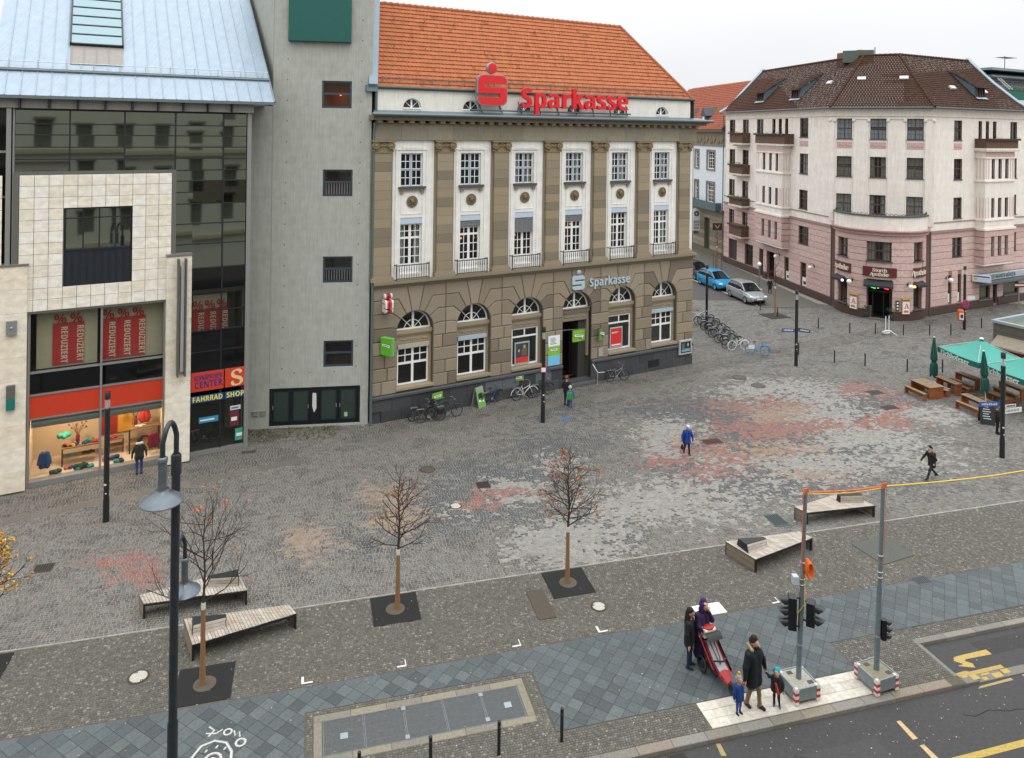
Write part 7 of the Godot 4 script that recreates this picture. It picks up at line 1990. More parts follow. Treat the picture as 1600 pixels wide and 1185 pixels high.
func slat_row(p: Node, q: Array, n: int, y: float) -> void: # boards across a four-cornered bench top
	for i in n:
		var a := (i + 0.06) / n; var b := (i + 0.94) / n
		var mb := MB.new(); mb.t = Transform3D(FLAT, Vector3.ZERO)
		mb.polyblock(PackedVector2Array([q[0].lerp(q[1], a), q[0].lerp(q[1], b), q[3].lerp(q[2], b), q[3].lerp(q[2], a)]), y - 0.03, y, 0.004)
		part(p, "slat", mb, M(["b9b0a4", "c2b9ad", "aea497", "b8aa99"][rng.randi() % 4], 0.8, "wood", 0.8))
func make_benches() -> void:
	var steel := M("1b1c1f", 0.5)
	var lab := ["wooden slat bench nearest the road at left, wide end left", "grey slat bench left of the traffic lights, its backrest block at the left end", "wooden slat bench behind the street lamp, wide end right", "grey slat bench beyond the traffic lights, wide end right"]
	var at := [[-12.18, 7.76, 0.0], [7.1, 7.66, 0.0], [-10.36, 8.85, PI], [14.78, 8.62, PI - 0.04]]
	var shape := [Vector2(0, 0), Vector2(3.22, -0.04), Vector2(3.46, -0.56), Vector2(0.44, -1.33)]
	for k in 4:
		var b := thing("bench", lab[k], "bench", E(at[k][0], at[k][1]), EF.basis.get_euler().y + at[k][2], "trapezoid slat benches")
		slat_row(b, shape, 32, 0.5)
		var f := MB.new(); f.t = Transform3D(FLAT, Vector3.ZERO)
		for e in 4: # steel edge
			var a: Vector2 = shape[e]; var c: Vector2 = shape[(e + 1) % 4]
			var nn := (c - a).orthogonal().normalized() * 0.03
			f.polyblock(PackedVector2Array([a, c, c + nn, a + nn]), 0.4, 0.495)
		part(b, "frame", f, steel)
		for e in [[0, 3], [1, 2]]: # end walls: steel legs and boards between
			var a: Vector2 = shape[e[0]]; var c: Vector2 = shape[e[1]]
			var leg := MB.new(); leg.t = Transform3D(FLAT, Vector3.ZERO)
			var along := (c - a).normalized(); var inw := Vector2(1, 0) * (0.06 if e[0] == 0 else -0.06)
			for s in [a, c - along * 0.06]: leg = MB.new(); leg.t = Transform3D(FLAT, Vector3.ZERO); leg.polyblock(PackedVector2Array([s, s + along * 0.06, s + along * 0.06 + inw, s + inw]), 0.0, 0.4); part(b, "leg", leg, steel)
			pass
			for j in 5:
				var bd := MB.new(); bd.t = Transform3D(FLAT, Vector3.ZERO)
				bd.polyblock(PackedVector2Array([a + along * 0.05 - inw * 0.1, c - along * 0.05 - inw * 0.1, c - along * 0.05 + inw * 0.5, a + along * 0.05 + inw * 0.5]), 0.02 + j * 0.092, 0.1 + j * 0.092)
				part(b, "end_board", bd, M(["8a7c6c", "95876f"][j % 2], 0.8, "wood", 0.8))
		# backrest block
		var q := [Vector2(0.3, -0.3), Vector2(1.32, -0.5), Vector2(1.34, -0.72), Vector2(0.38, -0.95)]
		var r := MB.new(); r.t = Transform3D(FLAT, Vector3.ZERO)
		var lo := []; var hi := []
		for e in 4: lo.append(Vector3(q[e].x, q[e].y, 0.5)); hi.append(Vector3(q[e].x, lerpf(q[e].y, -0.55, 0.35), 0.78))
		r.quad(lo[3], lo[0], hi[0], hi[3]); r.quad(lo[1], lo[2], hi[2], hi[1]); r.quad(hi[3], hi[2], hi[1], hi[0]); r.quad(lo[1], lo[0], hi[0], hi[1])
		part(b, "backrest", r, steel)
		for s in 3:
			var d := MB.new(); d.t = Transform3D(FLAT, Vector3.ZERO)
			var u0 := (s + 0.05) / 3.0; var u1 := (s + 0.95) / 3.0
			d.quad(lo[3].lerp(hi[3], u0) + Vector3(0.02, -0.02, 0), lo[2].lerp(hi[2], u0) + Vector3(-0.02, -0.02, 0), lo[2].lerp(hi[2], u1) + Vector3(-0.02, -0.02, 0), lo[3].lerp(hi[3], u1) + Vector3(0.02, -0.02, 0))
			d.quad(lo[1].lerp(hi[1], u0) + Vector3(-0.02, 0.02, 0), lo[0].lerp(hi[0], u0) + Vector3(0.02, 0.02, 0), lo[0].lerp(hi[0], u1) + Vector3(0.02, 0.02, 0), lo[1].lerp(hi[1], u1) + Vector3(-0.02, 0.02, 0)); part(b, "back_board", d, M(["c0b6a9", "b6ac9f"][s % 2], 0.8, "wood", 0.8))

func twig(mb: MB, o: Vector3, d: Vector3, l: float, r: float, depth: int, leaves: Array) -> void:
	var side := d.cross(Vector3(rng.randf_range(-1, 1), rng.randf_range(-1, 1), rng.randf_range(-1, 1))).normalized()
	var m := o + d * l * 0.5 + side * l * 0.05; var e := o + d * l + Vector3(0, l * 0.08, 0)
	mb.tube([o, m, e], [r, r * 0.75, r * 0.4], 5 if depth > 1 else 4, false, false)
	leaves.append(e)
	if depth == 0: return
	for i in (4 if depth > 1 else rng.randi_range(1, 3)):
		var a := rng.randf_range(0.3, 1.0)
		var s := d.cross(Vector3(rng.randf_range(-1, 1), rng.randf_range(-1, 1), rng.randf_range(-1, 1))).normalized()
		twig(mb, o.lerp(m, a * 2.0) if a < 0.5 else m.lerp(e, a * 2.0 - 1.0), (d * 0.75 + s * 0.6 + Vector3(0, 0.12, 0)).normalized(), l * rng.randf_range(0.4, 0.62), r * 0.5, depth - 1, leaves)
func bare_tree(label: String, pos: Vector3, h: float, th: float, spread: float, n: int, seeds: int, leaf: float, cols: Array, wrap := true) -> void:
	rng.seed = seeds
	var t := thing("young_tree", label, "tree", pos, 0.0, "young street trees")
	var mb := MB.new()
	mb.tube([Vector3(0.03, -0.05, 0), Vector3(0.0, th * 0.5, 0.015), Vector3(0.0, th, 0.0), Vector3(0.04, lerpf(th, h, 0.3), 0.02), Vector3(-0.03, lerpf(th, h, 0.6), -0.02), Vector3(0.05, h, 0)], [0.058, 0.05, 0.042, 0.032, 0.02, 0.006], 8)
	part(t, "trunk", mb, M("4a3d33", 0.95, "stone", 3.0))
	if wrap:
		mb = MB.new(); mb.lathe([Vector2(0.1, 0.0), Vector2(0.085, 0.3), Vector2(0.07, 1.0), Vector2(0.062, th - 0.15)], 12); part(t, "reed_wrap", mb, M("8d6a48", 0.9, "streak", 2.5))
		mb = MB.new(); mb.lathe([Vector2(0.064, th - 0.15), Vector2(0.062, th + 0.02), Vector2(0.05, th + 0.04)], 12); part(t, "white_band", mb, M("c9c4ba", 0.9))
	var br := MB.new(); var tips := []
	for i in n:
		var y := th + 0.05 + (h - th) * 0.85 * pow(i / float(n), 0.9)
		var f := 1.0 - (y - th) / (h - th) * 0.8
		var az := i * 2.4 + rng.randf_range(-0.4, 0.4)
		twig(br, Vector3(0, y, 0), Vector3(cos(az), rng.randf_range(0.15, 1.1), sin(az)).normalized(), spread * f * rng.randf_range(0.45, 1.25), 0.018 * f + 0.005, 2, tips)
	part(t, "crown", br, M("3a2a22", 0.95))
	if leaf > 0.0:
		var lv := MB.new()
		var noi := FastNoiseLite.new(); noi.seed = seeds; noi.frequency = 0.9
		for p in tips:
			if noi.get_noise_3dv(p * 1.3) < 0.22 - leaf * 0.5 or rng.randf() > leaf: continue
			for q in 3:
				var c: Color = cols[rng.randi() % cols.size()] * rng.randf_range(0.7, 1.3); c.a = 1; lv.col = c
				var o: Vector3 = p + Vector3(rng.randf_range(-1, 1), rng.randf_range(-1.3, 0.5), rng.randf_range(-1, 1)) * 0.06
				var a := Vector3(rng.randf_range(-1, 1), rng.randf_range(-1, 0.3), rng.randf_range(-1, 1)).normalized() * 0.06; var b := a.cross(Vector3(rng.randf(), rng.randf(), rng.randf())).normalized() * 0.025
				lv.quad(o - a, o + b, o + a, o - b)
		if lv.v.size(): part(t, "dead_leaves", lv, vcol(0.8), true)
func make_trees() -> void:
	var rust := [Color(0.24, 0.08, 0.03), Color(0.32, 0.12, 0.04), Color(0.17, 0.07, 0.035)]
	bare_tree("bare young tree with a few russet leaves, in the middle tree pit", E(-5.45, 7.42), 4.85, 1.98, 1.3, 34, 21, 0.16, rust)
	bare_tree("young tree with many russet leaves in the right tree pit", E(0.6, 7.42), 4.9, 1.98, 1.35, 36, 33, 0.45, rust)
	bare_tree("sparse bare tree leaning right beside the street lamp and nearest bench", E(-11.3, 5.35), 5.4, 2.35, 2.3, 20, 8, 0.14, [Color(0.4, 0.13, 0.04)])
	bare_tree("tree with golden autumn leaves at the left picture edge", E(-17.55, 7.9), 4.0, 1.7, 0.85, 30, 5, 0.9, [Color(0.55, 0.33, 0.05), Color(0.5, 0.22, 0.04), Color(0.42, 0.4, 0.08), Color(0.35, 0.12, 0.03)])
	bare_tree("thin bare street tree before the west wing of the corner house", Vector3(23.53, 0, -65.8), 5.0, 2.6, 1.2, 14, 71, 0.0, [])
	bare_tree("small staked tree at the far end of the side street footway", Vector3(24.35, 0, -87.49), 5.0, 2.8, 0.9, 10, 72, 0.0, [])
	var sk := thing("tree_stakes", "three pale wooden stakes round the far street tree", "tree stakes", Vector3(24.35, 0, -87.49))
	for k in 3:
		var mb := MB.new(); mb.tube([Vector3(cos(k * 2.1) * 0.6, 0, sin(k * 2.1) * 0.6), Vector3(cos(k * 2.1) * 0.5, 2.0, sin(k * 2.1) * 0.5)], 0.05, 6); part(sk, "stake", mb, M("7d6a55", 0.9, "wood", 1.0))
	var mb2 := MB.new(); mb2.tube([Vector3(0.5, 1.9, 0), Vector3(-0.25, 1.9, 0.43), Vector3(-0.25, 1.9, -0.43)], 0.04, 4, true); part(sk, "crossbar", mb2, M("7d6a55", 0.9, "wood", 1.0))
	rng.seed = 77
	for q in [[-5.52, 7.44, "black rubber mat square in the middle tree pit"], [0.63, 7.43, "black rubber mat square in the right tree pit"], [-11.24, 5.37, "black rubber mat square in the pit by the street lamp"], [-17.8, 7.4, "black rubber mat square at the left picture edge"]]:
		var p := thing("tree_pit", q[2], "tree pit", E(q[0], q[1]), EF.basis.get_euler().y, "tree pits")
		var mb := MB.new(); mb.t = Transform3D(FLAT, Vector3.ZERO)
		mb.polyblock(PackedVector2Array([Vector2(-0.78, -0.76), Vector2(0.78, -0.76), Vector2(0.78, 0.76), Vector2(-0.78, 0.76)]), -0.05, 0.004, 0.006); part(p, "mat", mb, M("191918", 0.9, "speck", 2.5, 0.0, 0.6))
		mb = MB.new(); mb.lathe([Vector2(0.33, 0.0), Vector2(0.3, 0.012), Vector2(0.0, 0.03)], 20); part(p, "soil", mb, M("5b5346", 0.95, "speck", 2.0, 0.0, 1.5))
	var sp := thing("tree_pit", "dark square pit of the thin street tree", "tree pit", Vector3(23.53, 0.005, -65.8), 0.3)
	var mb3 := MB.new(); mb3.box(-1.0, 1.0, -0.05, 0.022, -0.9, 0.9); part(sp, "mat", mb3, M("2f2c28", 0.95, "speck", 1.5))

func make_beer_garden() -> void:
	var top := M("8a7358", 0.8, "wood", 0.6); var side := M("9c5524", 0.65, "wood", 0.6); var ry := 0.25
	var w := Vector3(0.97, 0, -0.25); var proto: Array = [null, null]
	var make := func(kind: int, pos: Vector3, lab: String):
		if proto[kind] == null:
			var t := thing("beer_table" if kind == 0 else "beer_bench", lab, "table" if kind == 0 else "bench", pos, ry, "wooden beer garden tables" if kind == 0 else "wooden beer garden benches")
			var hw := 0.27 if kind == 0 else 0.13; var h := 0.74 if kind == 0 else 0.44
			for k in (4 if kind == 0 else 2):
				var mb := MB.new(); var n := 4.0 if kind == 0 else 2.0; mb.box(-hw + 2 * hw * k / n + 0.004, -hw + 2 * hw * (k + 1) / n - 0.004, h - 0.035, h, -0.8, 0.8); part(t, "board", mb, top)
			for z in [-0.72, 0.72]: var mb := MB.new(); mb.pillow(-hw + 0.01, hw - 0.01, 0, h - 0.035, z - 0.03, z + 0.03, 0.005); part(t, "end_panel", mb, side)
			var mb2 := MB.new(); mb2.box(-0.02, 0.02, h - 0.25, h - 0.05, -0.69, 0.69); part(t, "rail", mb2, side)
			proto[kind] = t
		else: dup(proto[kind], pos, ry + rng.randf_range(-0.04, 0.04), lab)
	for q in [[Vector3(25.85, 0, -46.25), "wooden beer table at the left end of the beer garden"], [Vector3(26.38, 0, -46.4), "wooden beer table pushed against the leftmost one"], [Vector3(27.85, 0, -46.95), "wooden beer table behind the first closed parasol"], [Vector3(29.7, 0, -47.95), "wooden beer table at the edge of the open canopy"], [Vector3(27.5, 0, -43.75), "wooden beer table beside the black menu board"], [Vector3(29.35, 0, -44.45), "wooden beer table right of the second closed parasol"], [Vector3(31.4, 0, -46.2), "wooden beer table deep under the canopy"]]: make.call(0, q[0], q[1])
	for q in [[Vector3(25.2, 0, -45.95), "wooden bench at the far left end of the beer garden"], [Vector3(26.95, 0, -46.6), "pale wooden bench left of the second beer table"], [Vector3(27.2, 0, -46.9), "wooden bench under the first closed parasol"], [Vector3(28.5, 0, -47.0), "short wooden bench right of the second beer table"], [Vector3(29.05, 0, -47.6), "wooden bench left of the canopy edge table"], [Vector3(26.9, 0, -43.45), "wooden bench in front of the menu board table"], [Vector3(28.72, 0, -44.1), "wooden bench left of the right hand table"], [Vector3(30.0, 0, -44.75), "wooden bench right of the right hand table"], [Vector3(30.75, 0, -45.9), "wooden bench left of the table deep under the canopy"]]: make.call(1, q[0], q[1])
	var i := 0
	for q in [[Vector3(27.71, 0, -48.39), 3.05, 0.5, 1.45, 0.0, "closed dark green parasol at the left of the beer garden"], [Vector3(28.31, 0, -43.98), 3.5, 1.05, 1.95, 0.07, "closed dark green parasol behind the menu board"]]:
		var p := thing("closed_parasol", q[5], "parasol", q[0], 0.3 * i, "closed parasols")
		p.rotation.z = q[4]
		var mb := MB.new(); mb.lathe([Vector2(0.03, 0), Vector2(0.03, q[1])], 8); mb.lathe([Vector2(0.3, 0), Vector2(0.3, 0.07), Vector2(0.04, 0.1)], 12); part(p, "pole", mb, M("c8c8c4", 0.5))
		mb = MB.new()
		mb.grid(func(u, v):
			var y: float = lerpf(q[2], q[1], v); var tie: float = q[3]
			var r: float = (0.2 + 0.03 * sin(v * 9.0)) * (1.0 - 0.25 * v) if y < tie else lerpf(0.2, 0.05, pow((y - tie) / (q[1] - tie), 1.4))
			r *= 1.0 - 0.45 * exp(-pow((y - tie) * 12.0, 2.0))
			r *= 1.0 + 0.16 * sin(u * TAU * 8.0 + v * 2.0) + (0.25 * sin(u * TAU * 2.0 + 1.0) if y < tie else 0.0)
			return Vector3(cos(u * TAU) * r, y - (0.1 * sin(u * TAU * 3.0) if v < 0.05 else 0.0), -sin(u * TAU) * r), 48, 26)
		part(p, "cloth", mb, M("0f4a41", 0.8, "plaster", 1.0))
		mb = MB.new(); mb.lathe([Vector2(0.055, q[1] - 0.04), Vector2(0.05, q[1] + 0.03), Vector2(0, q[1] + 0.05)], 10); part(p, "cap", mb, M("d4d4d0", 0.5))
		i += 1
	i = 0
	for q in [[[Vector3(28.05, 2.4, -48.62), Vector3(28.53, 2.4, -45.16), Vector3(31.95, 2.4, -45.65), Vector3(31.45, 2.4, -49.1)], "far teal canopy parasol with white lettering on its dark hem"], [[Vector3(28.72, 2.4, -45.05), Vector3(29.3, 2.4, -41.9), Vector3(32.8, 2.4, -42.4), Vector3(32.2, 2.4, -45.55)], "near teal canopy parasol with white lettering at the picture edge"]]:
		var c: Vector3 = (q[0][0] + q[0][2]) / 2; var base := Vector3(c.x, 0, c.z)
		var p := thing("canopy_parasol", q[1], "parasol", base, 0.0, "open teal canopies")
		var mb := MB.new(); mb.lathe([Vector2(0.05, 0), Vector2(0.05, 3.3)], 10); part(p, "pole", mb, M("c4c4c0", 0.5))
		var apex := Vector3(0, 3.3, 0)
		for k in 4:
			var a: Vector3 = q[0][k] - base; var b: Vector3 = q[0][(k + 1) % 4] - base
			mb = MB.new(); mb.grid(func(u, v): return a.lerp(b, u).lerp(apex, v) - Vector3(0, 0.12 * sin(v * PI) + 0.06 * sin(u * PI) * (1 - v), 0), 8, 6); part(p, "panel", mb, M("429285", 0.75, "plaster", 0.5))
			mb = MB.new(); mb.grid(func(u, v): return a.lerp(b, u) + Vector3(0, -0.34 + 0.34 * v - 0.06 * sin(u * PI), 0) + Vector3(sin(u * 20.0), 0, cos(u * 17.0)) * 0.012 * (1 - v), 24, 2); part(p, "hem", mb, M("0f5c4e", 0.8))
			mb = MB.new(); mb.tube([a - Vector3(0, 0.04, 0), apex - Vector3(0, 0.1, 0)], 0.018, 5); part(p, "rib", mb, M("b5b5b0", 0.5))
			if k == 0:
				var dd := (b - a).normalized(); var nn := Vector3(-dd.z, 0, dd.x)
				if nn.x > 0: nn = -nn
				text(p, "lettering", "Eichhofener", 0, 0, 0, 0.4, M("dcdcd8", 0.6), 0.01, "Droid Serif").transform = Transform3D(Basis(dd, Vector3.UP, dd.cross(Vector3.UP)), a.lerp(b, 0.45) + Vector3(0, -0.25, 0) + nn * 0.035)
		mb = MB.new(); mb.ball(apex + Vector3(0, 0.03, 0), Vector3(0.14, 0.07, 0.14), 10, 5); part(p, "cap", mb, M("cfd6d4", 0.5))
		i += 1
	a_board("menu_board", "black chalk menu board standing before the beer garden tables", Vector3(27.0, 0, -41.9), -0.35, 0.72, 1.15, "1b1d1f", 0)
func a_board(called: String, label: String, pos: Vector3, ry: float, w: float, h: float, hex: String, style: int) -> void:
	var o := thing(called, label, "sign", pos, ry)
	for s in [1.0, -1.0]:
		var mb := MB.new(); mb.t = Transform3D(Basis(Vector3.UP, 0.0 if s > 0 else PI) * Basis(Vector3.RIGHT, -0.25), Vector3(0, 0, s * h * 0.26))
		mb.box(-w / 2, w / 2, 0, h, -0.02, 0.02); part(o, "board", mb, M("8a8d8c" if style == 1 else ("6e5a44" if style == 2 else hex), 0.6))
		mb.v.clear(); mb.n.clear(); mb.c.clear(); mb.uv.clear(); mb.ix.clear()
		mb.box(-w / 2 + 0.05, w / 2 - 0.05, 0.06, h - (0.2 if style == 1 else 0.06), 0.02, 0.026); part(o, "face", mb, M(hex, 0.7))
		if s > 0 and style < 2:
			for k in 6:
				var l := MB.new(); l.t = mb.t; l.box(-w * 0.32 + 0.03 * (k % 2), w * (0.1 + 0.07 * (k % 3)), h * (0.82 - k * 0.11), h * (0.82 - k * 0.11) + 0.035, 0.026, 0.03)
				if style == 0: part(o, "chalk_line", l, M("c4c6c6", 0.8))
			if style == 1:
				var b := part(o, "black_print", MB.new().box(-0.2, 0.15, 0, 0.3, 0, 0.004), M("1d201c", 0.6)); b.transform = mb.t * Transform3D(Basis(), Vector3(0, h * 0.45, 0.027))
				var c := part(o, "white_print", MB.new().box(-0.22, 0.22, 0, 0.09, 0, 0.004), M("dcdcd8", 0.6)); c.transform = mb.t * Transform3D(Basis(Vector3.BACK, -0.15), Vector3(0, h * 0.28, 0.027))

func make_traffic_lights() -> void:
	var galv := M("7f8f96", 0.4, "grime", 1.0, 0.4); var ry: float = EF.basis.get_euler().y
	var orange := M("c8591c", 0.6); var yellow := M("c8a83a", 0.6)
	var tops := []
	for k in 2:
		var c := E(5.37, 0.85) if k == 0 else E(7.84, 0.6)
		var b := thing("ballast_block", ["pale concrete base block with striped corners under the left signal mast", "mossy concrete base block with striped corners under the right signal mast"][k], "base block", c, ry + [0.03, 0.1][k], "concrete mast bases")
		var mb := MB.new(); mb.t = Transform3D(FLAT, Vector3.ZERO); mb.polyblock(PackedVector2Array([Vector2(-0.37, -0.38), Vector2(0.37, -0.38), Vector2(0.37, 0.38), Vector2(-0.37, 0.38)]), 0.1, 0.44); part(b, "concrete", mb, M(["a39f94", "85806a"][k], 0.9, "grime", 1.5))
		mb = MB.new()
		for s in [[-0.41, 0.41, 0.38, 0.41], [-0.41, 0.41, -0.41, -0.38]]: mb.box(s[0], s[1], 0.12, 0.46, s[2], s[3])
		for s in [[-0.41, -0.375], [0.375, 0.41]]: mb.box(s[0], s[1], 0.12, 0.46, -0.38, 0.38)
		part(b, "steel_tray", mb, M("8b979b", 0.45, "streak", 1.0, 0.4))
		for sx in [-1.0, 1.0]:
			for sz in [-1.0, 1.0]:
				for j in 5:
					mb = MB.new(); mb.t = Transform3D(Basis(), Vector3(sx * 0.36, 0, sz * 0.36))
					mb.box(-0.06, 0.06, 0.03 + j * 0.085, 0.03 + (j + 1) * 0.085, -0.06, 0.06)
					part(b, "stripe", mb, M("b3262b" if j % 2 else "d4d0cc", 0.5))
		for q in [[-0.2, -0.25], [0.15, 0.22]]: mb = MB.new(); mb.box(q[0], q[0] + 0.16, 0.44, 0.452, q[1] - 0.06, q[1] + 0.06); part(b, "lifting_eye", mb, M("4c4842", 0.7, "", 1, 0.3))
		var tip := c + Vector3(0.13, 5.83, 0.0)
		var p := thing("signal_mast", ["left grey signal mast with orange cable coil and two signal heads", "right grey signal mast with one signal head"][k], "mast", c + Vector3(0, 0.44, 0), 0, "galvanised signal masts")
		mb = MB.new(); mb.tube([Vector3.ZERO, (tip - p.position) * 0.45, (tip - p.position) * 0.451, tip - p.position], [0.075, 0.072, 0.06, 0.055], 12); part(p, "pole", mb, galv)
		for y in [0.18, 0.5, 0.53, 0.62]: mb = MB.new(); mb.t.origin = (tip - p.position) * y; mb.lathe([Vector2(0.06, 0), Vector2(0.078, 0.005), Vector2(0.078, 0.03), Vector2(0.06, 0.035)], 12); part(p, "clamp", mb, M("aeb6ba", 0.35, "", 1, 0.6))
		mb = MB.new()
		for j in 4: mb.tube([tip + Vector3(-0.08, -0.05 + 0.05 * j, 0.06) - p.position, tip + Vector3(0.08, 0.02 + 0.03 * j, 0.02) - p.position, tip + Vector3(0.02, -0.02, -0.08) - p.position], 0.018, 5)
		var x0 := 0.075
		mb.tube([tip + Vector3(-x0 if k == 0 else x0, 0, 0.05) - p.position, Vector3(0.02 if k == 0 else 0.13, 3.3, 0.08), Vector3(0.06 if k == 0 else 0.15, 2.9, 0.1)], 0.012 if k == 0 else 0.008, 5)
		part(p, "orange_cable", mb, orange)
		if k == 0:
			mb = MB.new()
			for j in 7: 
				var ring := []
				for a in 14: ring.append(Vector3(0.19 + 0.09 * cos(a * TAU / 14) + 0.01 * j, 3.25 + 0.22 * sin(a * TAU / 14) - 0.012 * j, 0.02 + 0.02 * j))
				mb.tube(ring, 0.02, 5, true)
			part(p, "cable_coil", mb, M("d8661c", 0.55))
			mb = MB.new(); mb.box(-0.22, -0.06, 2.75, 2.98, -0.08, 0.1); part(p, "detector_box", mb, M("aab4b8", 0.5))
			mb = MB.new(); mb.tube([Vector3(0.14, 3.0, 0.08), Vector3(0.1, 2.2, 0.1), Vector3(-0.1, 1.95, 0.12), Vector3(-0.12, 1.75, 0.12)], 0.014, 5); part(p, "yellow_cable", mb, yellow)
		tops.append(tip)
	for q in [[tops[0], tops[1], 0.05, "orange and yellow cable strung between the two signal masts", true], [tops[1], tops[1] + Vector3(11.0, 1.55, -1.6), 0.45, "long yellow cable running off to the right from the right mast", false]]:
		var o := thing("cable", q[3], "cable", q[0])
		for k in (2 if q[4] else 1):
			var mb := MB.new(); var pts := []
			for s in 13: pts.append((q[1] - q[0]) * s / 12.0 - Vector3(0, sin(PI * s / 12.0) * (q[2] + 0.03 * k), 0) + Vector3(0, -0.02 * k, 0.03 * k))
			mb.tube(pts, 0.022 if k == 0 else 0.016, 6); part(o, "strand", mb, yellow if not q[4] or k == 1 else orange)
	var sb := M("17191c", 0.35)
	for q in [[E(5.37, 0.85) + Vector3(-0.23, 1.9, 0.0), -PI / 2 - 0.25, 3, "three light signal head facing left on the left mast"], [E(5.37, 0.85) + Vector3(0.33, 2.02, 0.05), PI / 2 - 0.5, 2, "two light signal head facing right on the left mast"], [E(7.84, 0.6) + Vector3(0.2, 1.34, 0.0), PI / 2 - 0.15, 3, "three light signal head low on the right mast"]]:
		var o := thing("traffic_light", q[3], "traffic light", q[0], q[1], "black signal heads")
		if q[0].x > 9.0: o.scale = Vector3.ONE * 0.64
		var u := 0.31 if q[2] == 3 else 0.34
		for k in q[2]:
			var mb := MB.new(); mb.pillow(-0.15, 0.15, k * u, (k + 1) * u - 0.01, -0.13, 0.1, 0.02); part(o, "housing", mb, sb)
			mb = MB.new(); mb.t = Transform3D(Basis(Vector3.RIGHT, PI / 2), Vector3(0, (k + 0.5) * u, 0.1)); mb.lathe([Vector2(0.11, 0.0), Vector2(0.08, 0.02), Vector2(0, 0.03)], 16); part(o, "lens", mb, M(["16301f", "35290f", "331416"][k] if q[2] == 3 else ["16301f", "331416"][k], 0.15))
			mb = MB.new()
			mb.grid(func(a, v): return Vector3(0.125 * cos(-0.35 + a * (PI + 0.7)), (k + 0.5) * u + 0.125 * sin(-0.35 + a * (PI + 0.7)) - 0.05 * v, 0.1 + v * (0.08 + 0.2 * sin(clampf(a, 0, 1) * PI))), 14, 2); part(o, "visor", mb, M("22252a", 0.3))
		var mb := MB.new()
		for y in [0.06, q[2] * u - 0.05]: mb.tube([Vector3(0, y, -0.12), Vector3(0, y + 0.03, -0.24)], 0.025, 6)
		part(o, "bracket", mb, sb)

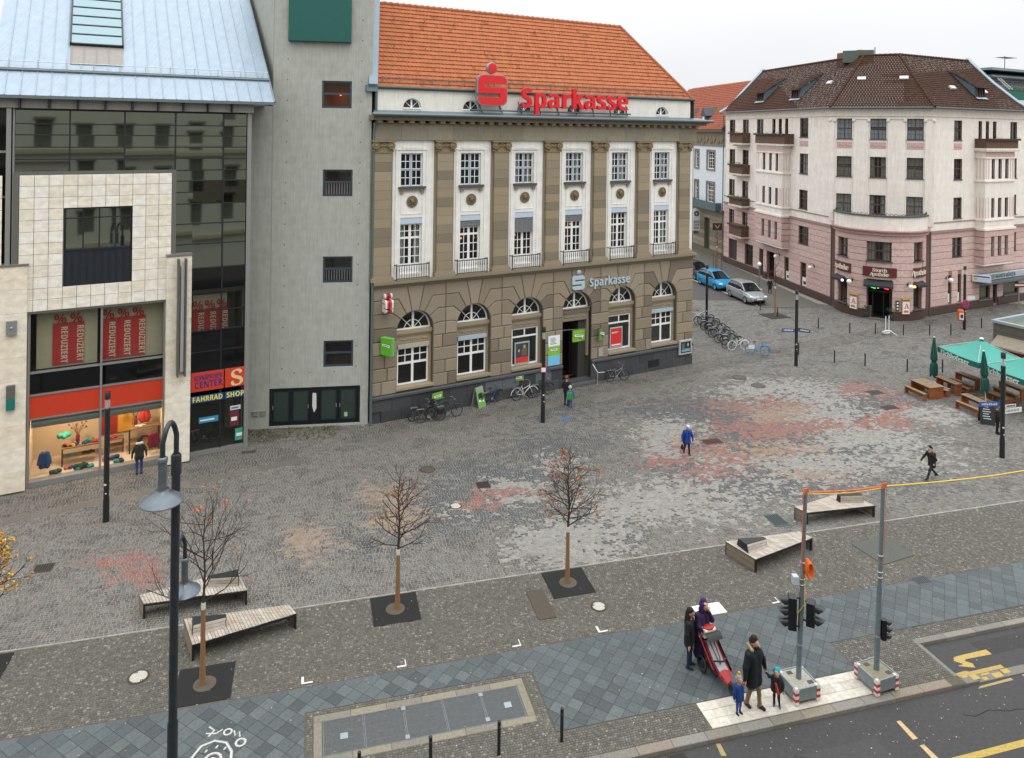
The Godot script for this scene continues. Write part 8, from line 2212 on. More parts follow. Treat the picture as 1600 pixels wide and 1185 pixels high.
func make_bikes() -> void:
	var tyre := M("1c1c1c", 0.8); var metal := M("9a9c9c", 0.35, "", 1, 0.6)
	var b := thing("bicycle", "dark city bicycle with black basket at the left of the bank wall group", "bicycle", Vector3(-4.75, 0, -41.25), 0.35, "parked bicycles")
	for x in [-0.52, 0.53]:
		var mb := MB.new(); var ring := []; var rim := []
		for k in 20: ring.append(Vector3(x + cos(k * TAU / 20) * 0.335, 0.345 + sin(k * TAU / 20) * 0.335, 0)); rim.append(Vector3(x + cos(k * TAU / 20) * 0.31, 0.345 + sin(k * TAU / 20) * 0.31, 0))
		mb.tube(ring, 0.026, 6, true)
		var w := part(b, "wheel", mb, tyre)
		mb = MB.new(); mb.tube(rim, 0.012, 4, true)
		for k in 12: mb.tube([Vector3(x, 0.345, 0.02 - 0.04 * (k % 2)), Vector3(x + cos(k * TAU / 12) * 0.31, 0.345 + sin(k * TAU / 12) * 0.31, 0)], 0.003, 3, false, false)
		mb.ball(Vector3(x, 0.345, 0), Vector3(0.03, 0.03, 0.05), 8, 4)
		part(w, "rim", mb, M("6c6e70", 0.4, "", 1, 0.5))
		mb = MB.new(); var g := []
		for k in 9: var a := -0.2 + (PI + 0.2) * k / 8.0 if x < 0 else 0.3 + PI * 0.75 * k / 8.0; g.append(Vector3(x + cos(a) * 0.375, 0.345 + sin(a) * 0.375, 0))
		mb.tube(g, 0.024, 5); part(b, "mudguard", mb, M("3b3d40", 0.4))
	var f := MB.new()
	for t in [[-0.52, 0.345, -0.05, 0.29, 0.016], [-0.52, 0.345, -0.17, 0.8, 0.012], [-0.05, 0.29, -0.18, 0.86, 0.018], [-0.05, 0.29, 0.36, 0.72, 0.02], [-0.14, 0.62, 0.35, 0.8, 0.018], [0.34, 0.68, 0.37, 0.92, 0.02]]: f.tube([Vector3(t[0], t[1], 0), Vector3(t[2], t[3], 0)], t[4], 6)
	for s in [-0.05, 0.05]: f.tube([Vector3(0.36, 0.74, s * 0.6), Vector3(0.53, 0.345, s)], 0.013, 5)
	part(b, "frame", f, M("26292d", 0.35))
	var h := MB.new(); h.tube([Vector3(0.2, 1.08, 0.28), Vector3(0.33, 1.07, 0.22), Vector3(0.37, 1.02, 0), Vector3(0.33, 1.07, -0.22), Vector3(0.2, 1.08, -0.28)], 0.013, 6); h.tube([Vector3(0.36, 0.9, 0), Vector3(0.37, 1.03, 0)], 0.014, 6)
	part(b, "handlebar", h, metal)
	h = MB.new(); h.ball(Vector3(-0.2, 0.93, 0), Vector3(0.14, 0.035, 0.08), 10, 5); h.tube([Vector3(-0.17, 0.82, 0), Vector3(-0.19, 0.92, 0)], 0.014, 5); part(b, "saddle", h, M("191715", 0.6))
	h = MB.new(); h.tube([Vector3(-0.05, 0.29, 0.06), Vector3(0.06, 0.2, 0.07)], 0.011, 5); h.tube([Vector3(-0.05, 0.29, -0.06), Vector3(-0.16, 0.38, -0.07)], 0.011, 5); h.box(0.03, 0.12, 0.18, 0.2, 0.06, 0.16); h.box(-0.21, -0.12, 0.37, 0.39, -0.16, -0.06)
	h.t = Transform3D(Basis(Vector3.RIGHT, PI / 2), Vector3(-0.05, 0.29, 0.03)); h.lathe([Vector2(0.09, 0), Vector2(0.09, 0.01), Vector2(0, 0.01)], 14); part(b, "crank", h, metal)
	h = MB.new(); h.box(-0.72, -0.3, 0.74, 0.76, -0.07, 0.07); h.tube([Vector3(-0.66, 0.74, 0.06), Vector3(-0.53, 0.36, 0.05)], 0.008, 4); h.tube([Vector3(-0.66, 0.74, -0.06), Vector3(-0.53, 0.36, -0.05)], 0.008, 4); part(b, "carrier", h, metal)
	var cols := [M("26292d", 0.35), M("31406a", 0.4), M("6a1f24", 0.4), M("8d9092", 0.35, "", 1, 0.3), M("d2d2cf", 0.4), M("1f5f3c", 0.4), M("0f86c0", 0.4), M("2a2a2a", 0.4)]
	var list := [[-4.35, -41.0, 0.3, 7, "black bicycle leaning in front of the basket bicycle by the bank wall"], [-4.0, -41.75, 0.75, 5, "bicycle with green sign plate parked at the left bank window"], [-3.35, -41.6, 0.55, 0, "dark bicycle with black saddlebags right of the green sign plate"], [-0.95, -43.95, 0.8, 1, "blue bicycle just right of the green A board"], [0.55, -45.05, 0.3, 2, "dark red bicycle behind the white one at the bank wall"], [0.95, -44.65, 0.45, 4, "white step through bicycle behind the bank light column"], [2.05, -45.3, 0.6, 0, "dark bicycle with white rimmed rear mudguard nearest the bank steps"], [7.03, -48.15, 0.35, 3, "lone grey bicycle leaning on the plinth right of the bank steps"]]
	var rack := ["pale bicycle at the far end of the cycle stands", "silver bicycle second from the far end of the stands", "blue framed bicycle beside the column in the stands", "bicycle with yellow mudflap near the column in the stands", "red bicycle just right of the stands column", "black bicycle with tall handlebar behind the red one", "dark bicycle in the middle left of the stands", "grey bicycle at the middle of the stands", "black bicycle right of the middle of the stands", "black mountain bicycle in the stands", "silver handlebar bicycle toward the near end of the stands", "dark bicycle third from the near end", "green saddle dark bicycle beside the white one"]
	for i in rack.size():
		var t := i / 12.0
		list.append([lerpf(16.3, 16.7, t) + 0.3 * (i % 2), lerpf(-63.6, -56.0, t), 0.15 + 0.35 * sin(i * 2.2), [4, 3, 1, 0, 2, 7, 0, 3, 7, 0, 3, 0, 5][i], rack[i]])
	list.append([17.1, -55.4, 0.25, 4, "white bicycle in front of the cycle stands"])
	list.append([18.15, -54.25, -0.25, 6, "bright blue bicycle with white panel at the near end of the stands"])
	for q in list:
		var o := dup(b, Vector3(q[0], 0, q[1]), q[2], q[4])
		tint(o, "frame", cols[q[3]])
		if q[3] == 6:
			tint(o, "mudguard", cols[6]); tint(o, "wheel", cols[6])
			var p := MB.new(); p.box(-0.62, -0.2, 0.4, 0.72, 0.05, 0.06); part(o, "white_panel", p, M("dcdcd8", 0.6))
		elif q[3] == 4: tint(o, "mudguard", cols[4]); tint(o, "wheel", cols[4] if q[1] < -50 else tyre)
		if "sign plate parked" in q[4] or "dark red" in q[4]:
			var p := MB.new(); p.box(-0.36, 0.36, 0.98, 1.36, -0.02, 0.02); part(o, "green_plate", p, M("6aa524", 0.6)); bubble(o, 0, 1.17, 0.02, 0.5, 0.05)
		if "saddlebags" in q[4]:
			var p := MB.new(); p.pillow(-0.75, -0.3, 0.42, 0.74, 0.04, 0.2, 0.05); part(o, "saddlebag", p, M("1a1a1c", 0.7))
	var bk := MB.new(); bk.box(0.4, 0.7, 0.85, 1.1, -0.16, 0.16); part(b, "basket", bk, M("1b1b1d", 0.8))
	var mf := frame(MALL)
	tint(dup(b, mf * Vector3(-1.9, 0.22, -0.9), MALL[1] + 0.3, "dark bicycle on show behind the bicycle shop pane"), "frame", cols[7])
	# cycle stands by the footway
	var hp: Node3D = null
	for i in 5:
		if hp == null:
			hp = thing("cycle_stand", "steel cycle hoop beside the parked cars, farthest of its row", "cycle stand", Vector3(22.9, 0, -76.5), -0.2, "steel cycle hoops beside the parked cars")
			var mb := MB.new(); mb.tube([Vector3(-0.55, 0, 0), Vector3(-0.55, 0.75, 0), Vector3(-0.5, 0.82, 0), Vector3(0.5, 0.82, 0), Vector3(0.55, 0.75, 0), Vector3(0.55, 0, 0)], 0.03, 6); mb.tube([Vector3(-0.55, 0.45, 0), Vector3(0.55, 0.45, 0)], 0.02, 5); part(hp, "hoop", mb, M("a5abad", 0.35, "", 1, 0.6))
		else: dup(hp, Vector3(22.9 + 0.22 * i, 0, -76.5 + i * 1.15), -0.2, ["", "second farthest steel cycle hoop beside the parked cars", "middle steel cycle hoop beside the parked cars", "second nearest steel cycle hoop beside the parked cars", "nearest steel cycle hoop of the row, behind the silver car"][i])

func make_cars() -> void:
	# stations along the length: [z, half width at sill, half width at belt, belt height, bonnet or deck height]
	var c := thing("parked_car", "silver hatchback parked nearest, behind the white street line", "car", Vector3(22.95, 0.02, -72.0), 0.2, "cars parked along the side street")
	var loft := func(st: Array) -> MB:
		var mb := MB.new(); var rings := []
		for q in st:
			var r := []
			for p in [[0.0, q[2]], [q[1] * 0.96, q[2]], [q[1], q[2] + 0.12], [q[1], (q[2] + q[3]) * 0.5 + 0.08], [q[1] * q[4], q[3] - 0.04], [q[1] * q[4] * 0.9, q[3]], [0.0, q[3] + 0.03]]: r.append(Vector3(p[0], p[1], q[0]))
			rings.append(r)
		for i in rings.size() - 1:
			for k in 6:
				for s in [1.0, -1.0]:
					var a: Vector3 = rings[i][k] * Vector3(s, 1, 1); var b: Vector3 = rings[i + 1][k] * Vector3(s, 1, 1); var d: Vector3 = rings[i + 1][k + 1] * Vector3(s, 1, 1); var e: Vector3 = rings[i][k + 1] * Vector3(s, 1, 1)
					if s > 0: mb.quad(b, a, e, d)
					else: mb.quad(a, b, d, e)
		for w in [0, rings.size() - 1]:
			for s in [1.0, -1.0]:
				for k in range(1, 6): mb.tri(rings[w][0], rings[w][k] * Vector3(s, 1, 1), rings[w][k + 1] * Vector3(s, 1, 1))
		return mb
	var body: MB = loft.call([[-2.08, 0.7, 0.35, 0.78, 0.97], [-1.98, 0.8, 0.25, 0.92, 0.97], [-1.3, 0.87, 0.22, 0.95, 0.96], [0.0, 0.88, 0.22, 0.93, 0.96], [0.9, 0.87, 0.22, 0.92, 0.94], [1.5, 0.85, 0.24, 0.86, 0.88], [1.95, 0.78, 0.28, 0.74, 0.85], [2.12, 0.66, 0.35, 0.58, 0.85]])
	part(c, "body", body, M("9a9da0", 0.25, "", 1, 0.45))
	var cab: MB = loft.call([[-1.95, 0.72, 0.85, 0.95, 0.95], [-1.55, 0.76, 0.85, 1.36, 0.78], [-1.0, 0.78, 0.85, 1.46, 0.74], [0.0, 0.78, 0.85, 1.47, 0.74], [0.3, 0.77, 0.85, 1.42, 0.75], [1.05, 0.74, 0.84, 0.93, 0.95]])
	part(c, "glazing", cab, M("15181a", 0.06))
	var rf := MB.new()
	rf.grid(func(u, v): return Vector3(lerpf(-0.57, 0.57, u), 1.45 + 0.05 * sin(u * PI) + 0.045 * sin(v * PI), lerpf(-1.5, 0.3, v)), 6, 6)
	for s in [-1.0, 1.0]:
		rf.tube([Vector3(s * 0.76, 0.95, 1.06), Vector3(s * 0.6, 1.42, 0.32), Vector3(s * 0.58, 1.47, -0.4), Vector3(s * 0.6, 1.4, -1.45), Vector3(s * 0.72, 0.95, -1.95)], 0.045, 5)
		for z in [-0.45]: rf.tube([Vector3(s * 0.79, 0.92, z), Vector3(s * 0.6, 1.46, z + 0.08)], 0.035, 5)
	var ro := part(c, "roof", rf, M("9a9da0", 0.25, "", 1, 0.45))
	for x in [-0.8, 0.8]:
		for z in [-1.28, 1.28]:
			var w := MB.new(); w.t = Transform3D(Basis(Vector3.BACK, -PI / 2 * signf(x)), Vector3(x - 0.12 * signf(x), 0.31, z)); w.lathe([Vector2(0.18, 0), Vector2(0.29, 0.0), Vector2(0.31, 0.03), Vector2(0.31, 0.17), Vector2(0.29, 0.2), Vector2(0.2, 0.19)], 18)
			var wo := part(c, "wheel", w, M("191919", 0.85))
			w = MB.new(); w.t = Transform3D(Basis(Vector3.BACK, -PI / 2 * signf(x)), Vector3(x + 0.06 * signf(x), 0.31, z)); w.lathe([Vector2(0.2, 0), Vector2(0.17, 0.005), Vector2(0.05, -0.02), Vector2(0, 0.0)], 14); part(wo, "rim", w, M("a4a6a8", 0.3, "", 1, 0.6))
		var l := MB.new(); l.ball(Vector3(x * 0.78, 0.66, 1.95), Vector3(0.16, 0.09, 0.16), 9, 6); part(c, "headlight", l, M("d2d8da", 0.1))
		l = MB.new(); l.ball(Vector3(x * 0.85, 0.78, -1.98), Vector3(0.1, 0.14, 0.08), 8, 5); part(c, "tail_light", l, M("8a1a16", 0.2))
		l = MB.new(); l.ball(Vector3(x * 1.2, 0.98, 0.72), Vector3(0.12, 0.08, 0.06), 8, 5); part(c, "mirror", l, M("9a9da0", 0.3))
	var gr := MB.new(); gr.pillow(-0.5, 0.5, 0.3, 0.44, 2.0, 2.135, 0.02); gr.pillow(-0.35, 0.35, 0.56, 0.62, 2.0, 2.11, 0.01); part(c, "grille", gr, M("17181a", 0.4))
	gr = MB.new(); gr.box(-0.26, 0.26, 0.44, 0.55, 2.13, 2.145); part(c, "number_plate", gr, M("d4d4d0", 0.5))
	for q in [[Vector3(21.55, 0.02, -77.8), "1f86b4", "bright blue hatchback parked behind the silver car"], [Vector3(20.75, 0.02, -83.0), "23272c", "dark car with pale roof rails, mostly hidden by the bank corner"], [Vector3(41.3, 0.02, -58.8), "d6d6d2", "white van like car with red tail light behind the kiosk"]]:
		var o := dup(c, q[0], 0.27 if q[0].x < 30 else 1.88, q[2]); var m := M(q[1], 0.25, "", 1, 0.2)
		tint(o, "body", m); tint(o, "roof", m); tint(o, "mirror", m)
		if q[0].x > 30: o.scale = Vector3(1.05, 1.25, 1.05); o.set_meta("group", "")
		else: o.scale = Vector3.ONE * 1.15
	c.scale = Vector3.ONE * 1.15

# one continuous skin over tapered bones [from, to, radius, radius, colour], meshed by surface nets
func blob(mb: MB, bones: Array, cell: float, k: float) -> void:
	var lo := Vector3.ONE * 99.0; var hi := -lo
	for b in bones:
		var r := Vector3.ONE * (maxf(b[2], b[3]) + cell * 2.5)
		lo = lo.min(b[0] - r).min(b[1] - r); hi = hi.max(b[0] + r).max(b[1] + r)
	var nx := int((hi.x - lo.x) / cell) + 2; var ny := int((hi.y - lo.y) / cell) + 2; var nz := int((hi.z - lo.z) / cell) + 2
	var sy := nx; var sz := nx * ny
	var f := PackedFloat32Array(); f.resize(nx * ny * nz); f.fill(1.0)
	for b in bones:
		var r := Vector3.ONE * (maxf(b[2], b[3]) + k + cell)
		var p0: Vector3 = (b[0].min(b[1]) - r - lo) / cell; var p1: Vector3 = (b[0].max(b[1]) + r - lo) / cell
		var a: Vector3 = b[0]; var ab: Vector3 = b[1] - a; var il := 1.0 / maxf(ab.length_squared(), 1e-6); var r0: float = b[2]; var dr: float = b[3] - r0
		for z in range(maxi(0, int(p0.z)), mini(nz, int(p1.z) + 2)):
			for y in range(maxi(0, int(p0.y)), mini(ny, int(p1.y) + 2)):
				for x in range(maxi(0, int(p0.x)), mini(nx, int(p1.x) + 2)):
					var q := lo + Vector3(x, y, z) * cell - a
					var h := clampf(q.dot(ab) * il, 0.0, 1.0)
					var d := (q - ab * h).length() - r0 - dr * h
					var i := x + y * sy + z * sz
					var o := f[i]
					var m := clampf(0.5 + 0.5 * (o - d) / k, 0.0, 1.0)
					f[i] = lerpf(o, d, m) - k * m * (1.0 - m)
	var ids := {}
	var fold := FastNoiseLite.new(); fold.seed = int(lo.length() * 100.0); fold.frequency = 9.0
	var off := [0, 1, sy, sy + 1, sz, sz + 1, sz + sy, sz + sy + 1]
	var cor := [Vector3(0, 0, 0), Vector3(1, 0, 0), Vector3(0, 1, 0), Vector3(1, 1, 0), Vector3(0, 0, 1), Vector3(1, 0, 1), Vector3(0, 1, 1), Vector3(1, 1, 1)]
	var edges := [[0, 1], [2, 3], [4, 5], [6, 7], [0, 2], [1, 3], [4, 6], [5, 7], [0, 4], [1, 5], [2, 6], [3, 7]]
	for z in range(1, nz - 1):
		for y in range(1, ny - 1):
			for x in range(1, nx - 1):
				var i := x + y * sy + z * sz
				if absf(f[i]) > cell * 2.0: continue
				var n := 0
				for o in off: n += int(f[i + o] < 0.0)
				if n == 0 or n == 8: continue
				var s := Vector3.ZERO; var c := 0
				for e in edges:
					var a := f[i + off[e[0]]]; var b := f[i + off[e[1]]]
					if (a < 0.0) != (b < 0.0): s += (cor[e[0]] as Vector3).lerp(cor[e[1]], a / (a - b)); c += 1
				var p := lo + (Vector3(x, y, z) + s / c) * cell
				var g := Vector3(f[i + 1] + f[i + 1 + sy] - f[i - 1] - f[i], f[i + sy] + f[i + sy + 1] - f[i - sy] - f[i], f[i + sz] + f[i + sz + 1] - f[i - sz] - f[i])
				var best := 9.0
				for b in bones:
					var ab: Vector3 = b[1] - b[0]; var h := clampf((p - b[0]).dot(ab) / maxf(ab.length_squared(), 1e-6), 0, 1)
					var d: float = (p - b[0] - ab * h).length() - lerpf(b[2], b[3], h)
					if d < best: best = d; mb.col = b[4]
				ids[i] = mb.vert(p + g.normalized() * fold.get_noise_3dv(p * Vector3(1, 0.6, 1)) * cell * 0.7, g)
	for i in ids:
		for ax in 3:
			var st: int = [1, sy, sz][ax]; var u: int = [sy, sz, 1][ax]; var w: int = [sz, 1, sy][ax]
			if (f[i] < 0.0) == (f[i + st] < 0.0): continue
			var q := [ids.get(i), ids.get(i - u), ids.get(i - u - w), ids.get(i - w)]
			if q.has(null): continue
			if f[i] < 0.0: mb.ix.append_array([q[0], q[2], q[1], q[0], q[3], q[2]])
			else: mb.ix.append_array([q[0], q[1], q[2], q[0], q[2], q[3]])
func V(a: Array) -> Vector3:
	return Vector3(a[0], a[1], a[2])
func person(label: String, pos: Vector3, ry: float, h: float, o: Dictionary) -> Node3D:
	var p := thing("person", label, "person", pos, ry)
	var s := h / 1.75; var skin := lin(o.get("skin", "c59a80")); var coat := lin(o.coat); var leg := lin(o.legs); var shoe := lin(o.get("shoe", "1c1a1a")); var sleeve := lin(o.get("sleeve", o.coat))
	var lean: Vector3 = V(o.get("lean", [0, 0, 0])); var hs: float = o.get("head", 1.0); var fat: float = o.get("fat", 1.0)
	var near: bool = o.get("near", false)
	var b := []
	var add := func(a: Vector3, c: Vector3, r0: float, r1: float, col: Color): b.append([a * s, c * s, r0 * s, r1 * s, col])
	var top := Vector3(0, 1.42, 0) + lean
	for x in [-0.07, 0.07]:
		add.call(Vector3(x, 0.95, 0), Vector3(x * 1.5, 1.34, 0) + lean * 0.9, 0.125 * fat, 0.115 * fat, coat)
	add.call(top + Vector3(-0.15, -0.02, 0), top + Vector3(0.15, -0.02, 0), 0.075 * fat, 0.075 * fat, coat)
	add.call(top + Vector3(0, 0.0, 0), top + Vector3(0, 0.12, 0.01), 0.055, 0.05, skin if not o.has("scarf") else lin(o.scarf))
	var hem: float = o.get("hem", 0.85)
	if hem < 0.9:
		for x in [-0.07, 0.07]: add.call(Vector3(x, 0.95, 0), Vector3(x * 1.3, hem, 0), 0.125 * fat, 0.13 * fat * o.get("flare", 1.0), coat)
	var la: Array = o.get("la", [[0.3, 1.13, 0.0], [0.32, 0.88, 0.06]]); var ra: Array = o.get("ra", [[-0.3, 1.13, 0.0], [-0.32, 0.88, 0.06]])
	var ll: Array = o.get("ll", [[0.1, 0.5, 0.02], [0.1, 0.08, 0.0]]); var rl: Array = o.get("rl", [[-0.1, 0.5, 0.02], [-0.1, 0.08, 0.0]])
	for q in [[1.0, la, ll], [-1.0, ra, rl]]:
		var sh: Vector3 = top + Vector3(0.19 * q[0], -0.03, 0); var el := V(q[1][0]) + lean; var ha := V(q[1][1]) + lean
		add.call(sh, el, 0.068 * fat, 0.055 * fat, sleeve); add.call(el, ha, 0.055 * fat, 0.042, sleeve)
		var dir := (ha - el).normalized()
		add.call(ha + dir * 0.02, ha + dir * 0.09, 0.034, 0.036, lin(o.get("glove", o.get("skin", "c59a80"))))
		var hip := Vector3(0.09 * q[0], 0.92, 0); var kn := V(q[2][0]); var an := V(q[2][1])
		add.call(hip, kn, 0.092, 0.066, leg); add.call(kn, an, 0.064, 0.05, leg)
		add.call(an + Vector3(0, -0.025, -0.03), an + Vector3(0.02 * q[0], -0.035, 0.13), 0.05, 0.042, shoe)
	var hd := top + Vector3(0, 0.24, 0.03) + V(o.get("nod", [0, 0, 0]))
	for q in [[[0, 0.03, -0.02], [0, 0.05, 0.0], 0.098, 0.095], [[0, -0.05, 0.02], [0, 0.0, 0.02], 0.07, 0.085], [[0, -0.02, 0.1], [0, 0.01, 0.095], 0.02, 0.014], [[-0.095, -0.01, 0], [-0.097, 0.01, 0], 0.02, 0.02], [[0.095, -0.01, 0], [0.097, 0.01, 0], 0.02, 0.02]]: add.call(hd + V(q[0]) * hs, hd + V(q[1]) * hs, q[2] * hs, q[3] * hs, skin)
	var mb := MB.new()
	blob(mb, b, 0.018 if near else 0.026, 0.035 * s)
	for x in [-0.036, 0.036]: mb.col = Color(0.02, 0.015, 0.01); mb.ball((hd + Vector3(x, 0.015, 0.083) * hs) * s, Vector3(0.014, 0.01, 0.01) * s, 6, 4)
	mb.col = Color(0.3, 0.1, 0.09); mb.ball((hd + Vector3(0, -0.06, 0.082) * hs) * s, Vector3(0.025, 0.007, 0.01) * s, 6, 4)
	if near: # four fingers and a thumb on each hand
		mb.col = lin(o.get("glove", o.get("skin", "c59a80")))
		for q in [[1.0, la], [-1.0, ra]]:
			var ha := V(q[1][1]) + lean; var dir := (ha - V(q[1][0]) - lean).normalized(); var sd := dir.cross(Vector3.FORWARD).normalized(); var pn := sd.cross(dir)
			for k in 4:
				var o0: Vector3 = ha + dir * 0.11 + sd * (k - 1.5) * 0.02; var l: float = [0.065, 0.08, 0.075, 0.055][k]
				mb.tube([o0 * s, (o0 + dir * l * 0.5 + pn * 0.008) * s, (o0 + dir * l * 0.85 + pn * 0.03) * s], [0.0095 * s, 0.009 * s, 0.007 * s], 5)
			var t0: Vector3 = ha + dir * 0.05 - sd * 0.035; mb.tube([t0 * s, (t0 + dir * 0.035 - sd * 0.03 + pn * 0.01) * s, (t0 + dir * 0.07 - sd * 0.03 + pn * 0.02) * s], [0.012 * s, 0.01 * s, 0.008 * s], 5)
	part(p, "body", mb, vcol(0.85, "plaster", 2.0))
	for g in [["hair", [[[0, 0.06, -0.025], [0, 0.07, -0.01], 0.1, 0.1], [[-0.05, 0.03, -0.06], [0.05, 0.03, -0.06], 0.07, 0.07]]], ["long_hair", [[[0, 0.06, -0.025], [0, 0.07, -0.01], 0.105, 0.105], [[0, 0.0, -0.07], [0, -0.32, -0.1], 0.09, 0.1], [[-0.07, 0.0, -0.03], [-0.09, -0.24, -0.03], 0.05, 0.05], [[0.07, 0.0, -0.03], [0.09, -0.24, -0.03], 0.05, 0.05]]], ["hat", [[[0, 0.08, -0.02], [0, 0.11, -0.02], 0.108, 0.09], [[-0.03, 0.05, -0.05], [0.03, 0.05, -0.05], 0.085, 0.085]]], ["hood", [[[0, 0.06, -0.04], [0, 0.12, -0.05], 0.13, 0.09], [[-0.06, -0.1, -0.04], [0.06, -0.1, -0.04], 0.1, 0.1], [[-0.09, 0.0, -0.02], [0.09, 0.0, -0.02], 0.06, 0.06]]], ["beard", [[[-0.04, -0.085, 0.06], [0.04, -0.085, 0.06], 0.045, 0.045], [[0, -0.12, 0.05], [0, -0.08, 0.06], 0.04, 0.05]]], ["fur_collar", [[[-0.13, -0.13, 0.03], [-0.1, -0.08, -0.1], 0.05, 0.06], [[0.13, -0.13, 0.03], [0.1, -0.08, -0.1], 0.05, 0.06], [[-0.1, -0.08, -0.11], [0.1, -0.08, -0.11], 0.06, 0.06]]], ["backpack", [[[-0.08, -0.3, -0.2], [-0.08, -0.62, -0.2], 0.1, 0.11], [[0.08, -0.3, -0.2], [0.08, -0.62, -0.2], 0.1, 0.11]]], ["bobble", [[[0, 0.23, -0.02], [0, 0.24, -0.02], 0.045, 0.045]]], ["front_strap", [[[-0.02, -0.3, 0.13], [0.05, -0.6, 0.13], 0.04, 0.05]]], ["handbag", [[[-0.36, -0.95, 0.1], [-0.36, -1.12, 0.1], 0.06, 0.09]]]]:
		if not o.has(g[0]): continue
		var hb := []; var col := lin(o[g[0]])
		for q in g[1]: hb.append([(hd + V(q[0]) * hs) * s, (hd + V(q[1]) * hs) * s, q[2] * hs * s, q[3] * hs * s, col])
		var m2 := MB.new(); blob(m2, hb, 0.016, 0.03); part(p, g[0], m2, vcol(0.9, "plaster", 2.0))
	return p
func make_people() -> void:
	var ky: float = EF.basis.get_euler().y
	person("woman with long dark hair in black coat and jeans, beside the stroller", Vector3(5.58, 0, -22.5), 1.1, 1.72, {"near": true, "fat": 1.12, "coat": "17171a", "legs": "263246", "hem": 0.78, "long_hair": "2a1c18", "shoe": "2a2b30", "la": [[0.24, 1.15, 0.08], [0.16, 1.0, 0.24]]})
	person("person in long purple hooded coat on the phone behind the stroller", Vector3(6.02, 0, -22.72), 0.5, 1.84, {"near": true, "coat": "2c1744", "legs": "141216", "hem": 0.3, "flare": 1.15, "hood": "341b52", "la": [[0.27, 1.2, 0.12], [0.13, 1.5, 0.14]], "ra": [[-0.24, 1.15, 0.1], [-0.1, 1.0, 0.32]], "fat": 1.2, "nod": [0.02, -0.02, 0.03]})
	person("bearded man in dark parka and beige trousers holding two children by the hand", Vector3(7.02, 0, -20.98), 0.55, 1.9, {"near": true, "coat": "15171d", "legs": "8b7658", "hem": 0.68, "hat": "2e1c16", "beard": "171210", "fur_collar": "9d8f78", "fat": 1.32, "shoe": "23262e", "la": [[0.34, 1.12, 0.02], [0.4, 0.87, 0.05]], "ra": [[-0.32, 1.12, 0.02], [-0.38, 0.86, 0.06]], "ll": [[0.1, 0.5, 0.1], [0.1, 0.08, 0.14]], "rl": [[-0.1, 0.5, 0.0], [-0.12, 0.08, -0.1]]})
	person("small child in blue snowsuit and bobble hat at the man's right hand", Vector3(6.53, 0, -20.7), 0.45, 0.98, {"near": true, "coat": "0f3f80", "legs": "12468a", "hat": "9a978e", "bobble": "d8a020", "head": 1.55, "fat": 1.6, "glove": "c9ccd0", "hem": 0.8, "la": [[0.33, 1.35, 0.0], [0.42, 1.6, 0.0]]})
	person("small child in turquoise cap with black and red backpack at the man's left hand", Vector3(7.69, 0, -21.0), -0.35, 0.99, {"near": true, "coat": "1c1a1e", "legs": "141317", "hat": "1ba6b4", "backpack": "2a1c1c", "front_strap": "b23a26", "head": 1.45, "fat": 1.45, "sleeve": "1c1a20", "shoe": "24408a", "scarf": "b8492c", "ra": [[-0.34, 1.4, 0.02], [-0.5, 1.55, 0.02]], "ll": [[0.12, 0.5, 0.1], [0.16, 0.08, 0.06]]})
	person("white haired person in bright blue coat with dark bag, walking over the mosaic", Vector3(9.0, 0, -37.35), 0.1, 1.5, {"coat": "0d3f95", "legs": "14151f", "hair": "d9d6cd", "hem": 0.72, "fat": 1.2, "lean": [0, -0.03, 0.09], "nod": [0, -0.03, 0.05], "handbag": "16161a", "scarf": "b0506a", "ll": [[0.1, 0.5, 0.12], [0.1, 0.1, 0.16]], "rl": [[-0.1, 0.5, 0.0], [-0.1, 0.12, -0.2]]})
	person("person in black striding left near the beer garden", Vector3(20.0, 0, -34.98), -1.35, 1.55, {"coat": "17171a", "legs": "1c1c20", "hair": "1d1816", "hem": 0.75, "backpack": "121214", "lean": [0, -0.02, 0.12], "ll": [[0.1, 0.52, 0.22], [0.1, 0.12, 0.36]], "rl": [[-0.1, 0.48, -0.08], [-0.1, 0.16, -0.42]], "la": [[0.26, 1.15, -0.15], [0.26, 0.95, -0.05]], "ra": [[-0.26, 1.15, 0.15], [-0.24, 0.95, 0.35]]})
	person("shopper in dark jacket with white fur hood looking into the lit shop window", Vector3(-17.1, 0, -34.44), PI + 0.52, 1.62, {"coat": "23241f", "legs": "1f3a66", "hair": "2a1d17", "fur_collar": "cfc9bd", "hem": 0.85})
	person("adult in black jacket and red cap walking before the bank steps", Vector3(3.42, 0, -43.75), 2.7, 1.68, {"coat": "1a1a1d", "legs": "23283a", "hat": "8a4030", "la": [[0.3, 1.15, 0.1], [0.34, 1.0, 0.3]]})
	person("child in blue jacket and pale cap with green and blue backpack near the bank steps", Vector3(3.6, 0, -43.35), 2.9, 1.22, {"coat": "1f62a0", "legs": "1c4f9c", "hat": "c4bda8", "backpack": "3c8f4a", "head": 1.3, "ll": [[0.1, 0.5, 0.1], [0.1, 0.08, 0.14]]})
	person("person in dark coat and jeans walking up the side street footway", Vector3(26.26, 0, -74.96), PI, 1.55, {"coat": "1b1a1b", "legs": "2a3a52", "hair": "4a3a28", "hem": 0.6, "ll": [[0.1, 0.52, 0.1], [0.1, 0.1, 0.1]], "rl": [[-0.1, 0.5, -0.05], [-0.1, 0.1, -0.15]]})
	person("dark clothed person half hidden behind the beer garden light column", Vector3(26.62, 0, -40.4), 1.2, 1.55, {"coat": "1e1d1c", "legs": "23211f", "hair": "5a3a24", "hem": 0.8, "fat": 1.15, "la": [[0.26, 1.15, 0.15], [0.2, 1.05, 0.35]]})
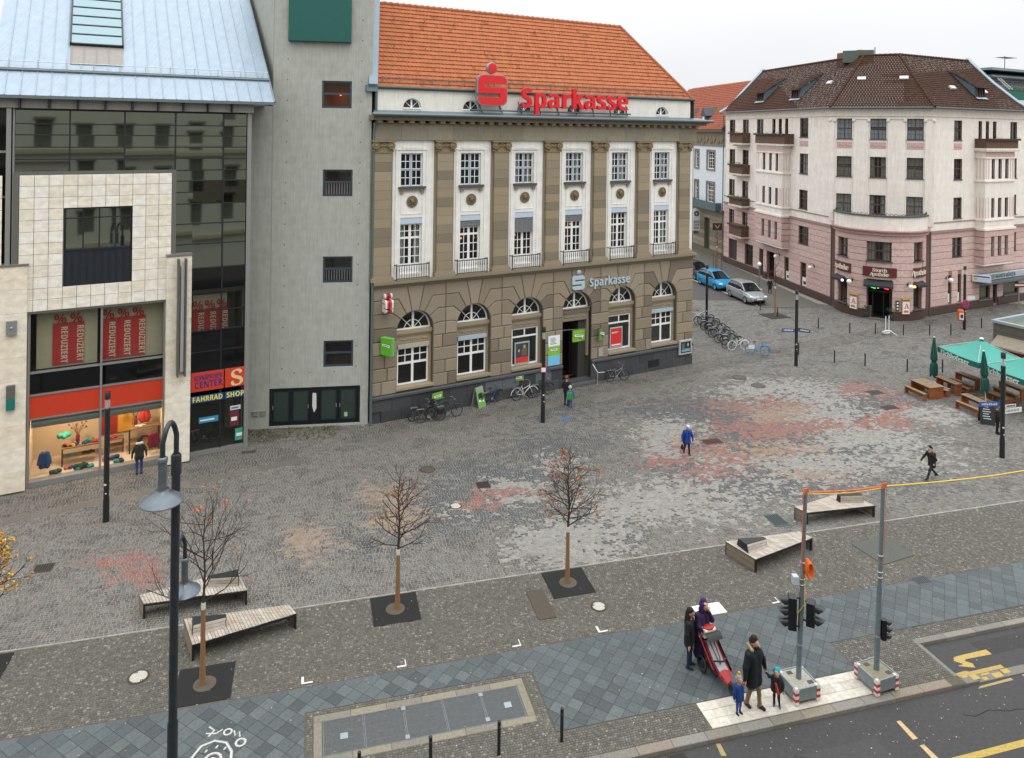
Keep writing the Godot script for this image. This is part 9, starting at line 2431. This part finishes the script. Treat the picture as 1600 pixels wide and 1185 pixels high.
	# red three-wheeled stroller
	var t := thing("stroller", "red three wheeled stroller with grey seat and white red bag on top", "stroller", Vector3(6.32, 0, -22.05), 0.35)
	var red := M("9c1f26", 0.6); var blk := M("1c1c1f", 0.6)
	var wh := func(x: float, z: float, r: float):
		var mb := MB.new(); var ring := []
		for k in 16: ring.append(Vector3(x, r + cos(k * TAU / 16) * (r - 0.03), z + sin(k * TAU / 16) * (r - 0.03)))
		mb.tube(ring, 0.03, 6, true); mb.t = Transform3D(Basis(Vector3.BACK, PI / 2), Vector3(x + 0.02, r, z)); mb.lathe([Vector2(0, 0), Vector2(r * 0.45, 0), Vector2(r * 0.45, 0.04), Vector2(0, 0.04)], 10); part(t, "wheel", mb, blk)
	wh.call(-0.31, -0.35, 0.24); wh.call(0.31, -0.35, 0.24); wh.call(0.0, 0.66, 0.17)
	var fr := MB.new()
	for x in [-0.26, 0.26]: fr.tube([Vector3(x * 0.2, 0.18, 0.6), Vector3(x, 0.42, 0.1), Vector3(x, 0.8, -0.38), Vector3(x, 1.05, -0.62)], 0.022, 6); fr.tube([Vector3(x, 0.19, -0.35), Vector3(x, 0.6, -0.12)], 0.02, 6)
	fr.tube([Vector3(-0.26, 1.05, -0.62), Vector3(0, 1.09, -0.68), Vector3(0.26, 1.05, -0.62)], 0.024, 6); part(t, "frame", fr, red)
	fr = MB.new(); fr.grid(func(u, v): return Vector3(lerpf(-0.2, 0.2, u), lerpf(0.36, 0.9, v * v * 0.6 + v * 0.4) - 0.07 * sin(u * PI) , lerpf(0.42, -0.42, v)), 8, 8); fr.grid(func(u, v): return Vector3(lerpf(-0.16, 0.16, u) * (1 - 0.4 * v), lerpf(0.4, 0.26, v) + 0.05 * sin(u * PI), lerpf(0.3, 0.62, v)), 8, 4); part(t, "red_shell", fr, red)
	fr = MB.new(); fr.grid(func(u, v): return Vector3(lerpf(-0.15, 0.15, u), lerpf(0.42, 0.9, v * v * 0.6 + v * 0.4) - 0.05 * sin(u * PI), lerpf(0.3, -0.38, v)), 6, 8); part(t, "seat_pad", fr, M("9b9c9e", 0.8))
	fr = MB.new()
	for x in [-0.07, 0.07]: fr.tube([Vector3(x, 0.88, -0.3), Vector3(x * 0.7, 0.62, 0.03), Vector3(0, 0.5, 0.14)], 0.016, 5)
	fr.tube([Vector3(-0.25, 0.62, 0.1), Vector3(0, 0.66, 0.26), Vector3(0.25, 0.62, 0.1)], 0.026, 6); part(t, "harness", fr, blk)
	fr = MB.new(); fr.grid(func(u, v): return Vector3(lerpf(-0.26, 0.26, u), 0.86 + 0.3 * sin(v * PI * 0.7 + 0.3), lerpf(-0.52, -0.1, v)), 8, 6); part(t, "folded_hood", fr, blk)
	fr = MB.new(); fr.box(-0.2, 0.2, 0.2, 0.4, -0.34, 0.2); part(t, "under_basket", fr, blk); fr = MB.new()
	for x in [-0.25, 0.25]: fr.quad(Vector3(x, 0.3, 0.3), Vector3(x, 0.42, -0.3), Vector3(x, 0.95, -0.42), Vector3(x, 0.42, 0.34))
	part(t, "side_fabric", fr, blk)
	var bag := thing("bag", "white bag with red top resting on the stroller handle", "bag", Vector3(6.15, 1.0, -22.5), 0.35)
	fr = MB.new(); fr.pillow(-0.2, 0.2, -0.05, 0.2, -0.12, 0.12, 0.03); part(bag, "body", fr, M("cfc8ba", 0.8)); fr = MB.new(); fr.ball(Vector3(0, 0.2, 0), Vector3(0.21, 0.06, 0.13), 10, 5); part(bag, "red_top", fr, red)

func make_small_things() -> void:
	# covers in the paving
	var k := 0
	for q in [[-13.15, 6.13, 0.24, "white painted manhole cover in the pavement at left", true], [1.21, 5.91, 0.22, "white painted manhole cover right of the right tree pit", true], [-2.28, 13.69, 0.22, "white painted manhole cover beside the red mosaic patch", true], [-2.94, 17.36, 0.3, "dark round manhole cover in the plaza behind the middle tree", false], [19.06, 25.83, 0.38, "dark round manhole cover, farther of two near the middle column", false], [19.38, 24.12, 0.38, "dark round manhole cover, nearer of two beside the pale mosaic", false], [24.9, 30.5, 0.4, "dark round manhole cover beyond the closed parasol", false]]:
		var o := thing("manhole_cover", q[3], "manhole cover", E(q[0], q[1], 0.002), EF.basis.get_euler().y + 0.6 * k, "white manhole covers" if q[4] else "dark manhole covers")
		var r: float = q[2]
		var mb := MB.new(); mb.lathe([Vector2(r * 1.22, -0.04), Vector2(r * 1.22, 0.006), Vector2(r, 0.008), Vector2(r, 0.0)], 28); part(o, "ring", mb, M("4a3a31", 0.8, "speck", 2.0))
		mb = MB.new(); mb.lathe([Vector2(r, 0.0), Vector2(r * 0.98, 0.01), Vector2(0, 0.01)], 28); part(o, "lid", mb, M("b5b2a6" if q[4] else "4d4843", 0.75, "grime", 1.5))
		mb = MB.new()
		for a in [0.2, 1.2]: mb.box(-r * 0.62 + a * 0.2 * r, -r * 0.5 + a * 0.2 * r, 0.008, 0.013, -r * 0.95, -r * 0.6); mb.box(r * 0.3 + a * 0.2 * r, r * 0.42 + a * 0.2 * r, 0.008, 0.013, r * 0.6, r * 0.9)
		part(o, "slot", mb, M("3b2c24", 0.9)); k += 1
	for q in [[-0.68, 6.5, 0.3, 0.78, "4b4438", "double inspection cover beside the right tree pit"], [12.02, 17.12, 0.5, 0.3, "4a2b20", "rusty drain grate in the red mosaic beside the blue coated person"], [-0.71, 15.26, 0.3, 0.3, "3a2720", "rusty drain grate behind the right tree"], [-17.69, 12.8, 0.32, 0.28, "3f342c", "rusty drain grate at the left of the plaza"], [24.88, 19.03, 0.5, 0.3, "43291f", "rusty drain grate before the beer garden"], [10.55, 9.4, 0.33, 0.48, "3c4e4c", "smooth green grey plate left of the rear bench"], [13.3, 6.5, 0.85, 0.75, "4c4e48", "large grey steel plate right of the right signal mast"], [13.2, 4.48, 0.32, 0.25, "4c5458", "small steel cover at the slab edge right of the signal masts"], [25.9, 21.4, 0.5, 0.35, "3f3c38", "dark drain cover beside the beer tables"], [-11.3, 21.3, 0.35, 0.14, "4a4844", "small drain before the grey tower"]]:
		var o := thing("cover_plate", q[5], "cover plate", E(q[0], q[1], 0.003), EF.basis.get_euler().y + (0.15 if q[2] > 0.6 else 0.0))
		var mb := MB.new(); mb.t = Transform3D(FLAT, Vector3.ZERO); mb.polyblock(PackedVector2Array([Vector2(-q[2], -q[3]), Vector2(q[2], -q[3]), Vector2(q[2], q[3]), Vector2(-q[2], q[3])]), -0.04, 0.007, 0.005); part(o, "plate", mb, M(q[4], 0.7, "grime", 1.5))
		if q[2] <= 0.5 and q[3] < 0.5:
			mb = MB.new()
			for j in 7: mb.box(-q[2] * 0.85 + j * q[2] * 0.26, -q[2] * 0.85 + j * q[2] * 0.26 + q[2] * 0.12, 0.006, 0.01, -q[3] * 0.8, q[3] * 0.8)
			part(o, "slot", mb, M("1d1a18", 0.9))
	var gd := thing("gully_grate", "iron gully grate in the gutter at the lower edge", "drain grate", E(1.0, -0.22, -0.11), EF.basis.get_euler().y)
	var gm := MB.new(); gm.box(-0.25, 0.25, -0.03, 0.008, -0.16, 0.16); part(gd, "frame", gm, M("3c3a37", 0.8, "speck", 2.0))
	gm = MB.new()
	for j in 7: gm.box(-0.21 + j * 0.063, -0.18 + j * 0.063, 0.008, 0.012, -0.13, 0.13)
	part(gd, "slot", gm, M("141312", 0.9))
	# chalk face drawn on the slabs by the lamp
	var cd := thing("chalk_drawing", "white painted line drawing of a round face with scrawled letters on the slabs", "graffiti", E(-10.6, 2.6, 0.006), EF.basis.get_euler().y)
	var chalk := M("e2e2de", 0.9)
	var stroke := func(pts: Array, w: float, closed := false):
		var v := []
		for q in pts: v.append(Vector3(q[0], 0, -q[1]))
		var mb := MB.new(); mb.t = Transform3D(Basis.from_scale(Vector3(1, 0.12, 1)), Vector3.ZERO); mb.tube(v, w, 5, closed); part(cd, "stroke", mb, chalk)
	var circ := func(x: float, y: float, r: float, w: float):
		var v := []
		for j in 14: v.append([x + cos(j * TAU / 14) * r, y + sin(j * TAU / 14) * r])
		stroke.call(v, w, true)
	stroke.call([[-0.6, -0.5], [-0.62, 0.1], [-0.42, 0.46], [-0.1, 0.56], [0.2, 0.42], [0.36, 0.1], [0.38, -0.5]], 0.042)
	stroke.call([[-0.62, -0.3], [-0.85, -0.7], [-0.6, -0.1]], 0.042); circ.call(-0.08, -0.05, 0.2, 0.042); circ.call(-0.08, -0.05, 0.05, 0.03)
	for q in [[-0.3, 0.22], [-0.05, 0.3], [0.16, 0.2]]: stroke.call([q, [q[0] + 0.05, q[1] + 0.08]], 0.028)
	stroke.call([[-0.3, 1.08], [-0.16, 0.92], [-0.28, 0.74]], 0.03); stroke.call([[-0.36, 0.86], [-0.1, 0.8], [0.06, 0.9]], 0.028); circ.call(0.2, 0.78, 0.1, 0.03); stroke.call([[0.36, 0.78], [0.4, 0.6], [0.5, 0.72], [0.52, 0.54]], 0.03); circ.call(0.56, 0.34, 0.12, 0.035)
	# street things near the pharmacy
	a_board("green_a_board", "green A board with black and white print against the bank plinth", Vector3(-1.75, 0, -43.45), BANK[1] + 0.35, 0.6, 1.15, "5fa022", 1)
	a_board("wooden_a_board", "wooden framed A board left of the pharmacy door", Vector3(31.7, 0, -65.9), FRONT[1] - 0.2, 0.8, 1.1, "3c3a36", 2)
	var lb := thing("litter_bin", "orange litter bin with white notice on the no stopping column", "litter bin", Vector3(37.72, 0.75, -62.05), -0.1)
	var mb := MB.new(); mb.lathe([Vector2(0.2, 0), Vector2(0.24, 0.05), Vector2(0.26, 0.8), Vector2(0.2, 0.92), Vector2(0, 0.95)], 14); part(lb, "drum", mb, M("cc4f1c", 0.5))
	mb = MB.new(); mb.box(-0.2, 0.12, 0.12, 0.68, 0.2, 0.27); part(lb, "notice", mb, M("c8c8c4", 0.6)); mb = MB.new(); mb.box(-0.14, 0.06, 0.28, 0.56, 0.27, 0.28); part(lb, "print", mb, M("2a2a2c", 0.6))
	var wf := thing("white_figure", "white painted metal ring and bent post standing before the pharmacy", "sculpture", Vector3(30.51, 0, -60.17), 0.1)
	mb = MB.new(); mb.tube([Vector3(0.0, 0.0, 0), Vector3(0.0, 1.5, 0), Vector3(0.28, 1.05, 0), Vector3(0.28, 1.5, 0)], 0.035, 6); mb.tube([Vector3(0.28, 1.3, 0), Vector3(0.24, 0.4, 0.05)], 0.03, 6); part(wf, "post", mb, M("d4d4d2", 0.5))
	mb = MB.new(); var ring := []
	for j in 16: ring.append(Vector3(0.05 + cos(j * TAU / 16) * 0.38, 0.22 + sin(j * TAU / 16) * 0.14, 0.1 + sin(j * TAU / 16) * 0.15))
	mb.tube(ring, 0.06, 6, true); mb.tube([Vector3(0.35, 0.3, 0.15), Vector3(0.75, 0.0, 0.35)], 0.035, 5); part(wf, "ring", mb, M("d4d4d2", 0.5))
	for q in [[-0.95, "leafy plant in a black tub left of the pharmacy door"], [0.95, "leafy plant in a black tub right of the pharmacy door"]]:
		var o := thing("potted_plant", q[1], "plant", frame(FRONT) * Vector3(4.1 + q[0], 0.1, 3.75), 0, "tubs at the pharmacy door")
		mb = MB.new(); mb.lathe([Vector2(0.18, 0), Vector2(0.22, 0.45), Vector2(0, 0.43)], 12); part(o, "tub", mb, M("1c1d1f", 0.6))
		mb = MB.new()
		for j in 90:
			var d := Vector3(rng.randf_range(-1, 1), rng.randf_range(-0.2, 1.2), rng.randf_range(-1, 1)).normalized() * rng.randf_range(0.15, 0.36); var c := Vector3(0, 0.65, 0)
			mb.col = Color(0.03, 0.07, 0.025) * rng.randf_range(0.6, 1.7); mb.col.a = 1; mb.tri(c + d, c + d * 1.25 + Vector3(0, 0.06, 0), c + d + d.cross(Vector3.UP).normalized() * 0.08)
		part(o, "leaves", mb, vcol(0.7), true)
	var ol := thing("old_street_lamp", "old grey street lamp with small white lantern beside the silver car", "street lamp", Vector3(24.09, 0, -71.75))
	mb = MB.new(); mb.lathe([Vector2(0.12, 0), Vector2(0.11, 1.2), Vector2(0.07, 1.25), Vector2(0.055, 3.3), Vector2(0.12, 3.36)], 10); part(ol, "post", mb, M("5f686c", 0.5))
	mb = MB.new(); mb.ball(Vector3(0, 3.52, 0), Vector3(0.2, 0.2, 0.2), 12, 8); part(ol, "lantern", mb, M("dcdedc", 0.3)); mb = MB.new(); mb.ball(Vector3(0, 3.72, 0), Vector3(0.08, 0.06, 0.08), 8, 4); part(ol, "cap", mb, M("c6caca", 0.4))
	var rs := thing("street_plate", "brown tourist sign plate on a grey post at the right picture edge", "street sign", Vector3(47.45, 0, -69.19), 0.1)
	mb = MB.new(); mb.lathe([Vector2(0.05, 0), Vector2(0.05, 2.7)], 8); part(rs, "post", mb, M("8a9094", 0.4, "", 1, 0.4)); mb = MB.new(); mb.box(-0.6, 0.7, 2.15, 2.55, 0.05, 0.08); part(rs, "plate", mb, M("5a2c24", 0.5)); mb = MB.new(); mb.box(-0.45, 0.5, 2.3, 2.42, 0.08, 0.085); part(rs, "lettering", mb, M("c9c2ba", 0.6))
	var bp := thing("blue_paper", "crumpled bright blue paper on the paving before the bank steps", "litter", Vector3(3.2, 0.0, -41.6), 0.4)
	mb = MB.new(); mb.quad(Vector3(-0.22, 0.02, 0.1), Vector3(0.2, 0.015, 0.12), Vector3(0.24, 0.04, -0.1), Vector3(-0.18, 0.02, -0.12)); part(bp, "sheet", mb, M("1f6aa8", 0.8))
	# moss and weeds along the tower foot
	var wd := MB.new(); var tf := frame(TOWER)
	for j in 800:
		var a := tf * Vector3(rng.randf_range(-0.3, 4.6), 0.0, 0.05 + pow(rng.randf(), 1.6) * 1.7); var d := Vector3(rng.randf_range(-1, 1), rng.randf_range(0.2, 1), rng.randf_range(-1, 1)) * 0.1
		wd.col = [Color(0.09, 0.1, 0.035), Color(0.14, 0.11, 0.05), Color(0.06, 0.08, 0.025)][j % 3]; wd.tri(a, a + d, a + Vector3(d.z, 0, -d.x))
	var ws := struct("weeds", wd, vcol(0.9)); ws.set_meta("kind", "stuff")
	# the goods in the lit shop window
	var mf := frame(MALL)
	var shelf := M("8a6a42", 0.6, "wood", 0.8)
	for q in [[-8.1, 0.4, -1.0, 1.6, 0.85, "wooden display table with folded clothes at the left of the shop window"], [-5.3, 0.4, -1.1, 1.35, 1.2, "wooden display table with a white garment at the right of the shop window"], [-6.3, 0.3, -1.5, 0.8, 0.7, "small wooden display table in the middle of the shop window"]]:
		var o := thing("display_table", q[5], "table", mf * Vector3(q[0], 0.22, q[2]), MALL[1], "display tables in the shop window")
		mb = MB.new(); mb.box(0, q[3], q[4] - 0.04, q[4], -0.5, 0); mb.box(0, q[3], q[4] * 0.45, q[4] * 0.45 + 0.03, -0.5, 0); part(o, "shelf", mb, shelf)
		for x in [0.03, q[3] - 0.03]: mb = MB.new(); mb.box(x - 0.025, x + 0.025, 0, q[4] - 0.04, -0.06, -0.01); mb.box(x - 0.025, x + 0.025, 0, q[4] - 0.04, -0.49, -0.44); part(o, "leg", mb, M("26211d", 0.6))
	var gi := 0
	for q in [[-7.8, 1.08, -1.2, 0.28, 0.06, 0.2, "1f1c1c", "folded black shirt"], [-7.2, 1.1, -1.25, 0.26, 0.05, 0.2, "d6d2c6", "folded white shirt"], [-6.9, 1.14, -1.4, 0.2, 0.09, 0.18, "2a8f62", "green folded scarf"], [-7.7, 0.66, -1.2, 0.3, 0.06, 0.2, "2a7d96", "turquoise folded towel"], [-7.0, 0.66, -1.2, 0.36, 0.08, 0.2, "1b1a1e", "black folded jacket"], [-4.8, 1.46, -1.3, 0.36, 0.06, 0.2, "d8d3bd", "cream garment with green sleeve"], [-4.6, 0.82, -1.3, 0.34, 0.06, 0.2, "b0222e", "red folded pullover"], [-6.0, 0.98, -1.7, 0.3, 0.08, 0.2, "b02a58", "pink folded pullovers"], [-8.75, 0.85, -0.7, 0.28, 0.42, 0.2, "1c3f68", "blue jacket on a stand"], [-4.25, 0.9, -0.7, 0.26, 0.4, 0.16, "7a1c34", "dark red jackets on a rail"], [-4.6, 1.85, -1.5, 0.32, 0.3, 0.2, "9a2418", "orange red jacket on the upper shelf"], [-7.3, 0.36, -0.45, 0.34, 0.14, 0.2, "163a28", "dark green bag on the floor"], [-8.3, 0.34, -0.4, 0.3, 0.1, 0.15, "27463c", "heap of dark green things on the floor"], [-8.0, 1.6, -1.3, 0.3, 0.14, 0.25, "2fa08a", "small turquoise open umbrella"]]:
		var o := thing("shop_goods", q[7] + " in the lit shop window", "clothing", mf * Vector3(q[0], q[1], q[2]), MALL[1]); gi += 1
		var bl := [[Vector3(-q[3] * 0.6, 0, 0), Vector3(q[3] * 0.6, 0, 0), q[4] * 0.9, q[4] * 0.8, lin(q[6])], [Vector3(0, -q[4] * 0.3, q[5] * 0.4), Vector3(q[3] * 0.3, q[4] * 0.3, -q[5] * 0.4), q[4] * 0.8, q[4] * 0.7, lin(q[6])]]
		if q[4] > 0.2: bl = [[Vector3(-0.1, -q[4] * 0.7, 0), Vector3(-0.08, q[4] * 0.6, 0), 0.13, 0.11, lin(q[6])], [Vector3(0.1, -q[4] * 0.7, 0), Vector3(0.08, q[4] * 0.6, 0), 0.13, 0.11, lin(q[6])], [Vector3(-0.16, q[4] * 0.55, 0), Vector3(-0.24, -q[4] * 0.4, 0.04), 0.07, 0.06, lin(q[6])], [Vector3(0.16, q[4] * 0.55, 0), Vector3(0.24, -q[4] * 0.4, 0.04), 0.07, 0.06, lin(q[6])]]
		mb = MB.new(); blob(mb, bl, 0.03, 0.04); part(o, "cloth", mb, vcol(0.9, "plaster", 2.0))
	for j in 22:
		var t: Array = [[-8.0, -6.6, 0.3, -0.7], [-8.0, -6.6, 1.12, -1.25], [-5.2, -4.1, 0.82, -1.35], [-6.3, -5.6, 0.34, -0.8], [-8.9, -4.2, 0.3, -0.4]][j % 5]
		var o := thing("shop_goods", "small folded garment or toy among the goods of the lit shop window", "clothing", mf * Vector3(rng.randf_range(t[0], t[1]), t[2], t[3]), rng.randf() * 3.0, "small goods in the shop window")
		mb = MB.new(); mb.pillow(-0.14, 0.14, -0.07, 0.06, -0.1, 0.1, 0.03); part(o, "cloth", mb, M(["c9c4b8", "1e3f74", "20202a", "a02436", "2a7d70", "d8b040", "3a2a5a", "b5603a"][rng.randi() % 8], 0.9))
	for q in [[-7.45, 1.05, -1.35, "red vase with dry twigs left in the shop window"], [-5.0, 1.4, -1.5, "dark red vase with red leaves right in the shop window"]]:
		var o := thing("vase", q[3], "vase", mf * Vector3(q[0], q[1], q[2]), 0, "red vases in the shop window")
		mb = MB.new(); mb.lathe([Vector2(0.07, 0), Vector2(0.09, 0.2), Vector2(0.08, 0.45), Vector2(0.0, 0.44)], 12); part(o, "vessel", mb, M("6a1a1e", 0.3))
		mb = MB.new()
		for j in 9: var a := j * 0.7; mb.tube([Vector3(0, 0.4, 0), Vector3(cos(a) * 0.15, 0.7, sin(a) * 0.1), Vector3(cos(a) * 0.4, 0.85 + 0.1 * (j % 3), sin(a) * 0.2)], 0.01, 4); mb.ball(Vector3(cos(a) * 0.4, 0.85 + 0.1 * (j % 3), sin(a) * 0.2), Vector3(0.05, 0.06, 0.04), 6, 4)
		part(o, "twigs", mb, M("6b4630" if q[0] < -6 else "5a1c18", 0.8))
	var wp := thing("wall_panel", "red and yellow wall panel at the back of the shop window", "poster", mf * Vector3(-6.5, 0.9, -2.45), MALL[1])
	mb = MB.new(); mb.box(0, 0.75, 0, 1.9, 0, 0.03); part(wp, "red_half", mb, M("8e241c", 0.7)); mb = MB.new(); mb.box(0.75, 1.4, 0, 1.9, 0, 0.03); part(wp, "yellow_half", mb, M("c8942a", 0.7))
